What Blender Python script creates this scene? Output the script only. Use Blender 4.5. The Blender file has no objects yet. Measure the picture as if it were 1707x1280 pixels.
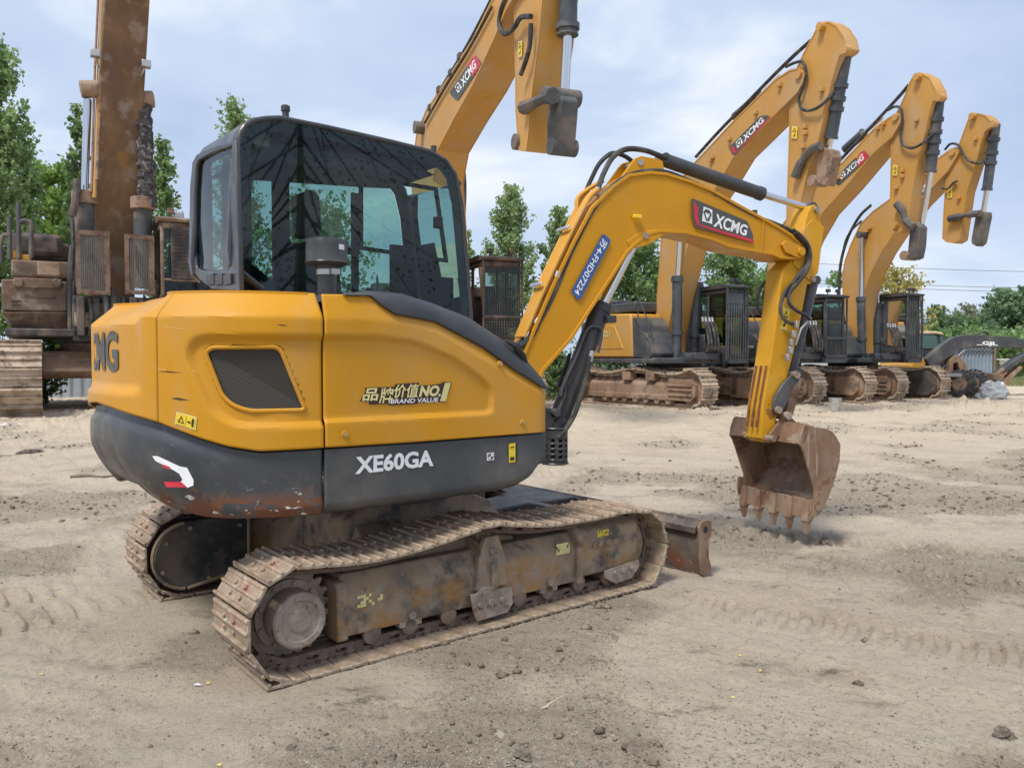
import bpy, bmesh, math, random
import numpy as np
from mathutils import Vector, Matrix, noise as mnoise
random.seed(7); rng = np.random.default_rng(7)
R = math.radians
sc = bpy.context.scene

# ------------------------------------------------------------------ camera, sky, sun, exposure
CF, CH, CP = 1325.0, 1.356, R(-1.88)          # focal length in photo pixels, eye height, pitch
cd = bpy.data.cameras.new('camera'); cam = bpy.data.objects.new('camera', cd); sc.collection.objects.link(cam)
cd.sensor_width = 36; cd.lens = 36*CF/1707; cd.clip_end = 3000; cd.clip_start = .05
cam.location = (0, 0, CH); cam.rotation_euler = (R(90)+CP, 0, 0); sc.camera = cam
SUN_EL, SUN_AZ = 58, 215                      # azimuth clockwise from +Y (the camera's heading)
w = bpy.data.worlds.new('World'); sc.world = w; w.use_nodes = True
wn, wl = w.node_tree.nodes, w.node_tree.links; wn.clear()
sky = wn.new('ShaderNodeTexSky'); sky.sky_type = 'NISHITA'; sky.sun_disc = False
sky.sun_elevation = R(SUN_EL); sky.sun_rotation = R(SUN_AZ); sky.air_density = 1.0; sky.dust_density = 2.0
tc = wn.new('ShaderNodeTexCoord'); mp = wn.new('ShaderNodeMapping'); mp.inputs['Scale'].default_value = (1, 1, 2.6)
mp.inputs['Rotation'].default_value = (R(8), R(14), R(10))
n1 = wn.new('ShaderNodeTexNoise'); n1.inputs['Scale'].default_value = 2.3; n1.inputs['Detail'].default_value = 7; n1.inputs['Roughness'].default_value = .52; n1.inputs['Distortion'].default_value = .35
r1 = wn.new('ShaderNodeValToRGB'); e = r1.color_ramp.elements
e[0].position = .33; e[0].color = (4.1, 5.05, 6.9, 1); e[1].position = .70; e[1].color = (9.0, 9.2, 9.5, 1)
m_ = e.new(.52) if hasattr(e, 'new') else None
m_.color = (5.15, 6.1, 7.75, 1)
mx = wn.new('ShaderNodeMix'); mx.data_type = 'RGBA'; mx.inputs[0].default_value = .9
bg = wn.new('ShaderNodeBackground'); bg.inputs[1].default_value = .092; wo = wn.new('ShaderNodeOutputWorld')
wl.new(tc.outputs['Generated'], mp.inputs[0]); wl.new(mp.outputs[0], n1.inputs['Vector']); wl.new(n1.outputs[0], r1.inputs[0])
wl.new(sky.outputs[0], mx.inputs[6]); wl.new(r1.outputs[0], mx.inputs[7]); wl.new(mx.outputs[2], bg.inputs[0]); wl.new(bg.outputs[0], wo.inputs[0])
sd = bpy.data.lights.new('sun', 'SUN'); sd.energy = 2.5; sd.angle = R(14); sd.color = (1, .95, .87)
so = bpy.data.objects.new('sun', sd); sc.collection.objects.link(so)
so.rotation_euler = (R(90-SUN_EL), 0, R(180-SUN_AZ))
sc.view_settings.view_transform = 'Standard'; sc.view_settings.look = 'None'
sc.view_settings.exposure = 0.46; sc.view_settings.gamma = 1

# ------------------------------------------------------------------ frames: picture measurements -> points on real planes
class Fr:
    """A machine's own frame: x forward, y to its left, z up; yaw clockwise from the camera heading."""
    def __init__(s, X, Y, yaw):
        s.O = np.array([X, Y, 0.]); s.yaw = R(yaw)
        s.F = np.array([math.sin(s.yaw), math.cos(s.yaw), 0]); s.L = np.array([-math.cos(s.yaw), math.sin(s.yaw), 0]); s.U = np.array([0, 0, 1.])
    def sub(s, x, y, dyaw):
        o = s.O+x*s.F+y*s.L; return Fr(o[0], o[1], math.degrees(s.yaw)+dyaw)
    def loc(s, p):
        d = p-s.O; return np.array([d@s.F, d@s.L, d[2]])
    def world(s, p): return s.O+p[0]*s.F+p[1]*s.L+p[2]*s.U
    @property
    def rz(s): return math.pi/2-s.yaw
CC = np.array([0, 0, CH])
def ray(px, py):
    u = (px-853.5)/CF; v = -(py-640)/CF; c, s = math.cos(CP), math.sin(CP)
    return np.array([u, c-s*v, s+c*v])
def at(fr, px, py, off, axis=1):
    n = [fr.F, fr.L, fr.U][axis]; r = ray(px, py); t = (off-(CC-fr.O)@n)/(r@n); return fr.loc(CC+t*r)
def prof(fr, pts, off): return [(lambda q: (q[0], q[2]))(at(fr, x, y, off)) for x, y in pts]
def ground_at(px, py, z=0.):
    r = ray(px, py); t = (z-CH)/r[2]; return CC+t*r

# ------------------------------------------------------------------ mesh builder
class MB:
    def __init__(s): s.v = []; s.f = []; s.m = []
    def add(s, vs, fs, mi=0):
        b = len(s.v); s.v += [tuple(float(q) for q in v) for v in vs]; s.f += [tuple(b+i for i in f) for f in fs]; s.m += [mi]*len(fs); return s
    def box(s, a, b, mi=0, M=None):
        x0, y0, z0 = a; x1, y1, z1 = b
        vs = [(x0,y0,z0),(x1,y0,z0),(x1,y1,z0),(x0,y1,z0),(x0,y0,z1),(x1,y0,z1),(x1,y1,z1),(x0,y1,z1)]
        if M is not None: vs = [tuple(M@Vector(v)) for v in vs]
        return s.add(vs, [(0,3,2,1),(4,5,6,7),(0,1,5,4),(1,2,6,5),(2,3,7,6),(3,0,4,7)], mi)
    def prism(s, poly, y0, y1, mi=0, ax=1):
        """poly = [(a,b)] in the plane across ax, extruded along ax from y0 to y1"""
        def P(a, b, t): return {1: (a, t, b), 0: (t, a, b), 2: (a, b, t)}[ax]
        n = len(poly); vs = [P(a, b, y0) for a, b in poly]+[P(a, b, y1) for a, b in poly]
        fs = [(i, (i+1) % n, (i+1) % n+n, i+n) for i in range(n)]+[tuple(range(n))[::-1], tuple(range(n, 2*n))]
        return s.add(vs, fs, mi)
    def ring(s, outer, inner, y0, y1, mi=0):
        n = len(outer); vs = [(a, y0, b) for a, b in outer]+[(a, y0, b) for a, b in inner]+[(a, y1, b) for a, b in outer]+[(a, y1, b) for a, b in inner]
        fs = []
        for i in range(n):
            j = (i+1) % n
            fs += [(i, j, n+j, n+i), (2*n+i, 3*n+i, 3*n+j, 2*n+j), (i, 2*n+i, 2*n+j, j), (n+i, n+j, 3*n+j, 3*n+i)]
        return s.add(vs, fs, mi)
    def tube(s, pts, r, seg=8, mi=0, caps=True):
        pts = [Vector(p) for p in pts]; n = len(pts)
        rr = r if hasattr(r, '__len__') else [r]*n
        vs = []; up = None
        for i, p in enumerate(pts):
            t = (pts[min(i+1, n-1)]-pts[max(i-1, 0)])
            if t.length < 1e-9: t = Vector((0, 0, 1))
            t.normalize()
            if up is None:
                up = Vector((0, 0, 1)) if abs(t.z) < .9 else Vector((1, 0, 0))
            a = t.cross(up).normalized(); b = a.cross(t).normalized(); up = b
            for k in range(seg):
                th = 2*math.pi*k/seg; vs.append(p+(a*math.cos(th)+b*math.sin(th))*rr[i])
        fs = [(i*seg+k, i*seg+(k+1) % seg, (i+1)*seg+(k+1) % seg, (i+1)*seg+k) for i in range(n-1) for k in range(seg)]
        if caps: fs += [tuple(range(seg))[::-1], tuple(range((n-1)*seg, n*seg))]
        return s.add(vs, fs, mi)
    def cyl(s, a, b, r0, r1=None, seg=20, mi=0):
        return s.tube([a, b], [r0, r0 if r1 is None else r1], seg, mi)
    def lathe(s, c, prf, axis=(0, 0, 1), seg=28, mi=0):
        """prf = [(distance along axis, radius)]"""
        ax = Vector(axis).normalized(); c = Vector(c)
        return s.tube_fixed([c+ax*d for d, _ in prf], [r for _, r in prf], ax, seg, mi)
    def tube_fixed(s, pts, rr, ax, seg, mi=0):
        up = Vector((0, 0, 1)) if abs(ax.z) < .9 else Vector((1, 0, 0)); a = ax.cross(up).normalized(); b = a.cross(ax).normalized()
        vs = [p+(a*math.cos(2*math.pi*k/seg)+b*math.sin(2*math.pi*k/seg))*r for p, r in zip(pts, rr) for k in range(seg)]
        n = len(pts)
        fs = [(i*seg+k, i*seg+(k+1) % seg, (i+1)*seg+(k+1) % seg, (i+1)*seg+k) for i in range(n-1) for k in range(seg)]
        fs += [tuple(range(seg))[::-1], tuple(range((n-1)*seg, n*seg))]
        return s.add(vs, fs, mi)
    def build(s, name, mat, parent=None, bevel=0., smooth=35, loc=None, rz=None, seg=2):
        me = bpy.data.meshes.new(name); me.from_pydata(s.v, [], s.f)
        mats = mat if isinstance(mat, (list, tuple)) else [mat]
        for m in mats: me.materials.append(m)
        if len(mats) > 1: me.polygons.foreach_set('material_index', s.m)
        bm = bmesh.new(); bm.from_mesh(me); bmesh.ops.recalc_face_normals(bm, faces=bm.faces); bm.to_mesh(me); bm.free()
        if smooth:
            me.polygons.foreach_set('use_smooth', [True]*len(me.polygons)); me.set_sharp_from_angle(angle=R(smooth))
        me.update()
        o = bpy.data.objects.new(name, me); sc.collection.objects.link(o)
        if parent is not None: o.parent = parent
        if loc is not None: o.location = loc
        if rz is not None: o.rotation_euler = (0, 0, rz)
        if bevel:
            b = o.modifiers.new('bevel', 'BEVEL'); b.width = bevel; b.segments = seg; b.limit_method = 'ANGLE'; b.angle_limit = R(40); b.harden_normals = False
        return o
def copyobj(o, parent=None):
    c = o.copy(); sc.collection.objects.link(c)
    if parent is not None: c.parent = parent
    return c
def thing(name, label, cat, fr=None, loc=(0, 0, 0), rz=0, group=None):
    o = bpy.data.objects.new(name, None); sc.collection.objects.link(o); o.empty_display_size = .2
    if fr is not None: loc = tuple(fr.O); rz = fr.rz
    o.location = loc; o.rotation_euler = (0, 0, rz); return tag(o, label, cat, group)
def tag(o, label=None, cat=None, group=None, kind=None):
    if label: o['label'] = label
    if cat: o['category'] = cat
    if group: o['group'] = group
    if kind: o['kind'] = kind
    return o
def crom(pts, k=8, closed=False):
    """Catmull-Rom through pts"""
    P = [np.array(p, float) for p in pts]; n = len(P); out = []
    rg = n if closed else n-1
    for i in range(rg):
        p0 = P[(i-1) % n] if closed or i else 2*P[0]-P[1]
        p1, p2 = P[i], P[(i+1) % n]
        p3 = P[(i+2) % n] if closed or i+2 < n else 2*P[-1]-P[-2]
        for j in range(k):
            t = j/k; out.append(tuple(.5*((2*p1)+(-p0+p2)*t+(2*p0-5*p1+4*p2-p3)*t*t+(-p0+3*p1-3*p2+p3)*t**3)))
    if not closed: out.append(tuple(P[-1]))
    return out
def inset_poly(poly, d):
    P = [np.array(p, float) for p in poly]; n = len(P)
    A = sum(P[i][0]*P[(i+1) % n][1]-P[(i+1) % n][0]*P[i][1] for i in range(n))/2; sg = 1 if A > 0 else -1
    out = []
    for i in range(n):
        a, b, c = P[i-1], P[i], P[(i+1) % n]
        e1 = (b-a)/max(1e-9, np.linalg.norm(b-a)); e2 = (c-b)/max(1e-9, np.linalg.norm(c-b))
        n1 = np.array([-e1[1], e1[0]])*sg; n2 = np.array([-e2[1], e2[0]])*sg
        m = n1+n2; l = m@m
        m = m/ max(.35, l/2)
        out.append(tuple(b+m*d))
    return out
def round_poly(poly, r, k=4):
    P = [np.array(p, float) for p in poly]; n = len(P); out = []
    for i in range(n):
        a, b, c = P[i-1], P[i], P[(i+1) % n]
        la, lc = np.linalg.norm(a-b), np.linalg.norm(c-b); q = min(r, la*.45, lc*.45)
        s_, e_ = b+(a-b)/la*q, b+(c-b)/lc*q
        for j in range(k+1):
            t = j/k; out.append(tuple((1-t)**2*s_+2*t*(1-t)*b+t*t*e_))
    return out
def sdist(x, z, poly):
    """signed distance to a polygon, positive inside (vectorised)"""
    x = np.asarray(x, float); z = np.asarray(z, float); d = np.full(x.shape, 1e9); ins = np.zeros(x.shape, bool)
    n = len(poly)
    for i in range(n):
        ax, az = poly[i]; bx, bz = poly[(i+1) % n]
        ex, ez = bx-ax, bz-az; L2 = ex*ex+ez*ez+1e-12
        t = np.clip(((x-ax)*ex+(z-az)*ez)/L2, 0, 1)
        d = np.minimum(d, np.hypot(x-ax-t*ex, z-az-t*ez))
        c = ((az > z) != (bz > z)) & (x < (bx-ax)*(z-az)/((bz-az) if abs(bz-az) > 1e-12 else 1e-12)+ax)
        ins ^= c
    return np.where(ins, d, -d)
def sstep(t): t = np.clip(t, 0, 1); return t*t*(3-2*t)

# ------------------------------------------------------------------ materials
MATS = {}
def mat(name, base, rough=.55, metal=0., layers=(), bump=None, spec=.5, var=.12, vscale=3., coat=0., emit=None, rvar=.12):
    """layers: (colour, noise scale, threshold, softness, opacity[, zmask (z0 full, z1 none)][, stretch xyz][, detail])"""
    if name in MATS: return MATS[name]
    m = bpy.data.materials.new(name); m.use_nodes = True; MATS[name] = m
    N, L = m.node_tree.nodes, m.node_tree.links; b = N['Principled BSDF']
    b.inputs['Roughness'].default_value = rough; b.inputs['Metallic'].default_value = metal
    b.inputs['Specular IOR Level'].default_value = spec; b.inputs['Coat Weight'].default_value = coat
    t = N.new('ShaderNodeTexCoord'); obj = t.outputs['Object']
    def noise(scale, detail=5, rough_=.6, stretch=None, dist=0.):
        n = N.new('ShaderNodeTexNoise'); n.inputs['Scale'].default_value = scale; n.inputs['Detail'].default_value = detail; n.inputs['Roughness'].default_value = rough_; n.inputs['Distortion'].default_value = dist
        if stretch:
            q = N.new('ShaderNodeMapping'); q.inputs['Scale'].default_value = stretch; L.new(obj, q.inputs[0]); L.new(q.outputs[0], n.inputs['Vector'])
        else: L.new(obj, n.inputs['Vector'])
        return n.outputs[0]
    def ramp(sock, a, bb, v0=0., v1=1.):
        r = N.new('ShaderNodeMapRange'); r.interpolation_type = 'SMOOTHSTEP'
        for i, v in enumerate((a, bb, v0, v1)): r.inputs[1+i].default_value = v
        L.new(sock, r.inputs[0]); return r.outputs[0]
    def mul(a, c):
        q = N.new('ShaderNodeMath'); q.operation = 'MULTIPLY'
        for i, v in enumerate((a, c)):
            if isinstance(v, (int, float)): q.inputs[i].default_value = v
            else: L.new(v, q.inputs[i])
        return q.outputs[0]
    def mixc(fac, a, c):
        q = N.new('ShaderNodeMix'); q.data_type = 'RGBA'
        if isinstance(fac, (int, float)): q.inputs[0].default_value = fac
        else: L.new(fac, q.inputs[0])
        for i, v in ((6, a), (7, c)):
            if isinstance(v, tuple): q.inputs[i].default_value = (*v, 1)
            else: L.new(v, q.inputs[i])
        return q.outputs[2]
    col = tuple(base)
    if var: col = mixc(ramp(noise(vscale, 4), .3, .7), tuple(c*(1-var) for c in base), tuple(min(1, c*(1+var)) for c in base))
    rsock = None
    if rvar: rsock = ramp(noise(vscale*2.3, 4), .3, .7, max(.05, rough-rvar), min(1, rough+rvar))
    for ly in layers:
        c, s_, th, sf, op = ly[:5]; ex = ly[5:]; zm = st = None; det = 6
        for q in ex:
            if isinstance(q, tuple) and len(q) == 2: zm = q
            elif isinstance(q, tuple): st = q
            else: det = q
        f = mul(ramp(noise(s_, det, .62, st), th-sf, th+sf), op)
        if zm:
            sp = N.new('ShaderNodeSeparateXYZ'); L.new(obj, sp.inputs[0])
            f = mul(f, ramp(sp.outputs[2], zm[0], zm[1], 1., 0.))
        col = mixc(f, col, tuple(c))
        if rsock is not None:
            q = N.new('ShaderNodeMix'); L.new(f, q.inputs[0]); L.new(rsock, q.inputs[2]); q.inputs[3].default_value = .9; rsock = q.outputs[0]
    if isinstance(col, tuple): b.inputs['Base Color'].default_value = (*col, 1)
    else: L.new(col, b.inputs['Base Color'])
    if rsock is not None: L.new(rsock, b.inputs['Roughness'])
    if bump:
        bp_ = N.new('ShaderNodeBump'); bp_.inputs['Strength'].default_value = bump[1]; bp_.inputs['Distance'].default_value = bump[2] if len(bump) > 2 else .01
        L.new(noise(bump[0], 6, .65), bp_.inputs['Height']); L.new(bp_.outputs[0], b.inputs['Normal'])
    return m
YEL = (.57, .265, .007)
DUST = (.42, .36, .28); MUD = (.25, .185, .13); RUST = (.17, .065, .03); BLK = (.035, .037, .04); GREYP = (.05, .056, .063)
M_yel = mat('yellow_paint', YEL, .42, var=.05, vscale=1.5, spec=.3, layers=[(DUST, 1.3, .58, .2, .22), (DUST, 5, .66, .12, .18, (1., 1., .25)), (DUST, 22, .68, .05, .2), ((.2, .1, .02), 9, .75, .03, .5, (6., 1.5, 22.))], bump=(6, .05, .004))
M_ybom = mat('yellow_boom_paint', (.55, .255, .008), .45, spec=.3, var=.06, vscale=2, layers=[(DUST, 2.2, .66, .15, .2), ((.22, .1, .03), 22, .74, .03, .6)], bump=(30, .05, .002))
M_yarm = mat('worn_yellow_arm_paint', (.58, .29, .012), .5, spec=.3, var=.08, vscale=3, layers=[(DUST, 3, .66, .15, .25), (RUST, 9, .60, .03, .85, (.75, 1.5), 9), (RUST, 30, .70, .03, .7)], bump=(40, .08, .002))
M_grey = mat('slate_grey_paint', GREYP, .42, var=.08, vscale=2, layers=[(DUST, 2.0, .66, .2, .3), ((.22, .22, .22), 26, .73, .02, .6, (6., 2., 25.))], bump=(8, .04, .003))
M_cw = mat('scraped_grey_counterweight', GREYP, .4, var=.1, vscale=3, layers=[(DUST, 2.4, .62, .15, .35), ((.5, .5, .48), 10, .70, .012, .8, (.98, 1.1), (3., 3., 22.)), (RUST, 6, .47, .04, .95, (.745, .815), (1.6, 1.6, 3.2), 12), ((.75, .75, .70), 13, .64, .012, .95, (.76, .85), (1., 1., 2.2)), ((.20, .10, .05), 20, .58, .05, .5, (.8, .9)), ((.16, .10, .06), 12, .72, .02, .8, (5., 5., 40.))], bump=(9, .12, .006))
M_blk = mat('black_paint', BLK, .38, var=.1, layers=[(DUST, 3, .62, .2, .25)])
M_trim = mat('black_plastic_trim', (.038, .042, .05), .5, var=.08, layers=[(DUST, 2, .62, .2, .22)])
M_cab = mat('cab_frame_grey', (.036, .04, .046), .34, var=.06, layers=[(DUST, 2, .66, .2, .2)], coat=.15)
M_rub = mat('black_rubber_hose', (.025, .026, .028), .55, var=.2, layers=[(DUST, 6, .60, .2, .3)])
M_ypipe = mat('yellow_pipe', (.66, .33, .04), .36, var=.05, layers=[(DUST, 6, .62, .15, .3)])
M_chr = mat('chrome_rod', (.62, .63, .65), .14, 1., var=.03, rvar=.04, layers=[(DUST, 5, .70, .1, .2)])
M_steel = mat('zinc_steel', (.45, .45, .44), .4, .8, var=.15)
M_shoe = mat('track_shoe_steel', (.33, .25, .17), .6, .15, var=.3, vscale=14, layers=[((.50, .42, .34), 9, .52, .15, .6), ((.26, .12, .06), 8, .55, .10, .75), ((.55, .50, .45), 30, .62, .05, .5)], bump=(40, .3, .004))
M_link = mat('track_link_steel', (.17, .12, .095), .75, .1, var=.3, vscale=14, layers=[(MUD, 10, .52, .12, .8)], bump=(40, .4, .004))
M_tfr = mat('muddy_track_frame', (.05, .055, .062), .6, var=.15, vscale=5, layers=[((.33, .245, .165), 2.2, .42, .16, .85), ((.36, .265, .175), 9, .50, .12, .6), ((.04, .045, .055), 5, .60, .06, .7), ((.34, .17, .045), 6, .53, .08, .75, (.22, .38), 9), ((.30, .27, .23), 22, .60, .05, .5), ((.14, .065, .03), 30, .64, .04, .7)], bump=(30, .25, .004))
M_hub = mat('dirty_hub_steel', (.26, .21, .165), .65, var=.25, vscale=9, layers=[((.42, .35, .28), 12, .56, .1, .7), ((.12, .06, .03), 25, .62, .05, .7)], bump=(50, .35, .004))
M_bkt = mat('rusty_bucket_steel', (.25, .145, .09), .6, .1, var=.2, vscale=3, layers=[((.42, .36, .30), 4, .60, .04, .6, (7., 1., 1.)), ((.09, .055, .04), 1.6, .56, .12, .6), ((.33, .24, .16), 2.5, .51, .12, .7, (2., 2., 1.)), ((.15, .055, .026), 6, .57, .06, .7), ((.3, .26, .22), 30, .66, .04, .5)], bump=(35, .15, .003))
M_glass_d = mat('dark_border_glass', (.012, .014, .018), .12, var=0, rvar=0, spec=.6)
M_dark = mat('dark_interior', (.02, .021, .023), .7, var=.2)
M_seat = mat('seat_fabric', (.06, .06, .065), .85, var=.1)
M_white = mat('white_decal', (.78, .79, .8), .5, var=.05, vscale=20)
M_dkdec = mat('dark_grey_decal', (.075, .078, .07), .5, var=.05)
M_red = mat('red_decal', (.55, .03, .05), .45, var=.1)
M_pink = mat('faded_pink_decal', (.66, .36, .36), .5, var=.1)
M_blue = mat('blue_plate_decal', (.035, .09, .28), .45, var=.08)
M_ydec = mat('yellow_sticker', (.80, .58, .03), .5, var=.05)
M_cream = mat('cream_gold_decal', (.72, .66, .30), .45, var=.12, vscale=6)
M_brn = mat('dark_brown_decal', (.05, .022, .012), .5, var=.05)
def glass_mat(name, tint, gl=.09, rough=.02):
    m = bpy.data.materials.new(name); m.use_nodes = True; N, L = m.node_tree.nodes, m.node_tree.links; N.clear()
    o = N.new('ShaderNodeOutputMaterial'); t = N.new('ShaderNodeBsdfTransparent'); t.inputs[0].default_value = (*tint, 1)
    g = N.new('ShaderNodeBsdfGlossy'); g.inputs[0].default_value = (1, 1, 1, 1); g.inputs['Roughness'].default_value = rough
    fz = N.new('ShaderNodeFresnel'); fz.inputs[0].default_value = 1.5; mx_ = N.new('ShaderNodeMixShader')
    L.new(fz.outputs[0], mx_.inputs[0]); L.new(t.outputs[0], mx_.inputs[1]); L.new(g.outputs[0], mx_.inputs[2]); L.new(mx_.outputs[0], o.inputs[0])
    return m
M_glass = glass_mat('tinted_cab_glass', (.43, .61, .58))
def grille_mat(name, a, b_, scale):
    m = bpy.data.materials.new(name); m.use_nodes = True; N, L = m.node_tree.nodes, m.node_tree.links; B = N['Principled BSDF']
    t = N.new('ShaderNodeTexCoord'); sp = N.new('ShaderNodeSeparateXYZ'); L.new(t.outputs['Object'], sp.inputs[0])
    ma = N.new('ShaderNodeMath'); ma.operation = 'MULTIPLY_ADD'; ma.inputs[1].default_value = .5; L.new(sp.outputs[2], ma.inputs[0]); L.new(sp.outputs[0], ma.inputs[2])
    cb = N.new('ShaderNodeCombineXYZ'); L.new(ma.outputs[0], cb.inputs[0]); L.new(sp.outputs[2], cb.inputs[1])
    v = N.new('ShaderNodeTexVoronoi'); v.inputs['Scale'].default_value = scale; v.voronoi_dimensions = '2D'; v.inputs['Randomness'].default_value = 0.
    r = N.new('ShaderNodeValToRGB'); r.color_ramp.elements[0].color = (*b_, 1); r.color_ramp.elements[1].color = (*a, 1); r.color_ramp.elements[0].position = .36; r.color_ramp.elements[1].position = .44
    L.new(cb.outputs[0], v.inputs['Vector']); L.new(v.outputs[0], r.inputs[0]); L.new(r.outputs[0], B.inputs['Base Color']); B.inputs['Roughness'].default_value = .6
    return m
M_grille = grille_mat('perforated_grille', (.075, .062, .048), (.005, .005, .005), 100)

# ------------------------------------------------------------------ flat lettering and marks
def text2d(s, shear=0., offset=0., res=3):
    cu = bpy.data.curves.new('txt', 'FONT'); cu.body = s; cu.shear = shear; cu.offset = offset; cu.resolution_u = res; cu.fill_mode = 'FRONT'
    o = bpy.data.objects.new('txt', cu); sc.collection.objects.link(o)
    dg = bpy.context.evaluated_depsgraph_get(); me = bpy.data.meshes.new_from_object(o.evaluated_get(dg))
    v = [(q.co.x, q.co.y) for q in me.vertices]; f = [tuple(p.vertices) for p in me.polygons]
    bpy.data.objects.remove(o); bpy.data.curves.remove(cu); bpy.data.meshes.remove(me)
    xs = [a for a, _ in v]; ys = [b for _, b in v]; x0, x1, y0, y1 = min(xs), max(xs), min(ys), max(ys)
    return [((a-x0)/(x1-x0), (b-y0)/(y1-y0)) for a, b in v], f
def quadmap(q):
    """unit square -> quad (bl, br, tr, tl)"""
    q = [np.array(p, float) for p in q]
    return lambda u, v: (q[0]*(1-u)+q[1]*u)*(1-v)+(q[3]*(1-u)+q[2]*u)*v
def add_mark(mb, vf, Q, to3, lift, mi=0):
    v, f = vf; mb.add([to3(*Q(a, b), lift) for a, b in v], f, mi)
def poly_vf(pts): return (list(pts), [tuple(range(len(pts)))])
RECT = poly_vf([(0, 0), (1, 0), (1, 1), (0, 1)])
def logo(mb, Q, to3, l0, faded=False):
    """dark slanted badge, red edge, white square emblem and XCMG; unit square coords"""
    add_mark(mb, poly_vf([(.0, .95), (.02, .30), (.07, .0), (1, .0), (1, .45), (.93, .95), (.9, 1), (.03, 1)]), Q, to3, l0, 0)
    if faded: add_mark(mb, poly_vf([(.68, .02), (.99, .02), (.99, .9), (.72, .97)]), Q, to3, l0+.002, 1)
    else:
        add_mark(mb, poly_vf([(.12, .09), (.5, .03), (1, .0), (1, .16), (.5, .15), (.13, .15)]), Q, to3, l0+.002, 1)
        add_mark(mb, poly_vf([(.035, .93), (.055, .35), (.10, .09), (.145, .12), (.11, .42), (.12, .74)]), Q, to3, l0+.002, 1)
    add_mark(mb, poly_vf([(.175, .30), (.335, .30), (.335, .86), (.195, .86)]), Q, to3, l0+.003, 2)
    add_mark(mb, ([(.19, .66), (.23, .80), (.29, .80), (.325, .66), (.28, .36), (.235, .36), (.30, .66), (.255, .42), (.215, .66)], [(0, 1, 2, 3, 6, 8), (0, 8, 7, 5), (3, 4, 7, 6), (5, 7, 4)]), Q, to3, l0+.0045, 0)
    v, f = text2d('XCMG', .35, .03)
    add_mark(mb, ([(.35+a*.57, .22+b*.56) for a, b in v], f), Q, to3, l0+.003, 2)
LOGOM = [M_dkdec, M_red, M_white]
# ------------------------------------------------------------------ the compact excavator in front
ME = Fr(-.69, 4.64, 51.1)
X = thing('compact_excavator', 'small yellow and grey excavator in the foreground with a glass cab', 'excavator', ME)
def hull_line(R_=1.57, yw=.93, n=2.5, xs=-.7, x0=.375):
    a = R_+xs
    q = [(xs-a*math.sin(t)**(2/n), -yw*math.cos(t)**(2/n)) for t in np.linspace(0, math.pi/2, 60)]
    return [(x0, -yw)]+q+[(x, -y) for x, y in q[::-1][1:]]+[(x0, yw)]
HL = np.array(hull_line()); seg = np.hypot(*(HL[1:]-HL[:-1]).T); HS = np.concatenate([[0], np.cumsum(seg)])
def hull_at(s):
    x = np.interp(s, HS, HL[:, 0]); y = np.interp(s, HS, HL[:, 1]); e_ = .01
    tx = np.interp(s+e_, HS, HL[:, 0])-np.interp(s-e_, HS, HL[:, 0]); ty = np.interp(s+e_, HS, HL[:, 1])-np.interp(s-e_, HS, HL[:, 1])
    l = np.hypot(tx, ty)+1e-9; return x, y, ty/l, -tx/l          # outward normal
def flipn(nx, ny): return -nx, -ny
_x, _y, _nx, _ny = hull_at(.5); OUT = 1 if _ny < 0 else -1
def hull_hit(px, py):
    r = ray(px, py); a = ME.loc(CC); d = ME.loc(CC+r)-a; best = None
    for i in range(len(HL)-1):
        (x0, y0), (x1, y1) = HL[i], HL[i+1]; M = np.array([[d[0], x0-x1], [d[1], y0-y1]])
        if abs(np.linalg.det(M)) < 1e-9: continue
        t, q = np.linalg.solve(M, [x0-a[0], y0-a[1]])
        if -.001 <= q <= 1.001 and t > 0 and (best is None or t < best[0]): best = (t, HS[i]+q*seg[i], (a+t*d)[2])
    return best[1], best[2]
def H(pts): return [hull_hit(*p) for p in pts]
def on_hull(s, z, lift):
    x, y, nx, ny = hull_at(s); return (float(x+nx*OUT*lift), float(y+ny*OUT*lift), float(z))
def curve_of(pts):
    q = sorted(H(pts)); return (lambda s: np.interp(s, [a for a, _ in q], [b for _, b in q]))
def shell(name, s0, s1, zb, zt, off, m, ds=.012, nz=40, hole=None, th=.012, parent=X):
    ss = np.linspace(s0, s1, max(8, int((s1-s0)/ds))); tt = np.linspace(0, 1, nz); mb = MB(); vs = []; keep = []
    for s in ss:
        b, t = float(zb(s)), float(zt(s)); z = b+(t-b)*tt; o = off(np.full(nz, s), z); x, y, nx, ny = hull_at(s)
        vs += [(x+nx*OUT*oo, y+ny*OUT*oo, zz) for oo, zz in zip(o, z)]
        keep += list(hole(np.full(nz, s), z) < 0) if hole else [True]*nz
    n = len(ss); fs = []
    for i in range(n-1):
        for j in range(nz-1):
            q = (i*nz+j, (i+1)*nz+j, (i+1)*nz+j+1, i*nz+j+1)
            if all(keep[k] for k in q): fs.append(q)
    mb.add(vs, fs); o = mb.build(name, m, parent, smooth=28)
    sol = o.modifiers.new('thickness', 'SOLIDIFY'); sol.thickness = th; sol.offset = -1 if OUT else 1
    return o
s_gap, _ = hull_hit(541, 700); s_cor, _ = hull_hit(262, 600); S_END = HS[-1]; s_mid = S_END/2
seam = curve_of([(157, 669), (185, 679), (210, 688), (240, 697), (267, 705), (300, 718), (336, 731), (380, 744), (432, 752), (541, 746), (700, 736), (910, 720)])
def seam_f(s): s = np.asarray(s, float); s = np.where(s > s_mid, S_END-s, s); return seam(s)
def mir(f): return lambda s: f(np.where(np.asarray(s) > s_mid, S_END-np.asarray(s), s))
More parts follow.
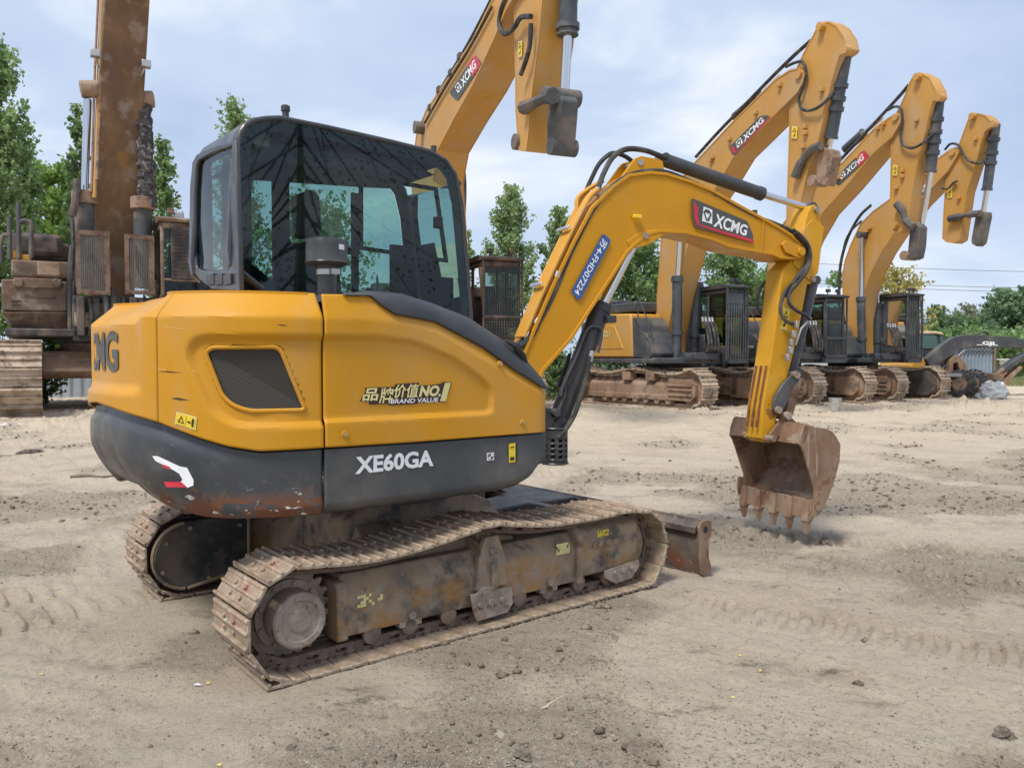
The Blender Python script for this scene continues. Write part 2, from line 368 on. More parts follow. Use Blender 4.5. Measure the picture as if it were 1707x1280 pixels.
# rear yellow side door with the air grille
crease_r = 1.525; top_r = 1.635
reA = H([(541, 560), (343, 558), (322, 563), (310, 584), (312, 604), (350, 687), (377, 706), (405, 713), (541, 711)]); reA = [(reA[0][0]-.1, reA[0][1])]+reA+[(reA[-1][0]-.1, reA[-1][1])]
grl = H([(338, 588), (349, 579), (460, 578), (470, 585), (510, 680), (506, 684), (415, 686), (385, 676), (367, 660)])
reA = round_poly(reA, .05); grl = round_poly(grl, .035)
def off_top(z, zc, zt, dep=.10): return -dep*np.clip((z-zc)/(zt-zc), 0, 1.2)**1.1
def off_rear(s, z):
    o = -.024*sstep(sdist(s, z, reA)/.035+.2)
    return o+off_top(z, crease_r, top_r)
door_rear = shell('engine_side_door', s_gap+.004, s_cor-.003, seam_f, lambda s: top_r, off_rear, M_yel, hole=lambda s, z: sdist(s, z, grl), nz=64)
mb = MB(); c = [on_hull(s, z, -.024) for s, z in grl]; mb.tube(c+[c[0], c[1]], .0095, 8); mb.build('grille_rim', M_yel, door_rear)
mb = MB(); mb.add([on_hull(s, z, -.034) for s, z in grl], [tuple(range(len(grl)))]); mb.build('air_grille', M_grille, door_rear, smooth=0)
# tail cover
ledge = H([(157, 640), (160, 630), (200, 640), (222, 640), (234, 628), (237, 600), (236, 560), (232, 535), (200, 528), (150, 525)])
def off_tail(s, z):
    s = np.where(s > s_mid, S_END-s, s)
    side = sstep((s-(s_cor+.07))/.13); k = sstep((s-s_cor)/.30); cr = 1.525-.022*sstep((s-(s_cor+.10))/.10)
    dip = -.034*side*sstep((z-1.19)/.055)
    return dip*(1-sstep((z-cr)/.07))+off_top(z, cr, top_r, .105+.17*k)
tail = shell('tail_cover', s_cor+.003, S_END-s_cor-.003, seam_f, lambda s: top_r, off_tail, M_yel, nz=50)
shell('engine_side_door', S_END-s_cor+.003, S_END-s_gap, seam_f, lambda s: top_r, lambda s, z: off_top(z, crease_r, top_r), M_yel, nz=14, ds=.05)
# front yellow cover
trimlow = curve_of([(541, 491), (622, 493), (638, 509), (658, 524), (727, 537), (809, 581), (858, 617.5), (909, 649)])
crease_f = curve_of([(541, 532), (600, 532), (658, 537), (700, 546), (727, 555), (770, 578), (812, 604), (860, 632), (907, 660)])
sil = curve_of([(541, 489), (590, 487), (627, 483), (678, 488), (727, 503), (793, 529), (842, 562), (884, 595), (907, 624), (911, 640)])
rec = H([(541, 558), (628, 559), (694, 567), (760, 595), (809, 631), (820, 645), (824, 658), (824, 684), (815, 692), (541, 706)]); rec = [(rec[0][0]+.1, rec[0][1])]+rec+[(rec[-1][0]+.1, rec[-1][1])]; rec = round_poly(rec, .03)
def off_front(s, z):
    zc = crease_f(s)
    o = -.020*sstep(sdist(s, z, rec)/.03+.1)-.30*np.clip(z-zc, 0, 1)
    return o-.03*sstep((.05-s)/.05)*.6
fr_door = shell('front_side_cover', .0, s_gap-.004, seam_f, lambda s: float(trimlow(s))+.004, off_front, M_yel, nz=70)
# grey counterweight and grey front skirt
gbot = curve_of([(183, 812), (200, 827), (230, 846), (260, 858), (330, 869), (420, 868), (541, 860), (700, 840), (840, 820), (870, 812), (890, 800), (907, 776)])
def gb_f(s):
    s = np.asarray(s, float); s = np.where(s > s_mid, S_END-s, s); return gbot(s)
def off_cw(s, z):
    s2 = np.where(s > s_mid, S_END-s, s); k = sstep((s2-(s_gap+.25))/.5); b = gb_f(s)
    return -.02-.02*k*sstep((seam_f(s)-.02-z)/-.06+1)-k*.10*np.clip(1-(z-b)/.20, 0, 1)**1.7+.012*k*np.exp(-((z-1.0)/.11)**2)-(1-k)*.03*np.clip(1-(z-b)/.05, 0, 1)**2
cw = shell('counterweight', s_gap+.004, S_END-s_gap, gb_f, lambda s: float(seam_f(s))-.008, off_cw, M_cw, nz=44, th=.03)
skirt = shell('front_skirt', .0, s_gap-.004, gb_f, lambda s: float(seam_f(s))-.008, lambda s, z: -.01-.05*np.clip(1-(z-gb_f(s))/.05, 0, 1)**2, M_grey, nz=30, th=.02)
# black trim along the hood's top edge
shell('hood_trim', .0, s_gap-.10, lambda s: float(trimlow(s)), lambda s: max(float(sil(s)), float(trimlow(s))+.003),
      lambda s, z: -.30*np.clip(trimlow(s)-crease_f(s), 0, 1)+.016-.055*np.clip((z-trimlow(s))/np.maximum(.02, sil(s)-trimlow(s)), 0, 1)**3, M_trim, nz=12)
# inner dark body, hood top, floor and left skirt
mb = MB(); pts = []
for s in np.linspace(.01, S_END, 90): x, y, nx, ny = hull_at(s); pts.append((float(x-nx*OUT*.13), float(y-ny*OUT*.13)))
mb.prism(pts[:-1], .88, .95, ax=2); mb.build('body_floor', M_blk, X)
mb = MB(); n = 40; vs = []; ss = np.linspace(.0, s_gap+.06, n)
for s in ss:
    x, y, nx, ny = hull_at(s); s_ = float(s); zt = float(sil(s)) if s_ < s_gap else top_r
    ins = .10 if s_ > s_gap else .06+.05
    yy = float(y-ny*OUT*ins); xx = float(x-nx*OUT*ins); yl = -.07 if xx > -.99 else -yy
    vs += [(xx, yy, zt-.03), (xx, yy+.03, zt+.0), (xx, min(yl, -.07) if xx > -.99 else yl-.03, zt+.005), (xx, min(yl, -.07) if xx > -.99 else yl, zt-.45)]
mb.add(vs, [(i*4+j, (i+1)*4+j, (i+1)*4+j+1, i*4+j+1) for i in range(n-1) for j in range(3)])
ht = mb.build('hood_top', M_trim, X, smooth=30)
mb = MB(); top2 = []
for s in np.linspace(s_gap-.0, S_END-s_gap, 60): x, y, nx, ny = hull_at(s); k_ = .09+.17*float(sstep((min(s, S_END-s)-s_cor)/.30)); top2.append((float(x-nx*OUT*k_), float(y-ny*OUT*k_)))
top2 = [p for p in top2 if p[0] < -.9]+[(-.9, .80), (-.9, -.80)]
mb.prism(top2, top_r-.05, top_r+.002, ax=2); mb.build('rear_hood_lid', M_yel, X)
mb = MB(); x0, y0 = HL[0]; mb.box((.2, -.90, .80), (x0-.004, -.10, 1.12)); mb.prism([(-.25, 1.05), (.3, 1.05), (.355, 1.2), (.2, 1.33), (-.02, 1.46), (-.2, 1.5)], -.875, -.08); mb.build('front_bulkhead', M_blk, X, bevel=.01)
mb = MB(); mb.prism([(-.9, .74), (.55, .74), (.62, .82), (.62, .96), (-.9, .96)], -.05, .93); mb.box((-.9, .75, .9), (-.3, .93, 1.3)); mb.build('cab_platform', M_grey, X, bevel=.01)
# fasteners, marks
mb = MB()
for p in ((575, 724), (833, 607), (871, 704)):
    s, z = hull_hit(*p); a, b_ = on_hull(s, z, -.004), on_hull(s, z, .006); mb.cyl(a, b_, .017, .015, 16)
mb.build('latch_cup', M_yel, fr_door)
mb = MB()
for p in ((575, 724), (833, 607), (871, 704)):
    s, z = hull_hit(*p); a, b_ = on_hull(s, z, .0), on_hull(s, z, .012); mb.cyl(a, b_, .009, .007, 10)
mb.build('bolt', M_steel, fr_door)
s, z = hull_hit(868, 587); mb = MB(); mb.tube([on_hull(s+.07, z+.055, -.03), on_hull(s+.03, z+.035, -.012), on_hull(s-.03, z-.02, -.018), on_hull(s-.07, z-.075, -.03)], [.008, .018, .018, .008], 8); mb.build('grab_recess', M_dark, X)
M3D = lambda u: u
def hullQ(p4): q = H(p4); return quadmap(q)
def h3(off): return lambda s, z, lift: on_hull(s, z, off+lift)
Q = lambda p4: (lambda f: (lambda u, v: tuple(f(u, v))))(hullQ(p4))
# model designation, white on the grey skirt
mb = MB(); add_mark(mb, text2d('XE60GA', 0, .036), Q([(593, 791), (724, 777), (724, 749), (594, 761)]), h3(-.01), .003); mb.build('model_lettering', M_white, skirt, smooth=0)
mb = MB(); add_mark(mb, RECT, Q([(813, 768), (825, 767), (825, 754), (813, 755)]), h3(-.01), .003, 0)
cq = Q([(813, 768), (825, 767), (825, 754), (813, 755)]); cc = [(.5+.4*math.cos(t), .5+.42*math.sin(t)) for t in np.linspace(0, 2*math.pi, 21)[:-1]]
add_mark(mb, poly_vf(cc), cq, h3(-.01), .0045, 1)
for a0 in (0, math.pi): add_mark(mb, poly_vf([(.5, .5)]+[(.5+.34*math.cos(a0+t), .5+.36*math.sin(a0+t)) for t in np.linspace(0, math.pi/2, 6)]), cq, h3(-.01), .006, 0)
mb.build('lifting_mark', [M_white, M_dkdec], skirt, smooth=0)
s, z = hull_hit(862, 754); mb = MB(); mb.tube([on_hull(s, z-.047, -.016), on_hull(s, z+.047, -.016)], .011, 8); mb.build('slot', M_dark, skirt)
mb = MB(); add_mark(mb, RECT, Q([(849, 771), (860, 770), (860, 738), (849, 740)]), h3(-.01), .006, 0); add_mark(mb, RECT, Q([(851, 768), (858, 767), (858, 761), (851, 762)]), h3(-.01), .008, 1); add_mark(mb, RECT, Q([(851, 747), (858, 746), (858, 744), (851, 745)]), h3(-.01), .008, 1); mb.build('yellow_tag', [M_ydec, M_brn], skirt, smooth=0)
# slogan sticker
mb = MB(); d = -.020
bgp = [(.0, .18), (.09, .18), (.10, .02), (.30, .02), (.31, -.06), (.62, -.04), (.62, .0), (.95, .02), (1.0, .95), (.9, 1.0), (.86, .9), (.75, .86), (.63, .86), (.62, 1.0), (.37, .97), (.35, .83), (.05, .83), (.06, .66), (.03, .45)]
SQ = Q([(603, 676), (753, 670), (757, 636), (603, 641)])
add_mark(mb, poly_vf(bgp), SQ, h3(d), .003, 0)
def put(t, x0, x1, y0, y1, off_=.02, sh=.15, mi=1, lift=.005):
    v, f = text2d(t, sh, off_); add_mark(mb, ([(x0+a*(x1-x0), y0+b*(y1-y0)) for a, b in v], f), SQ, h3(d), lift, mi)
put('品', .02, .19, .20, .80, .018); put('牌', .195, .35, .06, .80, .014); put('价', .355, .485, .28, .95, .016); put('值', .49, .625, .28, .95, .014)
put('NO', .63, .86, .30, .84, .05); put('1', .88, .985, .05, .94, .07); put('.', .855, .88, .30, .40, .05, 0, 2)
put('BRAND VALUE', .32, .86, .02, .24, .02, .1, 2)
mb.build('slogan_sticker', [M_brn, M_cream, M_white], fr_door, smooth=0)
# warning stickers
def warn(mb, Qf, to3, l0, horiz=True, border=2):
    add_mark(mb, RECT, Qf, to3, l0, border); add_mark(mb, poly_vf([(.05, .07), (.95, .07), (.95, .93), (.05, .93)]), Qf, to3, l0+.0015, 0)
    if horiz:
        add_mark(mb, ([(.13, .25), (.45, .25), (.29, .8), (.19, .31), (.39, .31), (.29, .66)], [(0, 1, 4, 3), (1, 2, 5, 4), (2, 0, 3, 5)]), Qf, to3, l0+.003, 1)
        add_mark(mb, poly_vf([(.505, .1), (.52, .1), (.52, .9), (.505, .9)]), Qf, to3, l0+.003, 1); add_mark(mb, poly_vf([(.58, .45), (.74, .40), (.74, .55), (.58, .55)]), Qf, to3, l0+.003, 1)
        add_mark(mb, poly_vf([(.80, .2), (.88, .2), (.90, .75), (.84, .85), (.78, .7)]), Qf, to3, l0+.003, 1)
    else:
        add_mark(mb, ([(.15, .58), (.85, .58), (.5, .92), (.3, .64), (.7, .64), (.5, .82)], [(0, 1, 4, 3), (1, 2, 5, 4), (2, 0, 3, 5)]), Qf, to3, l0+.003, 1)
        add_mark(mb, poly_vf([(.1, .50), (.9, .50), (.9, .52), (.1, .52)]), Qf, to3, l0+.003, 1); add_mark(mb, poly_vf([(.25, .15), (.6, .15), (.75, .45), (.6, .4), (.4, .25)]), Qf, to3, l0+.003, 1)
WM = [M_ydec, M_brn, M_cream]
mb = MB(); warn(mb, Q([(292, 706), (327, 718), (329, 695), (295, 686)]), h3(.0), .003); mb.build('warning_sticker', WM, door_rear, smooth=0)
# remains of a red and white chevron
mb = MB(); cp = [(267, 758), (275, 758), (310, 775), (321, 777), (331, 797), (331, 806), (322, 810), (312, 806), (310, 802), (314, 797), (309, 787), (300, 781), (285, 773), (272, 766)]
q = H(cp); mb.add([on_hull(s, z, .012+.03) for s, z in q], [tuple(range(len(q)))], 0)
q = H([(286, 800), (312, 800), (322, 809), (290, 809)]); mb.add([on_hull(s, z, .012+.033) for s, z in q], [tuple(range(len(q)))], 1)
q = H([(283, 771), (296, 776), (294, 780), (284, 775)]); mb.add([on_hull(s, z, .012+.033) for s, z in q], [tuple(range(len(q)))], 1)
mb.build('torn_chevron_sticker', [M_white, M_red], cw, smooth=0)
# XCMG round the tail: letters placed along the arc
mb = MB(); v, f = text2d('XCMG', 0, .035, 4)
sG, _ = hull_hit(189, 600); wid = 2*(s_mid-sG)
add_mark(mb, v and ([(a, b) for a, b in v], f), lambda u, v_: (3.12-u*.81, 1.295+v_*.182), lambda s, z, l: on_hull(s, z, l-.034), .005)
mb.build('tail_lettering', M_dkdec, tail, smooth=0)
# scratches that go through the paint
mb = MB()
for a_, b_, wd in (((131+133, 619), (131+175, 621), 1.2), ((285, 664), (316, 667), 2.2), ((460, 541), (482, 543), 1.)):
    (s0, z0), (s1, z1) = H([a_, b_]); k = .0018*wd
    mb.add([on_hull(s0, z0, .0015), on_hull((s0+s1)/2, (z0+z1)/2-k, .0015), on_hull(s1, z1, .0015), on_hull((s0*.6+s1*.4), (z0*.6+z1*.4)+k*1.5, .0015)], [(0, 1, 2, 3)])
mb.build('scratch', M_brn, door_rear, smooth=0)
mb = MB()
for a_, b_, wd in (((152, 598), (262, 614), 1.), ((264, 616), (330, 619), .7), ((275, 545), (310, 549), .6)):
    (s0, z0), (s1, z1) = H([a_, b_]); k = .0011*wd; li = .004 if a_[0] > 262 else -.026; l2 = .004 if b_[0] > 262 else .002
    mb.add([on_hull(s0, z0, li), on_hull(s1, z1, l2), on_hull(s1, z1+k, l2), on_hull(s0, z0+2*k, li)], [(0, 1, 2, 3)])
mb.build('pale_scratch', mat('pale_scraped_paint', (.72, .55, .28), .6, var=.3, vscale=30), tail, smooth=0)
# grille crank: pre-cleaner on the hood
P = at(ME, 545, 470, -.55); bx, bz = P[0], P[2]
ztop = at(ME, 545, 398, -.55)[2]; zcup = at(ME, 545, 443, -.55)[2]
pc = MB(); pc.lathe((bx, -.55, 0), [(zcup, .086), (zcup+.012, .101), (zcup+.02, .097), (ztop-.03, .097), (ztop-.008, .09), (ztop, .07), (ztop+.002, .02)], seg=36)
pco = pc.build('air_precleaner', M_blk, X, smooth=35)
mb = MB(); mb.cyl((bx, -.55, 1.55), (bx, -.55, zcup+.003), .046, seg=24); mb.build('intake_pipe', M_blk, pco)
mb = MB(); mb.cyl((bx, -.55, zcup-.045), (bx, -.55, zcup-.02), .050, seg=24); mb.box((bx-.01, -.625, zcup-.045), (bx+.03, -.61, zcup-.02)); mb.build('clamp', M_steel, pco)
mb = MB()
a0, a1 = at(ME, 560, 405, -.67), at(ME, 575, 416, -.655); lab = [(bx+.0985*math.sin(t), -.55-.0985*math.cos(t)) for t in (.15, .32, .5)]; z0_, z1_ = a1[2], a0[2]; mb.add([(a_, b_, z0_) for a_, b_ in lab]+[(a_, b_, z1_) for a_, b_ in lab], [(0, 1, 4, 3), (1, 2, 5, 4)]); mb.build('label_tag', M_white, pco, smooth=0)

# ------------------------------------------------------------------ cab
YR, YL = -.05, .56
cabpx = [(432, 484), (382, 444), (378, 416), (384, 311), (391, 236), (396, 218), (406, 205), (422, 197), (441, 194), (465, 193), (546, 209), (651, 233), (715, 249), (743, 265), (760, 289), (771, 339), (781, 451), (786, 520)]
cp = prof(ME, cabpx, YR); cp = [(cp[0][0]+.0, .96)]+cp+[(cp[-1][0]+.035, .96)]
cin = inset_poly(cp, .03); cin2 = inset_poly(cp, .040)
glz = inset_poly(cp, .028)
mb = MB(); mb.ring(cp, cin, YR-.02, YR+.045); mb.build('cab_frame', M_cab, X, bevel=.012, smooth=40)
mb = MB(); mb.ring(cp, cin, YL-.045, YL+.02); mb.build('cab_frame', M_cab, X, bevel=.012, smooth=40)
bord = inset_poly(glz, .055)
mb = MB(); mb.ring(glz, bord, YR-.008, YR-.002); mb.build('glass_border', M_glass_d, X, smooth=0)
mb = MB(); mb.add([(a, YR-.012, b_) for a, b_ in glz], [tuple(range(len(glz)))]); mb.build('side_window', M_glass, X, smooth=0)
mb = MB(); gl2 = inset_poly(cp, .08); mb.add([(a, YL, b_) for a, b_ in gl2], [tuple(range(len(gl2)))]); mb.build('door_window', M_glass, X, smooth=0)
mb = MB(); mb.ring(glz, gl2, YL-.012, YL-.006)
mb.box((-.50, YL-.03, .96), (-.40, YL-.0, 2.55)); mb.box((-.36, YL-.03, 1.62), (.5, YL-.0, 1.70)); mb.box((-.36, YL-.03, .96), (.5, YL-.0, 1.63)); mb.box((.30, YL-.03, 1.6), (.5, YL-.0, 2.1)); mb.box((.02, YL-.03, 1.70), (.06, YL-.0, 2.4)); mb.build('cab_door', M_dark, X, smooth=0)
# roof strip and front pillars
i0 = 5; i1 = len(cp)-6
up = cp[i0:i1+1]
mb = MB(); lo = inset_poly(cp, .05)[i0:i1+1]; nn = len(up)
vs = [(a, YR+.02, b_) for a, b_ in up]+[(a, YL-.02, b_+.0) for a, b_ in up]+[(a, YR+.02, b_) for a, b_ in lo]+[(a, YL-.02, b_) for a, b_ in lo]
fs = [(i, i+1, nn+i+1, nn+i) for i in range(nn-1)]+[(2*nn+i, 3*nn+i, 3*nn+i+1, 2*nn+i+1) for i in range(nn-1)]
mb.add(vs, fs+[(0, nn, 3*nn, 2*nn), (nn-1, 3*nn-1, 4*nn-1, 2*nn-1)]); mb.build('cab_roof', M_cab, X, smooth=40)
# rear face: flat rounded frame round a tall window, slatted panel under it
xr = -.965; yl = .52
rpx = [(392, 234), (352, 246), (327, 258), (320, 270), (316, 310), (314, 420), (318, 448), (332, 466), (352, 482), (400, 486)]
rpo = [(q[1], q[2]) for q in (at(ME, a_, b_, xr, 0) for a_, b_ in rpx)]; rpi_px = [(386, 242), (352, 255), (331, 267), (327, 276), (324, 320), (323, 420), (326, 446), (337, 450), (360, 450), (382, 448)]
rpi = [(q[1], q[2]) for q in (at(ME, a_, b_, xr, 0) for a_, b_ in rpi_px)]
mb = MB(); n = len(rpo); vs = [(xr, a_, b_) for a_, b_ in rpo]+[(xr, a_, b_) for a_, b_ in rpi]+[(xr+.025, a_, b_) for a_, b_ in rpo]+[(xr+.025, a_, b_) for a_, b_ in rpi]; fs = []
for i in range(n): j = (i+1) % n; fs += [(i, j, n+j, n+i), (2*n+i, 3*n+i, 3*n+j, 2*n+j), (i, 2*n+i, 2*n+j, j), (n+i, n+j, 3*n+j, 3*n+i)]
mb.add(vs, fs); rf = mb.build('rear_frame', M_cab, X, bevel=.012, smooth=40)
mb = MB(); mb.add([(xr+.02, a_, b_) for a_, b_ in rpi], [tuple(range(n))]); mb.build('rear_window', M_glass, X, smooth=0)
mb = MB()
for (a0, a1) in ((348, 360), (362, 374), (376, 388)): q0, q1 = at(ME, a0, 476, xr, 0), at(ME, a1, 456, xr, 0); mb.box((xr-.012, min(q0[1], q1[1]), q0[2]), (xr-.002, max(q0[1], q1[1]), q1[2]))
mb.build('air_louvre', M_trim, rf)
mb = MB(); mb.add([(xr+.1, yl, 2.50), (xr+.1, YR, 2.50), (-.5, YL, 2.6), (-.5, YR, 2.6)], [(0, 1, 3, 2)])
mb.add([(xr, yl, 1.0), (xr, yl, 2.46), (-.55, YL, 2.58), (-.55, YL, 1.0)], [(0, 1, 2, 3)]); 
# left rear quarter has its own pane
mb2 = MB(); mb2.prism([(xr+.03, yl), (xr+.06, yl-.03), (-.86, YL-.04), (-.85, YL)], 1.0, 2.4, ax=2); mb2.build('quarter_window', M_glass, X, smooth=0)
mb = MB(); mb.prism([(xr+.02, yl), (xr, YR), (.5, YR), (.5, YL), (-.85, YL)], 1.0, 1.03, ax=2); mb.prism([(xr+.02, yl), (xr+.02, yl-.02), (-.56, YL-.02), (-.55, YL)], 1.0, 1.7, ax=2); mb.build('cab_wall', M_dark, X, smooth=0)
mb = MB(); mb.tube([(.44, YR+.02, 2.42), (.50, .3, 2.42), (.44, YL, 2.42)], .022, 8); mb.tube([(.50, YR, 1.62), (.56, .3, 1.62), (.50, YL, 1.62)], .02, 8); mb.build('windscreen_frame', M_cab, X)
mb = MB(); mb.add([(.43, YR, 2.42), (.43, YL, 2.42), (.53, YL, 1.62), (.53, YR, 1.62), (.56, YR, 1.0), (.56, YL, 1.0)], [(0, 1, 2, 3), (3, 2, 5, 4)]); mb.build('windscreen', M_glass, X, smooth=0)
# sliding window frame in the right glass
mb = MB()
fo = prof(ME, [(600, 291), (730, 312), (748, 438), (600, 416)], YR-.0); fi = inset_poly(fo, .022); mb.ring(fo, fi, YR-.0, YR+.02)
fo2 = prof(ME, [(455, 402), (600, 413), (600, 425), (455, 414)], YR); mb.prism(fo2, YR, YR+.02)
lk = prof(ME, [(725, 361), (737, 362), (737, 381), (725, 380)], YR-.02); mb.prism(lk, YR-.03, YR-.0)
mb.build('sliding_window_frame', M_dark, X, bevel=.003)
# interior
mb = MB()
mb.prism(round_poly([(-.42, 1.50), (-.24, 1.50), (-.30, 1.95), (-.36, 2.02), (-.46, 2.02), (-.50, 1.9)], .05), .1, .46); mb.prism(round_poly([(-.36, 2.05), (-.44, 2.05), (-.47, 2.28), (-.42, 2.31), (-.37, 2.28)], .03), .17, .39); mb.prism(round_poly([(-.42, 1.38), (.08, 1.38), (.10, 1.52), (-.40, 1.52)], .05), .09, .47)
seat = mb.build('seat', M_seat, X, bevel=.02)
mb = MB(); mb.box((-.4, .02, 1.03), (.12, .15, 1.58)); mb.box((-.4, .47, 1.03), (.12, .53, 1.58)); mb.box((-.9, .02, 1.0), (-.55, .5, 1.75)); mb.tube([(.06, .085, 1.55), (.09, .09, 1.70), (.12, .09, 1.80)], [.012, .014, .024]); mb.tube([(.06, .50, 1.55), (.09, .50, 1.70), (.12, .50, 1.80)], [.012, .014, .024]); mb.box((.3, .02, 1.03), (.44, .16, 1.85)); mb.build('console', M_dark, X, bevel=.015)
mb = MB(); mb.prism([(-.88, 2.36), (-.7, 2.48), (.1, 2.52), (.3, 2.46), (.1, 2.44), (-.7, 2.38)], .02, .52); mb.box((-.80, .46, 1.2), (-.66, .54, 2.45)); mb.build('headliner', mat('grey_headliner', (.10, .105, .11), .8), X)
# lamps / knobs on the roof
mb = MB(); p = at(ME, 476, 192, .05); mb.cyl((p[0], .05, p[2]-.02), (p[0], .05, p[2]+.05), .018, seg=12); mb.cyl((p[0], .05, p[2]+.02), (p[0], .05, p[2]+.045), .024, seg=12)
p = at(ME, 723, 252, .05); mb.cyl((p[0], .05, p[2]-.02), (p[0], .05, p[2]+.03), .018, seg=12); mb.build('roof_plug', M_trim, X)

# ------------------------------------------------------------------ boom, swung 15 degrees to the right
BM = ME.sub(.7, 0, 15.5); BR = -R(15.5); BP = (.7, 0, 0)
def bpart(mb, name, m, parent=X, **k):
    o = mb.build(name, m, parent, **k)
    if parent is X: o.location = BP; o.rotation_euler = (0, 0, BR)
    return o
YB0, YB1 = -.12, .12
bpx = [(889, 549), (918, 481), (955, 403), (986, 345), (1023, 308), (1049, 290), (1085, 285), (1112, 287.6), (1154, 301), (1190, 316), (1227, 337), (1295, 374), (1321, 390), (1336, 406), (1343, 422), (1338, 431), (1325, 433), (1300, 431), (1290, 426), (1216, 413), (1185, 400), (1143, 390), (1101, 388), (1080, 393), (1059, 411), (1049, 421), (1007, 486), (955, 565), (907, 620)]
bp_ = prof(BM, bpx, YB0); bp_ = bp_+[(.27, 1.08), (.14, 1.05), (.10, 1.2)]
mb = MB(); mb.prism(bp_, YB0+.012, YB1-.012); boom = bpart(mb, 'boom', M_ybom, bevel=.006, smooth=30)
mb = MB()                                           # side plates with a raised flange line along the edges
bi = inset_poly(bp_, .022); mb.ring(bp_, bi, YB0, YB0+.014); mb.ring(bp_, bi, YB1-.014, YB1)
mb.build('boom_flange', M_ybom, boom, bevel=.003)
lug = prof(BM, [(1036, 299), (1057, 269), (1063, 262), (1072, 259), (1100, 264), (1108, 268), (1111, 290), (1080, 296)], YB0)
mb = MB(); mb.prism(lug, YB0+.02, YB0+.05); mb.prism(lug, YB1-.05, YB1-.02); lg = mb.build('cylinder_lug', M_ybom, boom, bevel=.004)
q = at(BM, 1070, 270, YB0); mb = MB(); mb.cyl((q[0], YB0+.012, q[2]), (q[0], YB1, q[2]), .022, seg=16); mb.build('pin', M_steel, lg)
lug2 = prof(BM, [(1046, 402), (1070, 385), (1100, 383), (1108, 391), (1085, 407), (1072, 411), (1052, 415)], YB0)
mb = MB(); mb.prism(lug2, YB0+.004, YB0+.03); mb.prism(lug2, YB1-.03, YB1-.004); mb.build('cylinder_lug', M_ybom, boom, bevel=.004)
q = at(BM, 1076, 393, YB0); mb = MB(); mb.cyl((q[0], YB0-.006, q[2]), (q[0], YB1, q[2]), .022, seg=16); mb.build('pin', M_hub, boom)
q = at(BM, 1063, 361, YB0-.02); mb = MB(); mb.box((q[0]-.03, YB0-.03, q[2]-.012), (q[0]+.03, YB0, q[2]+.012)); mb.build('step_bracket', M_ydec, boom, bevel=.004)
nose = prof(BM, [(1302, 408), (1308, 401), (1330, 408), (1339, 420), (1336, 430), (1330, 431), (1308, 421)], YB0)
mb = MB(); mb.prism(nose, YB0-.012, YB0+.01); q = at(BM, 1333, 420, YB0); mb.cyl((q[0], YB0-.03, q[2]), (q[0], YB1+.03, q[2]), .032, seg=20); PV = (q[0], q[2]); mb.build('pivot_plate', M_ybom, boom, bevel=.003)
mb = MB(); w0, w1 = prof(BM, [(1273, 369), (1270, 416)], YB0); mb.tube([(w0[0], YB0-.001, w0[1]), (w1[0], YB0-.001, w1[1])], .004, 5); w0, w1 = prof(BM, [(1018, 318), (1040, 412)], YB0)
mb.build('weld_seam', M_ybom, boom)
def b3(off): return lambda x, z, l: (x, off-l, z)
def BQ(p4, off): q = prof(BM, p4, off); return (lambda f: (lambda u, v: tuple(f(u, v))))(quadmap(q))
mb = MB(); logo(mb, BQ([(1150, 377), (1256, 405), (1253, 372), (1152, 330)], YB0), b3(YB0), .002); mb.build('logo_badge', LOGOM, boom, smooth=0)
mb = MB(); PQ = BQ([(951, 487), (1005, 389), (1019, 401), (966, 502)], YB0); add_mark(mb, poly_vf([(.0, .12), (.03, 0), (.97, 0), (1, .12), (1, .88), (.97, 1), (.03, 1), (0, .88)]), PQ, b3(YB0), .002, 0)
v, f = text2d('苏4-FHD07224', 0, .012); PQr = lambda u, v_: PQ(1-u, v_)
add_mark(mb, ([(.06+a*.90, .17+b_*.66) for a, b_ in v], f), PQr, b3(YB0), .0035, 1); mb.build('number_plate', [M_blue, M_white], boom, smooth=0)
# boom cylinder
def cylinder(p0, p1, pr, r, rr, y=0, parent=X, m=M_trim, fork=.03):
    """barrel p0->p1, rod p1->pr, points (x,z)"""
    A, B, C_ = [Vector((p[0], y, p[1])) for p in (p0, p1, pr)]; d = (B-A).normalized()
    mb = MB(); mb.lathe(A, [(0, r*.6), (r*.5, r*.9), (r*.7, r), ((B-A).length-r*.9, r), ((B-A).length-r*.9+.001, r*1.08), ((B-A).length-.004, r*1.08), ((B-A).length, r*.8)], d, 24)
    mb.cyl(A+Vector((0, -r*1.1, 0))-d*.0, A+Vector((0, r*1.1, 0)), r*.75, seg=16)
    o = bpart(mb, 'cylinder_barrel', m, parent)
    mb = MB(); mb.cyl(B-d*.01, C_, rr, seg=16); mb.build('rod', M_chr, o)
    mb = MB(); mb.cyl(C_+Vector((0, -r*.9, 0)), C_+Vector((0, r*.9, 0)), rr*1.7, seg=16); mb.build('rod_eye', M_trim, o)
    return o
P = prof(BM, [(928, 708), (1005, 506), (1060, 398)], 0); bc = cylinder(P[0], P[1], P[2], .068, .036)
P1 = prof(BM, [(1013, 492), (1021, 505)], -.07)
mb = MB(); pipe = [(prof(BM, [p], -.085)[0][0], -.085, prof(BM, [p], -.085)[0][1]) for p in [(997, 588), (1003, 556), (998, 546), (984, 545), (975, 556), (960, 595), (940, 640), (934, 660)]]
mb.tube(crom(pipe, 6), .011, 8); mb.build('oil_pipe', M_trim, bc)
mb = MB(); pipe = [(prof(BM, [p], -.075)[0][0], -.075, prof(BM, [p], -.075)[0][1]) for p in [(941, 628), (942, 655), (932, 682), (926, 690)]]; mb.tube(crom(pipe, 6), .010, 8); mb.build('oil_pipe', M_trim, bc)
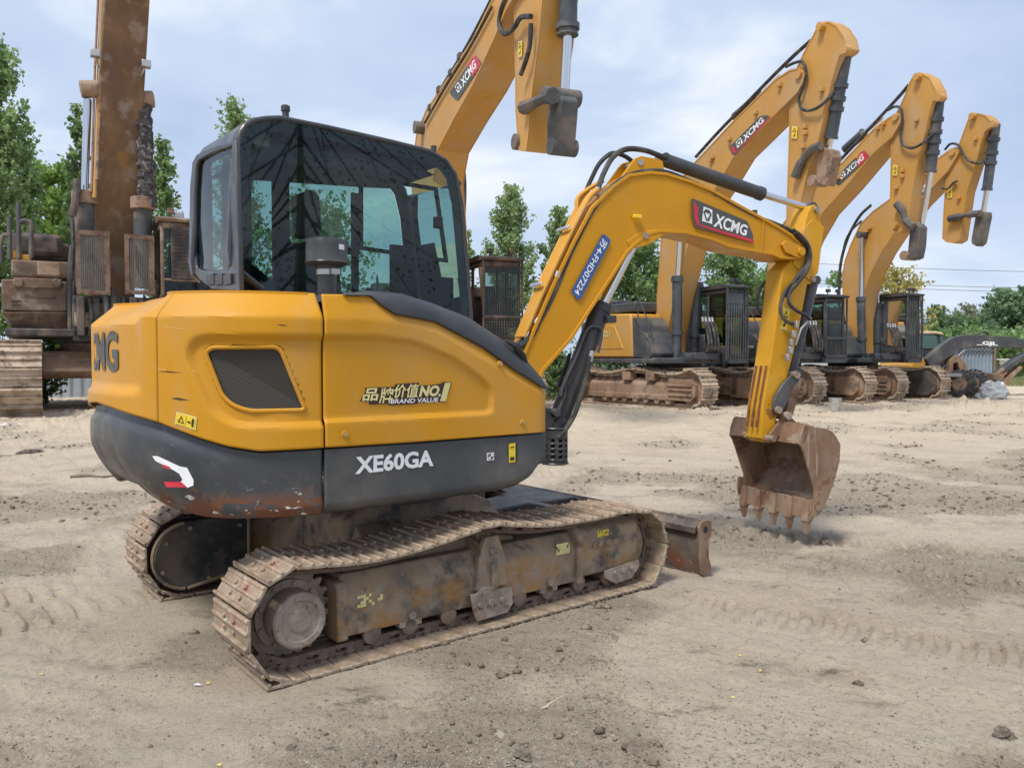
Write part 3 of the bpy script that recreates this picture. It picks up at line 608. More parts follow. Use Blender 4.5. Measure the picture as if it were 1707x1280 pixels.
mb = MB(); q = prof(BM, [(1013, 531)], -.05)[0]; mb.box((q[0]-.03, -.1, q[1]-.03), (q[0]+.04, .0, q[1]+.02)); q = prof(BM, [(926, 688)], -.08)[0]; mb.cyl((q[0], -.11, q[1]), (q[0], .0, q[1]), .028, seg=14); mb.build('bracket', M_trim, bc, bevel=.004)
def hose(name, px, off, r, m=M_rub, parent=None, seg=8, offs=None):
    pts = []
    for i, p in enumerate(px):
        o_ = offs[i] if offs else off; q = at(BM, p[0], p[1], o_); pts.append(tuple(q))
    mb = MB(); mb.tube(crom(pts, 7), r, seg); return bpart(mb, name, m, X) if parent is None else mb.build(name, m, parent)
hose('hose', [(984, 594), (978, 625), (968, 660), (958, 690), (944, 714), (930, 730)], -.10, .017)
mb = MB(); a = at(BM, 987, 585, -.10); b_ = at(BM, 983, 603, -.10); mb.cyl(tuple(a), tuple(b_), .017, seg=10); bpart(mb, 'hose_fitting', M_steel)
hose('hose', [(950, 590), (942, 615), (930, 645)], .06, .014)
# swing post and the perforated hose guard
mb = MB(); mb.cyl((0, 0, .62), (0, 0, 1.12), .13, seg=24); mb.prism([(-.05, .72), (.40, .80), (.50, .88), (.50, .97), (.25, 1.10), (.1, 1.2), (-.05, 1.12)], -.055, .10); bpart(mb, 'swing_post', M_trim, bevel=.01)
q = at(BM, 925, 740, -.02); gx, gz0, gz1 = q[0], at(BM, 925, 771, -.02)[2], at(BM, 925, 713, -.02)[2]; gr = .085
mb = MB(); nA, nZ = 40, 13; vs = []; fs = []
for j in range(nZ+1):
    for i in range(nA): th = 2*math.pi*i/nA; vs.append((gx+gr*math.cos(th), -.02+gr*math.sin(th), gz0+(gz1-gz0)*j/nZ))
for j in range(nZ):
    for i in range(nA):
        if j in (2, 4, 6, 8) and i % 4 in (1, 2): continue
        fs.append((j*nA+i, j*nA+(i+1) % nA, (j+1)*nA+(i+1) % nA, (j+1)*nA+i))
mb.add(vs, fs)
g_ = bpart(mb, 'hose_guard', M_blk, smooth=60); sl = g_.modifiers.new('thick', 'SOLIDIFY'); sl.thickness = .006
mb = MB(); th = np.linspace(0, 2*math.pi, 33); mb.tube([(gx+gr*math.cos(t), -.02+gr*math.sin(t), gz1) for t in th], .008, 6); mb.tube([(gx+gr*math.cos(t), -.02+gr*math.sin(t), gz0) for t in th], .008, 6); mb.build('guard_rim', M_blk, g_)
# pipes and hoses along the boom's back
def bk(px, y): return tuple(at(BM, px[0], px[1], y))
backline = [(882, 566), (889, 549), (918, 481), (955, 403), (978, 357)]
for k, y in enumerate((-.098, -.062, -.024, .014)):
    pts = []
    for (a_, b_) in backline:
        q = at(BM, a_, b_, YB0); pts.append((q[0]-.028, y, q[2]+.016))
    q = pts[-1]; pts += [(q[0]+.065, y+.01, q[2]+.10), (q[0]+.13, y+.015, q[2]+.16)] if k != 2 else [(q[0]+.02, y+.02, q[2]+.10), (q[0]+.10, y+.03, q[2]+.17), (q[0]+.22, y+.03, q[2]+.24)]
    mb = MB(); mb.tube(crom(pts, 6), .0155, 8); bpart(mb, 'oil_pipe', M_ypipe)
hose('hose', [(878, 575), (920, 497), (951, 423), (985, 357), (1010, 322), (1040, 297), (1075, 286), (1110, 287), (1150, 302), (1190, 322), (1225, 343), (1262, 362), (1292, 373), (1318, 385), (1334, 402)], -.10, .016)
hose('hose', [(870, 580), (905, 525), (935, 450), (960, 395), (975, 350), (1000, 310)], .10, .014)
hose('hose', [(973, 327), (985, 300), (1000, 272), (1020, 256), (1040, 260), (1055, 270)], .04, .016)
hose('hose', [(996, 318), (1006, 290), (1022, 262), (1045, 249), (1075, 251), (1100, 260), (1112, 264)], -.05, .019)
for a_, b_, y in (((970, 336), (974, 325), .04), ((993, 325), (997, 314), -.05), ((928, 463), (931, 453), -.10), ((891, 540), (900, 528), -.09), ((884, 556), (876, 568), -.06)):
    mb = MB(); mb.cyl(bk(a_, y), bk(b_, y), .021, seg=10); bpart(mb, 'hose_fitting', M_steel)
hose('hose', [(896, 541), (886, 560), (868, 578)], -.10, .020); hose('hose', [(889, 548), (876, 565), (862, 575)], -.05, .020)
for (a_, b_) in ((947, 386), (902, 480)):
    q = at(BM, a_+14, b_, YB0-.0); mb = MB(); M = Matrix.Translation((q[0]-.045, 0, q[2]+.02))@Matrix.Rotation(R(-62), 4, 'Y')
    mb.box((-.014, -.118, .008), (.014, .05, .02), M=M); bpart(mb, 'pipe_clamp', M_steel, bevel=.003)
for p in ((1192, 323), (1258, 355)):
    q = at(BM, *p, -.10); mb = MB(); mb.box((q[0]-.014, -.115, q[2]-.02), (q[0]+.014, -.085, q[2]+.02)); bpart(mb, 'hose_clip', M_trim, bevel=.003)
# arm cylinder on top of the boom
P = prof(BM, [(1104, 266), (1271, 324), (1349, 348)], 0); ac = cylinder(P[0], P[1], P[2], .048, .026)
# ------------------------------------------------------------------ arm
A0, A1 = -.085, .085
apx = [(1290, 431), (1318, 436), (1330, 400), (1341, 375), (1346, 355), (1352, 343), (1358, 341), (1365, 347), (1368, 362), (1370, 379), (1362, 440), (1359, 466), (1352, 474), (1346, 473), (1330, 560), (1310, 640), (1296, 690), (1291, 722), (1285, 735), (1276, 738), (1269, 731), (1271, 680), (1283, 610), (1296, 520), (1304, 450)]
ap = prof(BM, apx[1:], A0)
mb = MB(); mb.prism(ap, A0, A1); arm = bpart(mb, 'arm', M_yarm, bevel=.007, smooth=30)
tp = prof(BM, [(1322, 420), (1341, 375), (1346, 355), (1352, 343), (1358, 341), (1365, 347), (1368, 362), (1371, 378), (1363, 440), (1359, 466), (1352, 474), (1340, 470)], A0)
mb = MB(); mb.prism([p for p in prof(BM, [(1340, 379), (1352, 366), (1372, 378), (1362, 455), (1350, 470), (1320, 440)], A0)], A0-.012, A0-.002); mb.build('doubler_plate', M_yarm, arm, bevel=.004)
for p in ((1360, 350), (1353, 466)):
    q = at(BM, *p, A0); mb = MB(); mb.cyl((q[0], A0-.022, q[2]), (q[0], A1+.01, q[2]), .024, seg=16); mb.build('pin', M_hub, arm)
# rusty wear bars on the arm's inner face
mb = MB(); c0 = at(BM, 1283, 610, A0); c1 = at(BM, 1271, 680, A0); dx = (c1[0]-c0[0])/(c1[2]-c0[2])
for y in (-.055, 0, .055):
    z0, z1 = c0[2]+.0, at(BM, 1269, 712, A0)[2]; mb.tube([(c0[0]-.004, y, z0), (c0[0]+(z1-z0)*dx-.004, y, z1)], .010, 6)
mb.build('wear_bar', mat('rusty_wear_bar', RUST, .8, var=.3, vscale=20, layers=[((.45, .25, .05), 25, .6, .1, .5)]), arm)
mb = MB(); warn(mb, BQ([(1300, 548), (1311, 551), (1317, 517), (1305, 513)], A0), b3(A0), .003, False); mb.build('warning_sticker', WM, arm, smooth=0)
# hoses looping at the joint
for k, (px, off) in enumerate(([[(1325, 388), (1340, 402), (1348, 420), (1345, 445), (1328, 465), (1312, 482), (1302, 505), (1302, 522), (1310, 535), (1322, 540)], -.13], [[(1330, 388), (1345, 405), (1351, 425), (1346, 450), (1330, 472), (1316, 490), (1316, 506), (1328, 518), (1342, 525), (1350, 532)], -.15], [[(1322, 383), (1338, 396), (1346, 415), (1344, 438), (1330, 460), (1316, 478), (1308, 495)], -.115])):
    hose('hose', px, off, .0135)
for px, off in (([(1284, 462), (1268, 480), (1262, 505), (1266, 520), (1274, 528)], .12), ([(1286, 470), (1275, 485), (1273, 500), (1278, 508)], .15)): hose('hose', px, off, .013)
mb = MB(); hv = [(1327, 540), (1323, 556), (1318, 570), (1318, 583), (1312, 595)]
for i, p in enumerate(hv):
    q = at(BM, *p, -.13); mb.box((q[0]-.012-.01*(i % 2), -.145, q[2]-.03), (q[0]+.014, -.105, q[2]+.022))
bpart(mb, 'valve_block', M_steel, bevel=.005)
mb = MB(); q0, q1, q2 = at(BM, 1352, 530, -.14), at(BM, 1335, 548, -.13), at(BM, 1326, 575, -.12); mb.tube([q0, q1, q2], .009, 6); bpart(mb, 'oil_pipe', M_steel)
# bucket cylinder in front of the arm and linkage
P = prof(BM, [(1352, 470), (1316, 610), (1322, 632)], 0.0)
PB = prof(BM, [(1355, 468), (1318, 620), (1326, 626)], .0)
bkc = cylinder(PB[0], PB[1], prof(BM, [(1325, 622)], -.0)[0], .045, .026)
lk = prof(BM, [(1320, 622), (1326, 617), (1331, 622), (1330, 636), (1318, 645), (1312, 668), (1300, 689), (1292, 690), (1287, 683), (1290, 662), (1303, 640)], -.11)
mb = MB(); mb.prism(lk, -.125, -.098); mb.prism(lk, .098, .125); lko = bpart(mb, 'link_plate', M_grey, bevel=.005)
mb = MB()
for p in ((1325, 625), (1295, 683)): q = at(BM, *p, -.12); mb = MB(); mb.cyl((q[0], -.15, q[2]), (q[0], .15, q[2]), .027, seg=16); mb.build('pin', M_hub, lko)
lk2 = prof(BM, [(1318, 640), (1332, 630), (1330, 650), (1318, 690), (1310, 700), (1304, 690)], -.02); mb = MB(); mb.prism(lk2, -.05, .05); bpart(mb, 'bucket_link', M_bkt, bevel=.006)
# ------------------------------------------------------------------ bucket
BY0, BY1 = -.34, .44
side = prof(BM, [(1341, 708), (1345, 706), (1358, 712), (1377, 714), (1388, 719), (1396, 730), (1401.5, 741), (1400, 769), (1392, 800), (1381, 830), (1370, 852), (1363, 860), (1354, 862), (1357, 838), (1358, 815), (1352, 795), (1344, 768), (1338, 750), (1333, 741), (1335, 726)], BY0)
inner = inset_poly(side, .014); bk_o = MB()
bk_o.prism(side, BY0, BY0+.016); bk_o.prism(side, BY1-.016, BY1)
i_a, i_b = 0, 11                                    # skin runs along the back of the side plate
skin = side[1:13]; skin_in = inner[1:13]; n = len(skin)
vs = [(a, BY0+.01, b_) for a, b_ in skin]+[(a, BY1-.01, b_) for a, b_ in skin]+[(a, BY0+.01, b_) for a, b_ in skin_in]+[(a, BY1-.01, b_) for a, b_ in skin_in]
fs = [(i, i+1, n+i+1, n+i) for i in range(n-1)]+[(2*n+i, 3*n+i, 3*n+i+1, 2*n+i+1) for i in range(n-1)]+[(0, n, 3*n, 2*n), (n-1, 3*n-1, 4*n-1, 2*n-1)]
bk_o.add(vs, fs)
tb = prof(BM, [(1329, 711), (1345, 706), (1345, 712), (1340, 722), (1335, 742), (1332, 738)], BY0)   # torsion box along the mouth's top
bx0, bz0 = side[0]; bx1, bz1 = side[-2]
bk_o.prism([side[0], side[-2], (side[-2][0]+.05, side[-2][1]+.01), (side[0][0]+.06, side[0][1]-.02)], BY0, BY1)
bucket = bpart(bk_o, 'bucket', M_bkt, bevel=.004)
# ears, teeth, cutters
ear = prof(BM, [(1274, 733), (1280, 738), (1288, 737), (1295, 728), (1330, 708), (1318, 696), (1311, 685), (1304, 690), (1296, 704), (1282, 722)], -.11)
mb = MB()
for y in (-.125, .10): mb.prism(ear, y, y+.022)
eo = mb.build('bucket_ear', M_bkt, bucket, bevel=.004)
mb = MB(); q = at(BM, 1283, 730, -.12); mb.cyl((q[0], -.17, q[2]), (q[0], .17, q[2]), .024, seg=18); mb.build('pin', M_bkt, eo); mb = MB(); q = at(BM, 1311, 693, -.12); mb.cyl((q[0], -.15, q[2]), (q[0], .15, q[2]), .030, seg=18); mb.build('pin', M_hub, eo)
ex, ez = side[12]; tx, tz = side[13]
dirv = Vector((ex-tx, 0, ez-tz)).normalized(); nrm = Vector((dirv.z, 0, -dirv.x))
lip = MB(); L0 = Vector((ex, 0, ez)); lip.prism([(L0.x-.002, L0.z+.12), (L0.x+.02, L0.z+.12), (L0.x+.014, L0.z-.015), (L0.x-.01, L0.z-.02)], BY0+.01, BY1-.01); lip.build('cutting_lip', M_bkt, bucket, bevel=.003)
for k in range(5):
    y = BY0+.05+k*(.68/4); mb = MB(); w1 = .028
    vs = []
    for (dz, hx, hw) in ((.12, .022, .024), (.02, .036, .033), (-.035, .030, .030), (-.036, .025, .025), (-.13, .010, .014)):
        c = Vector((L0.x+.004+(-.012 if dz < 0 else .004)*1, y, L0.z+dz)); vs += [(c.x-hx, y-hw, c.z), (c.x+hx, y-hw, c.z), (c.x+hx, y+hw, c.z), (c.x-hx, y+hw, c.z)]
    fs = [(3, 2, 1, 0), (16, 17, 18, 19)]+[(r_*4+i, r_*4+(i+1) % 4, (r_+1)*4+(i+1) % 4, (r_+1)*4+i) for r_ in range(4) for i in range(4)]
    mb.add(vs, fs); mb.build('tooth', M_bkt, bucket, bevel=.004)
for y in (BY0-.014, BY1):
    sc_ = prof(BM, [(1359, 818), (1375, 820), (1377, 832), (1368, 850), (1360, 852), (1357, 838)], BY0)
    if y > 0: sc_ = [(a-.05, b_) for a, b_ in sc_]
    mb = MB(); mb.prism(sc_, y, y+.014); mb.build('side_cutter', M_bkt, bucket, bevel=.003)

# ------------------------------------------------------------------ undercarriage
XS, RS, XI, RI = -.995, .235, 1.075, .225
top = [(-.70, .462), (-.41, .475), (-.11, .517), (.02, .528), (.21, .50), (.35, .482), (.49, .475), (.72, .472), (.95, .478)]
path = [(XS+RS*math.cos(t), .018+RS-.0+RS*math.sin(t)) for t in np.linspace(R(272), R(92), 22)]+top+[(XI+RI*math.cos(t), .015+RI+RI*math.sin(t)) for t in np.linspace(R(88), R(-60), 16)]+[(1.0, .022)]
path = crom(path, 4, True); PA = np.array(path+[path[0]]); sg = np.hypot(*(PA[1:]-PA[:-1]).T); CS = np.concatenate([[0], np.cumsum(sg)]); NSH = 43; PITCH = CS[-1]/NSH
# one shoe: plate, three grousers, bolt heads and its pair of chain links
sh = MB(); hw = .20; hl = PITCH/2-.003
sh.box((-hl, -hw, -.008), (hl, hw, .006))
for gx_, gh in ((-hl+.012, .020), (hl*.1, .016), (hl-.010, .011)):
    sh.prism([(gx_-.010, .004), (gx_-.006, gh), (gx_+.005, gh), (gx_+.010, .004)], -hw, hw)
for bx_ in (-.022, .026):
    for by_ in (-.055, .055): sh.cyl((bx_, by_, .004), (bx_, by_, .018), .011, seg=6)
shm = sh.build('track_shoe', M_shoe, X, smooth=30, bevel=.0025, seg=1)
lkm = MB()
for by_ in (-.06, .06):
    lp_ = round_poly([(-hl-.008, -.06), (hl+.008, -.06), (hl+.008, -.012), (hl*.3, -.008), (-hl*.3, -.008), (-hl-.008, -.012)], .018)
    lkm.ring(lp_, [(a*.38, -.034+(b_+.034)*.35) for a, b_ in lp_], by_-.012, by_+.012)
lkm.cyl((0, -.05, -.035), (0, .05, -.035), .014, seg=8)
for bx_ in (-.022, .026):
    for by_ in (-.085, .085): lkm.cyl((bx_, by_, -.008), (bx_, by_, -.02), .010, seg=6)
lko_ = lkm.build('track_link', M_link, X, smooth=30)
first = [shm, lko_]
def track(yc, flip):
    base = MB(); pin_ring = []
    for i in range(0, NSH*2):
        s_ = (i+.0)*PITCH/2; x_ = np.interp(s_, CS, PA[:, 0]); z_ = np.interp(s_, CS, PA[:, 1]); pin_ring.append((x_, z_))
    pin_ring = [p for p in inset_poly(pin_ring, .036)]
    base.ring(pin_ring, inset_poly(pin_ring, .016), yc-.035, yc+.035)
    tr = base.build('track', M_link, X, smooth=30)
    for i in range(NSH):
        s_ = (i+.37)*PITCH; e_ = PITCH*.45
        x_, z_ = [np.interp(s_ % CS[-1], CS, PA[:, k]) for k in (0, 1)]
        xa, za = [np.interp((s_-e_) % CS[-1], CS, PA[:, k]) for k in (0, 1)]; xb, zb = [np.interp((s_+e_) % CS[-1], CS, PA[:, k]) for k in (0, 1)]
        a = math.atan2(zb-za, xb-xa)              # path runs clockwise seen from the right: outward is to its left
        t = Vector((math.cos(a), 0, math.sin(a))); o_ = Vector((-math.sin(a), 0, math.cos(a)))
        M = Matrix(((t.x, 0, o_.x, x_), (0, 1, 0, yc), (t.z, 0, o_.z, z_), (0, 0, 0, 1)))
        for src in first:
            if src.parent is X and src.get('used') is None and len(first_used) < 2: c = src; first_used.append(1); c['used'] = 1
            else: c = copyobj(src)
            c.parent = tr; c.matrix_local = M@Matrix.Translation((0, random.uniform(-.002, .002), 0))
    return tr
first_used = []
for yc in (-.76, .76): trk = track(yc, 1)
for o in list(bpy.data.objects):
    if 'used' in o: del o['used']
def und(sy):
    """one side frame; sy=-1 right"""
    def Y(a): return sy*(a-.04 if a >= .85 else a)
    mb = MB()
    cs = [(.90, .115), (.90, .30), (.80, .385), (.62, .385), (.62, .115)]
    mb.prism([(Y(a), b_) for a, b_ in cs], -.76, .66, ax=0)
    mb.prism([(-.60, .385), (-.2, .43), (.1, .44), (.3, .40), (.3, .38), (-.6, .37)], Y(.66), Y(.74))
    mb.prism([(Y(.66), .10), (Y(.905), .10), (Y(.905), .33), (Y(.88), .36), (Y(.66), .36)], -.80, -.745, ax=0)
    sf = mb.build('side_frame', M_tfr, X, bevel=.012)
    mb = MB(); cs2 = [(.915, .135), (.915, .385), (.86, .42), (.62, .42), (.62, .135)]; mb.prism([(Y(a), b_) for a, b_ in cs2], .67, 1.14, ax=0)
    mb.prism([(Y(.60), .10), (Y(.93), .10), (Y(.93), .37), (Y(.86), .43), (Y(.60), .44)], .64, .685, ax=0); mb.build('tension_housing', M_tfr, sf, bevel=.015)
    mb = MB(); mb.prism(round_poly([(.76, .285), (1.02, .285), (1.04, .30), (1.04, .325), (.78, .325), (.76, .31)], .012), Y(.912), Y(.925))
    for x_ in (.80, 1.0): mb.cyl((x_, Y(.92), .305), (x_, Y(.94), .305), .014, seg=8)
    mb.build('cover_strip', M_tfr, sf, bevel=.003)
    mb = MB(); mb.prism([(-.06, .20), (.14, .20), (.12, .36), (.08, .46), (.0, .46), (-.04, .36)], Y(.895), Y(.93)); mb.prism([(.03, .19), (.06, .19), (.06, .33), (.03, .33)], Y(.93), Y(.95)); mb.prism([(Y(.72), .36), (Y(.93), .36), (Y(.93), .40), (Y(.72), .47)], -.02, .08, ax=0); mb.cyl((.04, Y(.92), .385), (.04, Y(.94), .385), .02, seg=12); mb.cyl((.04, Y(.60), .46), (.04, Y(.86), .46), .045, seg=16)
    mb.build('carrier_bracket', M_tfr, sf, bevel=.004)
    for gp in ([(-.10, .19), (-.06, .19), (-.02, .215), (.03, .21), (.06, .19), (.16, .18), (.17, .10), (.13, .055), (-.06, .05), (-.08, .10)], [(.84, .15), (1.12, .17), (1.13, .13), (1.06, .07), (.93, .06), (.84, .11)]):
        mb = MB(); mb.prism(gp, Y(.925), Y(.94)); cx = sum(a for a, _ in gp)/len(gp)
        for d_ in (-.07, .0, .07): mb.cyl((cx+d_, Y(.935), .13), (cx+d_, Y(.952), .13), .014 if d_ else .02, seg=8)
        mb.build('roller_guard', M_hub, sf, bevel=.003)
    for x_ in (-.42, .45): mb = MB(); mb.cyl((x_, Y(.89), .15), (x_, Y(.92), .15), .02, seg=8); mb.build('bolt', M_hub, sf)
    for x_ in (-.42, .45): mb = MB(); mb.box((x_-.06, min(Y(.86), Y(.9)), .095), (x_+.06, max(Y(.86), Y(.9)), .125)); mb.build('guide_lug', M_hub, sf)
    for x_ in (-.62, -.42, -.2, .03, .25, .45, .68, .9): 
        mb = MB(); mb.lathe((x_, Y(.66), .098), [(0, .03), (.005, .045), (.02, .045), (.03, .034), (.17, .034), (.18, .045), (.195, .045), (.2, .03)], (0, sy, 0), 16); mb.build('roller', M_link, sf)
    # sprocket with teeth and the final drive
    mb = MB(); n = 23; vs = []
    tooth = []
    for i in range(n*4):
        r_ = .205 if i % 4 in (1, 2) else .178; t = 2*math.pi*i/(n*4); tooth.append((XS+r_*math.cos(t), .253+r_*math.sin(t)))
    mb.prism(tooth, Y(.745), Y(.775)); spr = mb.build('sprocket', M_hub, X)
    mb = MB(); mb.lathe((XS, Y(.70), .253), [(0, .17), (.075, .17), (.078, .15), (.10, .15), (.102, .118), (.213, .118), (.222, .110), (.2225, .088), (.217, .084), (.2165, .05), (.221, .046), (.2215, .01)], (0, sy, 0), 40)
    for k in range(9): t = 2*math.pi*k/9; mb.cyl((XS+.135*math.cos(t), Y(.79), .253+.135*math.sin(t)), (XS+.135*math.cos(t), Y(.812), .253+.135*math.sin(t)), .011, seg=6)
    for k in range(8): t = R(10)+2*math.pi*k/8; mb.cyl((XS+.098*math.cos(t), Y(.88)+sy*.035, .253+.098*math.sin(t)), (XS+.098*math.cos(t), Y(.88)+sy*.088, .253+.098*math.sin(t)), .007, seg=6)
    mb.build('final_drive', M_hub, spr, smooth=40)
    mb = MB(); mb.prism(round_poly([(XS-.20, .16), (XS-.19, .30), (XS-.1, .43), (XS+.05, .44), (XS+.34, .43), (XS+.34, .12), (XS+.15, .07), (XS-.05, .05)], .08), Y(.56), Y(.64)); mc_ = mb.build('motor_cover', mat('dusty_black_cover', (.03, .033, .036), .6, var=.2, vscale=5, layers=[((.19, .155, .12), 2.5, .50, .12, .6), ((.13, .10, .08), 12, .58, .06, .6)], bump=(25, .3, .004)), sf, bevel=.008)
    mb = MB(); arc = [(XS-.02+.185*math.cos(t), .25+.185*math.sin(t)) for t in np.linspace(R(95), R(265), 20)]; mb.tube([(a_, Y(.545), b_) for a_, b_ in arc], .010, 6); mb.tube([(XS-.02, Y(.545), .065), (XS+.34, Y(.545), .13)], .010, 6); mb.tube([(XS+.33, Y(.545), .12), (XS+.33, Y(.545), .43)], .010, 6); mb.build('cover_rim', M_tfr, mc_)
    for bx_, bz_ in ((-.15, .17), (-.13, .33), (0, .40), (.28, .17), (.28, .38), (.1, .1)): mb = MB(); mb.cyl((XS+bx_, Y(.565), bz_), (XS+bx_, Y(.545), bz_), .012, seg=6); mb.build('bolt', M_hub, mc_)
    mb = MB(); mb.lathe((XI, Y(.70), .245), [(0, .16), (.02, .165), (.03, .19), (.045, .19), (.05, .165), (.075, .165), (.08, .19), (.095, .19), (.105, .165), (.125, .16)], (0, sy, 0), 36); mb.build('idler', M_hub, sf, smooth=40)
    # stencilled notices
    rr_ = random.Random(3)
    for (x0, z0, w_, h_, mi) in ((-.70, .235, .13, .055, 0), (.50, .285, .10, .06, 0), (.80, .345, .09, .035, 1)):
        mb = MB()
        for a_ in range(9):
            for b_ in range(4):
                if rr_.random() < (.55 if mi == 0 and x0 < 0 else .75): mb.add([(x0+w_*(a_+u)/9, Y(.9025 if x0 < .7 else .9175), z0+h_*(b_+v_)/4) for u, v_ in ((0, 0), (1, rr_.uniform(0, .2)), (1, 1), (rr_.uniform(0, .2), 1))], [(0, 1, 2, 3)], mi)
        mb.build('worn_stencil', [M_cream, M_ydec], sf, smooth=0)
und(-1); und(1)
mb = MB(); mb.prism(round_poly([(-.45, .18), (.5, .18), (.5, .5), (.32, .58), (-.32, .58), (-.45, .5)], .04), -.30, .30)
for sy in (-1, 1):
    mb.add([(-.5, sy*.25, .2), (-.15, sy*.25, .2), (-.15, sy*.25, .5), (-.4, sy*.25, .5), (-.55, sy*.64, .2), (-.15, sy*.64, .2), (-.15, sy*.64, .36), (-.5, sy*.64, .36)], [(0, 1, 2, 3), (4, 5, 6, 7), (0, 1, 5, 4), (1, 2, 6, 5), (2, 3, 7, 6), (3, 0, 4, 7)])
    mb.add([(.1, sy*.25, .2), (.5, sy*.25, .2), (.45, sy*.25, .5), (.1, sy*.25, .5), (.15, sy*.64, .2), (.62, sy*.64, .2), (.55, sy*.64, .36), (.15, sy*.64, .36)], [(0, 1, 2, 3), (4, 5, 6, 7), (0, 1, 5, 4), (1, 2, 6, 5), (2, 3, 7, 6), (3, 0, 4, 7)])
mb.build('carbody', M_tfr, X, bevel=.01)
mb = MB(); mb.cyl((0, 0, .56), (0, 0, .70), .36, seg=40); mb.cyl((0, 0, .69), (0, 0, .78), .42, seg=40); mb.build('slewing_ring', M_blk, X)
# dozer blade
mb = MB(); bl = [(1.66, .0), (1.70, .0), (1.69, .06), (1.665, .13), (1.66, .2), (1.675, .27), (1.70, .335), (1.665, .345), (1.635, .28), (1.625, .2), (1.635, .08)]
mb.prism(bl, -.95, .95); mb.prism([(1.60, .26), (1.66, .30), (1.665, .33), (1.60, .30)], -.93, .93); blade = mb.build('dozer_blade', mat('scuffed_blade_paint', BLK, .5, var=.2, layers=[(MUD, 3, .5, .15, .6), (RUST, 5, .53, .08, .9, (.08, .2)), ((.3, .27, .22), 20, .64, .05, .6)], bump=(30, .2, .003)), X, bevel=.004)
for y in (-.965, .945):
    mb = MB(); ep = [(1.60, .30), (1.62, .335), (1.68, .345), (1.72, .33), (1.725, .27), (1.695, .2), (1.70, .1), (1.725, .04), (1.72, .0), (1.64, .0), (1.615, .1), (1.62, .22)]
    mb.prism(ep, y, y+.02); e_o = mb.build('end_plate', M_bkt, blade, bevel=.003); mb = MB(); mb.cyl((1.66, y-.002, .285), (1.66, y+.022, .285), .022, seg=16); mb.build('lifting_eye', M_dark, e_o)
for y in (-.42, .42):
    mb = MB(); mb.prism([(.45, .22), (.55, .34), (1.2, .26), (1.64, .26), (1.64, .06), (1.2, .12), (.5, .18)], y-.05, y+.05); mb.build('blade_arm', M_tfr, blade, bevel=.006)
mb = MB(); mb.cyl((.5, 0, .38), (1.62, 0, .22), .055, seg=16); mb.prism([(.40, .40), (.9, .43), (1.45, .30), (1.6, .22), (.6, .2)], -.16, .16); mb.build('blade_cylinder', M_blk, blade, bevel=.01)
mb = MB(); mb.prism([(1.15, .34), (1.2, .36), (1.55, .36), (1.62, .33), (1.62, .29), (1.2, .30)], .1, .8); mb.build('blade_guard', M_blk, blade, bevel=.01)
# ------------------------------------------------------------------ the big excavators parked behind
M_btr = mat('dried_mud_track_steel', (.34, .25, .175), .8, var=.3, vscale=3, layers=[((.52, .42, .32), 2.5, .50, .12, .8), ((.10, .07, .05), 7, .58, .08, .7)], bump=(12, .5, .02))
M_bfr = mat('mud_caked_frame', (.27, .165, .105), .85, var=.25, vscale=2, layers=[((.36, .27, .2), 1.6, .52, .12, .7), ((.07, .065, .065), 3.5, .60, .08, .7)], bump=(14, .4, .02))
M_bfk = mat('dusty_dark_frame', (.075, .078, .082), .7, var=.2, vscale=2, layers=[((.25, .19, .14), 1.6, .55, .12, .6)], bump=(14, .3, .02))
M_bgr = mat('dark_machine_paint', (.05, .054, .06), .5, var=.12, layers=[((.3, .26, .21), 1.4, .60, .15, .4)])
M_byl = mat('big_machine_yellow', (.56, .28, .03), .45, var=.06, vscale=.8, layers=[(DUST, .9, .58, .15, .35), ((.25, .12, .04), 5, .72, .03, .5)])
M_byl2 = mat('big_boom_yellow', (.52, .265, .05), .5, var=.08, vscale=.7, layers=[(DUST, .8, .55, .18, .35), (DUST, 2.5, .60, .1, .25, (1., 1., .3)), ((.2, .1, .04), 5, .73, .03, .6)])
M_rboom = mat('rust_washed_boom', (.22, .125, .06), .8, var=.3, vscale=.7, layers=[((.13, .075, .048), .9, .5, .14, .85, (1., 1., .35)), ((.34, .27, .22), 2.2, .58, .08, .6), ((.34, .18, .03), 1.3, .64, .06, .5)], bump=(8, .25, .02))
M_mudm = mat('mud_covered_panel', (.17, .12, .085), .85, var=.25, vscale=1.5, layers=[((.42, .35, .28), 1.6, .58, .1, .75), ((.13, .06, .035), 2.4, .58, .06, .8), ((.05, .05, .05), 4, .66, .04, .6)], bump=(10, .45, .03))
M_mudk = mat('dirty_dark_panel', (.055, .05, .048), .75, var=.2, layers=[((.2, .15, .12), 1.5, .55, .12, .7)], bump=(10, .3, .02))
M_glass2 = glass_mat('green_cab_glass', (.30, .45, .40))
M_rag = mat('torn_dark_rag', (.05, .045, .045), .9, var=.4, vscale=12, layers=[((.3, .27, .25), 8, .58, .06, .7)])
M_bcyl = mat('grey_cylinder_paint', (.05, .06, .072), .4, var=.1, layers=[(DUST, 2, .62, .15, .3)])
def big_frame(px, py, yaw, s, ref=(2.1, -1.6)):
    g = ground_at(px, py); a = R(yaw); F = np.array([math.sin(a), math.cos(a)]); L = np.array([-math.cos(a), math.sin(a)])
    o = g[:2]-ref[0]*s*F-ref[1]*s*L; return Fr(o[0], o[1], yaw)
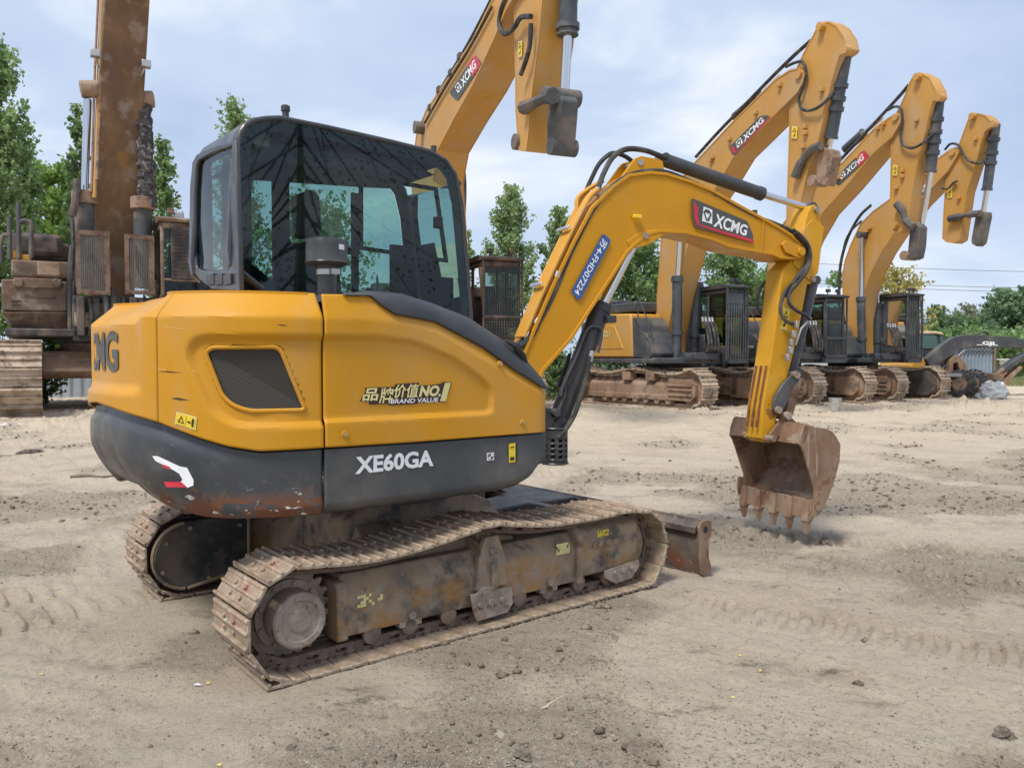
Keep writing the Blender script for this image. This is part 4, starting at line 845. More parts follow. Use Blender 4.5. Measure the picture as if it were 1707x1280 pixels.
def big_tracks(X_, s, dz, cover=False, m_sh=None, m_fr=None, rz=0.):
    m_sh = m_sh or M_btr; m_fr = m_fr or M_bfr; rr = .53*s; z0 = rr
    def rp(o): o.rotation_euler = (0, 0, rz); return o
    topz = [(x, (.06*math.cos(x*2.4)-.03)*s) for x in np.linspace(-1.7 if s > 1.3 else -2.2, 1.7, 16)]
    rx = -2.0*s if s > 1.3 else -2.5*s
    pth = [(rx+rr*math.cos(t), z0+rr*math.sin(t)) for t in np.linspace(R(270), R(92), 14)]+[(x*s, 2*rr-.04*s+d) for x, d in topz]+[(2.0*s+rr*math.cos(t), z0+rr*math.sin(t)) for t in np.linspace(R(88), R(-88), 14)]
    pth = crom(pth, 4, True); P = np.array(pth+[pth[0]]); g = np.hypot(*(P[1:]-P[:-1]).T); C_ = np.concatenate([[0], np.cumsum(g)]); n = 44; pit = C_[-1]/n
    for sy in (-1, 1):
        mb = MB(); yc = sy*1.3*s; hw = .30*s; hl = pit/2*.93
        for i in range(n):
            u = i*pit; x_, z_ = [np.interp(u, C_, P[:, k]) for k in (0, 1)]; xa, za = [np.interp((u-pit*.4) % C_[-1], C_, P[:, k]) for k in (0, 1)]; xb, zb = [np.interp((u+pit*.4) % C_[-1], C_, P[:, k]) for k in (0, 1)]
            a = math.atan2(zb-za, xb-xa); t = Vector((math.cos(a), 0, math.sin(a))); o_ = Vector((-math.sin(a), 0, math.cos(a)))
            M = Matrix(((t.x, 0, o_.x, x_), (0, 1, 0, yc), (t.z, 0, o_.z, z_), (0, 0, 0, 1)))
            mb.box((-hl, -hw, -.03*s), (hl, hw, .0), M=M)
            for gx_, gh in ((-hl*.85, .05), (hl*.1, .035)): mb.box((gx_-.012*s, -hw, -.002), (gx_+.012*s, hw, gh*s), M=M)
            mb.box((-hl*1.1, -hw*.35, -.13*s), (hl*1.1, -hw*.2, -.02*s), M=M); mb.box((-hl*1.1, hw*.2, -.13*s), (hl*1.1, hw*.35, -.02*s), M=M)
        rp(mb.build('track', m_sh, X_, smooth=0))
        mb = MB(); y0, y1 = sy*1.02*s, sy*1.5*s
        mb.prism([(y0, .28*s), (sy*1.52*s, .28*s), (sy*1.52*s, .62*s), (sy*1.36*s, .80*s), (y0, .80*s)], rx+.5*s, 1.5*s, ax=0)
        mb.prism([(sy*1.40*s, .20*s), (sy*1.56*s, .20*s), (sy*1.56*s, .36*s), (sy*1.40*s, .36*s)], rx+.55*s, 1.35*s, ax=0)
        sf = rp(mb.build('track_frame', m_fr, X_, bevel=.03*s))
        mb = MB(); mb.prism([(1.25*s, .22*s), (2.1*s, .20*s), (2.25*s, .35*s), (2.25*s, .66*s), (2.1*s, .78*s), (1.3*s, .80*s)], y0, sy*1.58*s)
        for zz in (.34, .48, .60): mb.box((1.3*s, min(sy*1.58*s, sy*1.63*s), zz*s), (2.15*s, max(sy*1.58*s, sy*1.63*s), (zz+.04)*s))
        mb.build('idler_guard', m_fr, sf, bevel=.02*s)
        for x_ in (-.5, .45): mb = MB(); mb.box((x_*s, min(sy*1.3*s, sy*1.6*s), .72*s), ((x_+.32)*s, max(sy*1.3*s, sy*1.6*s), .96*s)); mb.cyl(((x_+.05)*s, sy*1.15*s, 1.0*s-.05*s), ((x_+.05)*s, sy*1.4*s, .95*s), .09*s, seg=12); mb.build('carrier_bracket', m_fr, sf, bevel=.02*s)
        for x_ in np.linspace(-1.3, 1.25, 7): mb = MB(); mb.cyl((x_*s, sy*1.3*s, .2*s), (x_*s, sy*1.54*s, .2*s), .10*s, seg=14); mb.cyl((x_*s, sy*1.5*s, .28*s), (x_*s, sy*1.58*s, .28*s), .04*s, seg=8); mb.build('roller', m_fr, sf)
        mb = MB(); mb.lathe((2.0*s, sy*1.12*s, z0), [(0, .36*s), (.03*s, .42*s), (.3*s, .42*s), (.33*s, .36*s), (.34*s, .1*s)], (0, sy, 0), 28); mb.build('idler', m_fr, sf)
        mb = MB(); mb.lathe((rx, sy*1.12*s, z0), [(0, .40*s), (.1*s, .44*s), (.2*s, .40*s), (.22*s, .28*s), (.44*s, .26*s), (.46*s, .1*s)], (0, sy, 0), 28); mb.build('sprocket', m_fr, sf)
        if cover: mb = MB(); mb.prism(round_poly([(.9*s, .25*s), (.9*s, .8*s), (1.6*s, .92*s), (2.1*s, .93*s), (2.4*s, .7*s), (2.4*s, .35*s), (2.1*s, .12*s), (1.6*s, .12*s)], .15*s), sy*.94*s, sy*1.0*s); mb.build('motor_cover', M_mudk, sf, bevel=.02)
    mb = MB(); mb.prism([(-.9*s, .5*s), (.9*s, .5*s), (1.1*s, .62*s), (.8*s, .95*s), (-.8*s, .95*s), (-1.1*s, .62*s)], -1.05*s, 1.05*s); mb.cyl((0, 0, .9*s), (0, 0, 1.14*s), .75*s, seg=36)
    rp(mb.build('carbody', m_fr, X_, bevel=.03*s))
    mb = MB(); n = 60; pts = [((.80 if i % 2 else .76)*s*math.cos(2*math.pi*i/(2*n)), (.80 if i % 2 else .76)*s*math.sin(2*math.pi*i/(2*n))) for i in range(2*n)]; mb.prism(pts, 1.08*s, 1.2*s, ax=2); mb.build('slewing_ring', M_bgr, X_)
def big_cab(X_, s, x0, x1, y0, y1, z0, z1, m, guard=None, gm=None, dirty=False):
    """cab with pillars, panes, roof and, in front, bars or a mesh screen"""
    gm = gm or M_glass2; t = .07*s; zb = z0+.55*s
    mb = MB(); mb.box((x0, y0, z0-.18*s), (x1+.06*s, y1, z0)); mb.box((x0, y0+.01, z0), (x0+.5*s, y1-.01, zb+.1*s)); mb.box((x0+.45*s, y0, z0), (x1, y0+t, zb-.25*s))
    for (xx, yy) in ((x0, y0), (x0, y1-t), (x1-t, y0), (x1-t, y1-t), (x0+.62*s, y0), (x0+.62*s, y1-t)): mb.box((xx, yy, z0), (xx+t, yy+t, z1))
    mb.box((x0, y0, z1-.12*s), (x1, y1, z1)); mb.box((x1-t, y0, z0), (x1, y1, z0+.1*s)); mb.box((x1-t, y0, zb), (x1, y1, zb+.05*s)); mb.box((x0, y0, z0), (x0+t, y1, zb+.3*s))
    cab_ = mb.build('cab', m, X_, bevel=.025*s)
    mb = MB(); mb.prism(round_poly([(x0-.05*s, z1+.01), (x1+.12*s, z1+.01), (x1+.16*s, z1+.07*s), (x1-.2*s, z1+.14*s), (x0, z1+.12*s)], .05*s), y0-.05*s, y1+.05*s); mb.build('cab_roof', m, cab_, bevel=.02*s)
    mb = MB(); mb.add([(x1-t*.4, y0+t, zb), (x1-t*.4, y1-t, zb), (x1-t*.4, y1-t, z1-.1*s), (x1-t*.4, y0+t, z1-.1*s)], [(0, 1, 2, 3)]); mb.add([(x1-t*.4, y0+t, z0+.1*s), (x1-t*.4, y1-t, z0+.1*s), (x1-t*.4, y1-t, zb), (x1-t*.4, y0+t, zb)], [(0, 1, 2, 3)])
    mb.build('windscreen', gm, cab_, smooth=0)
    for yy in (y0+t*.5, y1-t*.5):
        mb = MB(); mb.add([(x0+t, yy, zb), (x1-t, yy, zb-.3*s), (x1-t, yy, z1-.1*s), (x0+t, yy, z1-.1*s)], [(0, 1, 2, 3)]); mb.build('window', gm, cab_, smooth=0)
    mb = MB(); mb.prism(round_poly([(x0+.45*s, z0+.4*s), (x0+1.0*s, z0+.4*s), (x0+1.0*s, z0+.55*s), (x0+.6*s, z0+.6*s), (x0+.5*s, z0+1.35*s), (x0+.38*s, z0+1.35*s)], .05*s), y0+.25*s, y1-.25*s); mb.box((x1-.35*s, y0+.3*s, z0), (x1-.2*s, y1-.3*s, z0+.8*s)); mb.build('seat', M_seat, cab_, bevel=.03*s)
    for k, yy in enumerate((y0+.2*s, y1-.2*s)): mb = MB(); mb.tube([(x1-.1*s, yy, z1+.1*s), (x1-.1*s, yy, z1+.2*s)], .02*s, 6); mb.box((x1-.14*s, yy-.06*s, z1+.18*s), (x1-.03*s, yy+.06*s, z1+.28*s)); mb.build('work_lamp', m, cab_, bevel=.01)
    if guard == 'bars':
        mb = MB(); xg = x1+.09*s
        for yy in np.linspace(y0-.02*s, y1+.02*s, 9): mb.tube([(xg, yy, z0-.05*s), (xg+.02*s, yy, (z0+z1)/2), (xg-.03*s, yy, z1+.0)], .016*s, 6)
        for zz in (z0+.02*s, zb+.1*s, (zb+z1)/2+.25*s): mb.tube([(xg-.02*s, y0-.02*s, zz), (xg-.02*s, y1+.02*s, zz)], .014*s, 6)
        mb.tube([(xg-.04*s, y0-.04*s, z0-.1*s), (xg-.04*s, y0-.04*s, z1+.06*s)], .03*s, 6); mb.tube([(xg-.04*s, y1+.04*s, z0-.1*s), (xg-.04*s, y1+.04*s, z1+.06*s)], .03*s, 6)
        mb.build('bar_guard', m, cab_)
    if guard == 'mesh':
        mb = MB(); xg = x1+.06*s
        za, zc = z0+.0, zb+.02*s
        for yy in np.linspace(y0, y1, 16): mb.box((xg, yy-.006*s, za), (xg+.012*s, yy+.006*s, zc))
        for zz in np.linspace(za, zc, 10): mb.box((xg+.004*s, y0, zz-.006*s), (xg+.014*s, y1, zz+.006*s))
        for (a, b) in ((za, za+.05*s), (zc-.03*s, zc+.03*s)): mb.box((xg-.02*s, y0-.03*s, a), (xg+.03*s, y1+.03*s, b))
        for yy in (y0-.03*s, y1): mb.box((xg-.02*s, yy, za), (xg+.03*s, yy+.03*s, z1))
        for yy in np.linspace(y0+.1*s, y1-.1*s, 14): mb.box((xg, yy-.003*s, zc), (xg+.006*s, yy+.003*s, z1-.1*s))
        mb.build('mesh_guard', m, cab_)
    return cab_
def wedge(name, fr, px, y0, y1, m, parent, bevel=.02, flange=0.):
    p = prof(fr, px, y0); mb = MB(); mb.prism(p, y0, y1); o = mb.build(name, m, parent, bevel=bevel, smooth=30)
    if flange: mb = MB(); q = inset_poly(p, flange); mb.ring(p, q, y0-.012, y0+.002); mb.ring(p, q, y1-.002, y1+.012); mb.build('edge_flange', m, o)
    return o
def cyl_px(fr, parent, a, b, c, y, r, rr, m=None, name='cylinder_barrel', collars=()):
    A, B, C_ = [Vector(at(fr, p[0], p[1], y)) for p in (a, b, c)]; d = (B-A).normalized(); L_ = (B-A).length
    mb = MB(); mb.lathe(A, [(0, r*.5), (.01, r*.95), (L_*.97, r), (L_*.97+.001, r*1.15), (L_-.005, r*1.15), (L_, r*.7)], d, 18)
    for k in collars: mb.lathe(A+d*(L_*k), [(0, r*1.0), (.001, r*1.25), (.10, r*1.25), (.101, r)], d, 18)
    o = mb.build(name, m or M_bcyl, parent); mb = MB(); mb.cyl(B-d*.02, C_, rr, seg=14); mb.build('rod', M_chr, o); return o
def hose_px(fr, parent, px, y, r, m=None, name='hose'):
    mb = MB(); ys = y if hasattr(y, '__len__') else [y]*len(px); mb.tube(crom([tuple(at(fr, a, b, q)) for (a, b), q in zip(px, ys)], 6), r, 7); return mb.build(name, m or M_rub, parent)
def badge_px(fr, parent, q4, y, faded=False):
    q = prof(fr, q4, y); Qf = quadmap(q); mb = MB(); logo(mb, lambda u, v: tuple(Qf(u, v)), lambda x, z, l: (x, y-l*2.5-.004, z), .004, faded); return mb.build('logo_badge', LOGOM, parent, smooth=0)
def big_upper(X_, s, z0=1.2, dark=False, m_deck=None, m_y=None, hoodpx=None):
    md = m_deck or M_bgr; my = m_y or M_byl
    mb = MB(); mb.box((-2.6*s, -1.42*s, z0*s), (1.6*s, 1.42*s, (z0+.16)*s)); mb.prism([(-2.6*s, (z0+.0)*s), (1.25*s, (z0+.0)*s), (1.25*s, (z0+.14)*s), (-2.6*s, (z0+.14)*s)], -1.52*s, -1.40*s); mb.box((.0, -.5*s, (z0+.1)*s), (1.75*s, .35*s, (z0+.3)*s)); pf = mb.build('platform', md, X_, bevel=.03*s)
    z1 = z0+.17
    mb = MB(); hd = [(-2.7*s, z1*s), (.15*s, z1*s), (.05*s, (z1+.95)*s), (-.0*s, (z1+1.25)*s), (-2.7*s, (z1+1.35)*s)]; mb.prism(hd, -1.48*s, -.45*s); h_ = mb.build('side_panel', my, X_, bevel=.05*s)
    mb = MB(); mb.prism([(-2.3*s, (z1+.25)*s), (-.35*s, (z1+.25)*s), (-.4*s, (z1+.3)*s), (-.9*s, (z1+.95)*s), (-2.3*s, (z1+.95)*s)], -1.495*s, -1.47*s); mb.build('raised_panel', my, h_, bevel=.02*s)
    mb = MB(); mb.box((-2.7*s, -.5*s, (z1+.0)*s), (-.55*s, 1.4*s, (z1+1.45)*s)); mb.box((-2.65*s, -1.2*s, (z1+1.33)*s), (-.25*s, 1.2*s, (z1+1.62)*s)); mb.box((-1.9*s, -1.1*s, (z1+1.6)*s), (-1.5*s, -.5*s, (z1+1.75)*s)); mb.build('engine_hood', md, X_, bevel=.05*s)
    mb = MB(); mb.prism([(-1.4*s, z1*s-.15*s), (1.4*s, z1*s-.15*s), (1.45*s, (z1+.2)*s), (1.4*s, (z1+1.15)*s), (-1.4*s, (z1+1.15)*s), (-1.45*s, (z1+.2)*s)], -3.3*s, -2.68*s, ax=0); mb.build('counterweight', md, X_, bevel=.12*s)
    mb = MB(); mb.prism(round_poly([(.16*s, (z1+.02)*s), (1.0*s, (z1-.04)*s), (1.15*s, (z1+.1)*s), (1.05*s, (z1+.45)*s), (.75*s, (z1+.68)*s), (.55*s, (z1+.70)*s), (.52*s, (z1+.9)*s), (.3*s, (z1+1.12)*s), (.1*s, (z1+1.14)*s)], .05*s), -1.46*s, -.55*s); mb.box((.3*s, -1.47*s, (z1+.08)*s), (.95*s, -1.45*s, (z1+.42)*s)); mb.build('tool_box', md, X_, bevel=.04*s)
    mb = MB(); mb.tube([(.95*s, -1.40*s, (z1)*s), (.93*s, -1.42*s, (z1+.6)*s), (.86*s, -1.42*s, (z1+1.0)*s), (.3*s, -1.40*s, (z1+1.75)*s)], .018*s, 6); mb.tube([(.3*s, -1.40*s, (z1+1.0)*s), (.3*s, -1.40*s, (z1+1.7)*s)], .02*s, 6); mb.tube([(1.08*s, -1.40*s, (z1)*s), (1.05*s, -1.4*s, (z1+.7)*s)], .02*s, 6); mb.build('handrail', md, X_)
    return pf
def front_linkwork(X_, s, z1=1.35):
    """boom cylinders' hoses and the foot brackets at the deck's front"""
    for k, yy in enumerate((-.12, -.02, .10, .2)):
        mb = MB(); mb.tube(crom([(1.5*s, yy*s, (z1+.1)*s), (1.85*s, yy*s, (z1+.25)*s), (1.75*s, (yy+.02)*s, (z1+.75)*s), (1.62*s, yy*s, (z1+1.0)*s)], 6), .035*s, 7); mb.build('hose', M_rub, X_)
        mb = MB(); mb.cyl((1.60*s, yy*s, (z1+.98)*s), (1.56*s, yy*s, (z1+1.12)*s), .04*s, seg=10); mb.build('hose_fitting', M_steel, X_)
    for yy in (-.62, .28): mb = MB(); mb.cyl((1.55*s, (yy-.12)*s, z1*s+.02), (1.55*s, (yy+.12)*s, z1*s+.02), .14*s, seg=18); mb.build('cylinder_foot', M_bgr, X_)
GRP = 'large crawler excavators parked in a row at the back'
UY = 158
def big(name_label, refpx, s=1.0, dyaw=13, cover=False, guard='bars', cabdim=(.25, 1.85, .45, 1.42), cz=3.3, **k):
    fr0 = big_frame(*refpx, 145, s); fr = Fr(fr0.O[0], fr0.O[1], 145+dyaw)
    X_ = thing('crawler_excavator', name_label, 'excavator', fr, group=GRP)
    big_tracks(X_, s, 0, cover, rz=R(dyaw)); return X_, fr
# --- third from the left: boom ends in an arm without bucket
X3, F3 = big('nearest of the three large yellow excavators at the right, barred cab', (1150, 683))
big_upper(X3, 1.0); big_cab(X3, 1.0, .35, 1.9, .45, 1.06, 1.38, 3.25, M_bgr, 'bars'); front_linkwork(X3, 1.0)
B0, B1 = -.42, .22
b = wedge('boom', F3, [(1098, 590), (1093, 540), (1097, 470), (1102, 400), (1113, 345), (1130, 305), (1153, 276), (1220, 204), (1294, 131), (1318, 116), (1332, 113), (1341, 119), (1342, 131), (1331, 153), (1299, 185), (1224, 261), (1192, 316), (1168, 352), (1150, 400), (1137, 447), (1125, 494), (1112, 560), (1110, 590)], B0, B1, M_byl2, X3, flange=.04)
badge_px(F3, b, [(1222, 264), (1286, 196), (1273, 189), (1216, 246)], B0)
a = wedge('arm', F3, [(1311, 370), (1312, 331), (1315, 249), (1317, 171), (1327, 117), (1340, 88), (1356, 58), (1363, 44), (1372, 37), (1383, 36), (1396, 44), (1408, 62), (1413, 82), (1408, 88), (1400, 93), (1392, 117), (1379, 167), (1365, 235), (1349, 277), (1335, 338), (1328, 372), (1318, 380)], -.34, -.02, M_byl2, X3, flange=.035)
q = cyl_px(F3, X3, (1411, 88), (1385, 232), (1381, 246), -.1, .13, .07, collars=(.35, .5, .62))
for y in (-.44, .02):
    mb = MB(); pts = [tuple(at(F3, *p, y)) for p in ((1325, 296), (1335, 272), (1350, 252), (1368, 243))]; mb.tube(crom(pts, 5), [.10]*6+[.08]*4+[.10]*6, 8); mb.build('link_arm', M_bfk, X3)
wedge('coupler_link', F3, [(1363, 252), (1371, 246), (1384, 250), (1387, 262), (1379, 300), (1375, 310), (1364, 307), (1360, 300)], -.34, -.06, M_bfr, X3)
mb = MB(); p_ = at(F3, 1370, 303, -.1); mb.cyl((p_[0], -.42, p_[2]), (p_[0], .0, p_[2]), .12, seg=18); mb.build('pin_boss', M_bfr, X3)
for y, pa, pb, pc in ((-.62, (1128, 600), (1129, 460), (1138, 395)), (.38, (1155, 600), (1163, 470), (1166, 405))):
    cyl_px(F3, X3, pa, pb, (pc[0]-2, 360), y, .14, .07, collars=(.3, .93))
hose_px(F3, a, [(1310, 112), (1325, 105), (1338, 104), (1344, 122), (1338, 145), (1332, 165), (1337, 182), (1352, 184), (1370, 175), (1392, 152)], [-.44]*9+[-.2], .035)
hose_px(F3, b, [(1160, 262), (1200, 218), (1245, 172), (1290, 126), (1325, 92), (1352, 68)], [-.3]*6, .045)
cyl_px(F3, b, (1225, 196), (1268, 160), (1300, 128), -.05, .13, .06)
for p in ((1333, 125), (1368, 45), (1410, 83), (1205, 296)):
    mb = MB(); u = at(F3, *p, B0); mb.cyl((u[0], B0-.06, u[2]), (u[0], B0+.1, u[2]), .09, seg=16); mb.build('pin', M_byl2, X3)
mb = MB(); qd = quadmap(prof(F3, [(1321, 231), (1330, 232), (1331, 212), (1322, 211)], -.34)); warn(mb, lambda u, v: tuple(qd(u, v)), lambda x, z, l: (x, -.36-l*2, z), .004, False); mb.build('warning_sticker', WM, a, smooth=0)
mb = MB(); qd = quadmap(prof(F3, [(1003, 562), (1018, 562), (1018, 551), (1003, 551)], -1.5)); v, f = text2d('NO.1', .2, .03)
mb.add([(qd(u, v_)[0], -1.51, qd(u, v_)[1]) for u, v_ in v], f); v, f = text2d('50GK', 0, .02); qd = quadmap(prof(F3, [(932, 573), (955, 573), (955, 564), (932, 564)], -1.5)); mb.build('slogan', M_cream, X3, smooth=0)
mb = MB(); mb.add([(qd(u, v_)[0], -1.51, qd(u, v_)[1]) for u, v_ in v], f); mb.build('model_lettering', M_dkdec, X3, smooth=0)
def studs(fr, par, pts, y0, m=M_byl2, nm='hose_bracket'):
    for p in pts: mb = MB(); u = at(fr, *p, y0); mb.box((u[0]-.05, y0-.09, u[2]-.05), (u[0]+.05, y0, u[2]+.05)); mb.build(nm, m, par, bevel=.01)
studs(F3, a, ((1344, 212), (1345, 222), (1341, 245), (1372, 150)), -.34); studs(F3, b, ((1218, 232), (1262, 188), (1190, 262), (1187, 267), (1302, 142)), B0)
# --- fourth
X4, F4 = big('middle one of the three large yellow excavators at the right, cab without bars', (1335, 675))
big_upper(X4, 1.0); big_cab(X4, 1.0, .35, 1.85, .28, 1.06, 1.38, 3.15, M_bgr, 'mesh'); front_linkwork(X4, 1.0)
b = wedge('boom', F4, [(1284, 590), (1279, 520), (1278, 460), (1284, 420), (1300, 380), (1325, 346), (1358, 314), (1391, 284), (1430, 243), (1459, 212), (1485, 194), (1497, 188), (1503, 192), (1504, 200), (1488, 228), (1456, 256), (1409, 313), (1370, 356), (1345, 400), (1325, 450), (1305, 530), (1298, 590)], B0, B1, M_byl2, X4, flange=.04)
badge_px(F4, b, [(1396, 312), (1450, 262), (1441, 249), (1390, 300)], B0, True)
a = wedge('arm', F4, [(1482, 372), (1484, 320), (1486, 231), (1495, 188), (1508, 160), (1516, 138), (1524, 124), (1534, 121), (1550, 129), (1561, 150), (1563, 162), (1560, 166), (1554, 171), (1548, 195), (1541, 228), (1530, 270), (1521, 320), (1515, 360), (1511, 382), (1498, 388), (1487, 384)], -.34, -.02, M_byl2, X4, flange=.035)
cyl_px(F4, X4, (1566, 165), (1551, 288), (1537, 374), -.1, .13, .07, collars=(.25, .42, .55, .7))
for y in (-.44, .02):
    mb = MB(); pts = [tuple(at(F4, *p, y)) for p in ((1495, 340), (1504, 352), (1510, 368), (1522, 378))]; mb.tube(crom(pts, 5), [.10]*6+[.07]*4+[.10]*6, 8); mb.build('link_arm', M_bfk, X4)
wedge('coupler_link', F4, [(1517, 375), (1525, 371), (1533, 378), (1531, 410), (1527, 430), (1520, 433), (1513, 430), (1513, 420)], -.34, -.06, M_bfk, X4)
mb = MB(); p_ = at(F4, 1521, 427, -.1); mb.cyl((p_[0], -.42, p_[2]), (p_[0], .0, p_[2]), .12, seg=18); mb.build('pin_boss', M_bfr, X4)
hose_px(F4, a, [(1480, 184), (1492, 178), (1502, 182), (1504, 200), (1501, 222), (1505, 240), (1518, 247), (1535, 241), (1557, 222)], [-.44]*8+[-.2], .035)
hose_px(F4, b, [(1398, 270), (1430, 236), (1465, 198), (1500, 160), (1515, 142)], -.3, .045)
cyl_px(F4, b, (1408, 250), (1440, 222), (1470, 196), -.05, .13, .06)
for p in ((1494, 196), (1529, 129), (1566, 163), (1491, 376)):
    mb = MB(); u = at(F4, *p, B0); mb.cyl((u[0], B0-.06, u[2]), (u[0], B0+.1, u[2]), .09, seg=16); mb.build('pin', M_byl2, X4)
mb = MB(); qd = quadmap(prof(F4, [(1489, 293), (1497, 293), (1498, 276), (1490, 275)], -.34)); warn(mb, lambda u, v: tuple(qd(u, v)), lambda x, z, l: (x, -.36-l*2, z), .004, False); mb.build('warning_sticker', WM, a, smooth=0)
mb = MB(); qd = quadmap(prof(F4, [(1248, 580), (1258, 580), (1258, 576), (1248, 576)], -1.5)); v, f = text2d('XCMG', .2, .03); mb.add([(qd(u, v_)[0], -1.53, qd(u, v_)[1]) for u, v_ in v], f); mb.build('lettering', M_white, X4, smooth=0)
studs(F4, a, ((1506, 285), (1506, 294), (1496, 313), (1530, 200)), -.34); studs(F4, b, ((1475, 206), (1430, 262), (1400, 296), (1465, 214)), B0)
# --- fifth
X5, F5 = big('farthest of the three large yellow excavators at the right, barred cab', (1475, 669), cover=True)
big_upper(X5, 1.0); big_cab(X5, 1.0, .35, 1.85, .42, .98, 1.38, 3.35, M_bgr, 'bars'); front_linkwork(X5, 1.0)
b = wedge('boom', F5, [(1424, 590), (1414, 567), (1405, 500), (1404, 460), (1408, 435), (1417, 410), (1434, 373), (1455, 352), (1480, 334), (1520, 300), (1559, 267), (1584, 249), (1594, 245), (1600, 252), (1580, 286), (1527, 341), (1491, 388), (1470, 420), (1452, 455), (1440, 490), (1431, 540), (1432, 590)], B0, B1, M_byl2, X5, flange=.04)
badge_px(F5, b, [(1535, 330), (1551, 314), (1543, 302), (1528, 318)], B0, True)
a = wedge('arm', F5, [(1571, 398), (1573, 350), (1577, 300), (1596, 248), (1608, 215), (1616, 194), (1623, 188), (1636, 190), (1645, 194), (1654, 204), (1652, 212), (1642, 219), (1635, 240), (1626, 277), (1612, 320), (1606, 360), (1600, 400), (1590, 406), (1578, 404)], -.34, -.02, M_byl2, X5, flange=.035)
cyl_px(F5, X5, (1660, 208), (1645, 318), (1639, 354), -.1, .13, .07, collars=(.2, .4, .55))
for y in (-.44, .02):
    mb = MB(); pts = [tuple(at(F5, *p, y)) for p in ((1582, 365), (1600, 361), (1615, 358), (1634, 356))]; mb.tube(crom(pts, 5), [.10]*6+[.07]*4+[.10]*6, 8); mb.build('link_arm', M_bfk, X5)
wedge('coupler_link', F5, [(1627, 354), (1642, 353), (1643, 360), (1634, 405), (1627, 411), (1619, 406), (1619, 398)], -.34, -.06, M_bfk, X5)
hose_px(F5, a, [(1575, 250), (1585, 240), (1598, 243), (1606, 258), (1618, 270), (1634, 272), (1645, 262)], [-.44]*6+[-.2], .035)
hose_px(F5, a, [(1570, 314), (1580, 315), (1590, 304), (1596, 302)], -.44, .03)
hose_px(F5, b, [(1399, 520), (1400, 450), (1412, 400), (1432, 362), (1452, 342)], -.3, .05)
hose_px(F5, b, [(1401, 440), (1412, 395), (1436, 368)], -.45, .03)
for y, pa, pb, pc in ((-.62, (1437, 600), (1435, 495), (1436, 395)), (.38, (1462, 600), (1464, 505), (1464, 440))): cyl_px(F5, X5, pa, pb, pc, y, .13, .07, collars=(.3, .93))
mb = MB(); u = at(F5, 1436, 392, -.62); mb.cyl((u[0], -.75, u[2]), (u[0], B0, u[2]), .11, seg=14); mb.build('pin', M_bgr, X5)
for p in ((1588, 255), (1621, 194), (1656, 207)):
    mb = MB(); u = at(F5, *p, B0); mb.cyl((u[0], B0-.06, u[2]), (u[0], B0+.1, u[2]), .09, seg=16); mb.build('pin', M_byl2, X5)
mb = MB(); qd = quadmap(prof(F5, [(1580, 330), (1588, 330), (1589, 316), (1581, 315)], -.34)); warn(mb, lambda u, v: tuple(qd(u, v)), lambda x, z, l: (x, -.36-l*2, z), .004, False); mb.build('warning_sticker', WM, a, smooth=0)
studs(F5, a, ((1600, 330), (1593, 305), (1628, 232)), -.34); studs(F5, b, ((1545, 290), (1500, 330), (1447, 385), (1452, 380)), B0)
# --- second: tall boom over the small machine's cab, dark muddy caged cab
s2 = 1.14
X2, F2 = big('large yellow excavator behind the small one\'s glass cab, with a muddy brown caged cab', (690, 690), s2)
big_upper(X2, s2, m_deck=M_mudk); 
u0 = at(F2, 805, 480, 1.9*s2, 0); u1 = at(F2, 868, 480, 1.9*s2, 0)
big_cab(X2, s2, .45*s2, 1.9*s2, u0[1], u1[1], 1.55*s2, 3.38*s2, mat('brown_dirty_cab', (.06, .048, .042), .7, var=.3, layers=[((.22, .14, .1), 2, .55, .1, .7)]), 'mesh')
Bq0, Bq1 = -.45*s2, .25*s2
b = wedge('boom', F2, [(694, 226), (710, 184), (748, 128), (788, 66), (817, 7), (850, -50), (868, -72), (886, -70), (890, -50), (863, -15), (843, 20), (824, 66), (788, 144), (758, 197), (730, 251), (722, 300), (728, 400), (735, 580), (705, 580), (690, 400), (686, 290)], Bq0, Bq1, M_byl2, X2, flange=.05)
badge_px(F2, b, [(762, 172), (804, 107), (793, 90), (750, 155)], Bq0, True)
a = wedge('arm', F2, [(864, 244), (860, 184), (859, 98), (857, 0), (866, -60), (885, -90), (916, -80), (905, 0), (899, 66), (889, 144), (881, 228), (878, 252), (866, 252)], -.36*s2, .22*s2, M_byl2, X2, flange=.04)
cyl_px(F2, X2, (948, -40), (946, 60), (941, 158), .0, .17, .085, collars=(.8,))
for y in (-.42*s2, .2*s2):
    mb = MB(); pts = [tuple(at(F2, *p, y)) for p in ((873, 180), (890, 172), (908, 164), (922, 160))]; mb.tube(pts, [.13, .10, .09, .14], 8); mb.build('link_arm', M_bfk, X2)
wedge('coupler_link', F2, [(914, 163), (919, 154), (930, 155), (936, 166), (930, 246), (922, 254), (912, 246), (911, 200)], -.20*s2, .10*s2, M_bfk, X2, .03)
for p, y0, y1 in (((871, 238), -.42, .16), ((918, 244), -.28, .16), ((920, 160), -.42, .20)):
    mb = MB(); u = at(F2, *p, -.3); mb.cyl((u[0], y0*s2, u[2]), (u[0], y1*s2, u[2]), .15, seg=20); mb.build('pin_boss', M_bfk, X2)
hose_px(F2, a, [(846, -10), (835, 20), (833, 45), (843, 57), (858, 45), (868, 30), (885, 28)], -.47*s2, .05)
hose_px(F2, a, [(885, 40), (883, 75), (877, 100), (868, 125)], -.47*s2, .045)
hose_px(F2, b, [(700, 212), (735, 150), (775, 85), (815, 10), (830, -25)], -.3*s2, .055); hose_px(F2, b, [(708, 205), (742, 146), (780, 85), (820, 12)], -.5*s2, .03)
for y in (-.05, .12): hose_px(F2, X2, [(768, 262), (772, 310), (770, 370), (768, 420)], y+1.0, .10, M_rub, 'corrugated_hose')
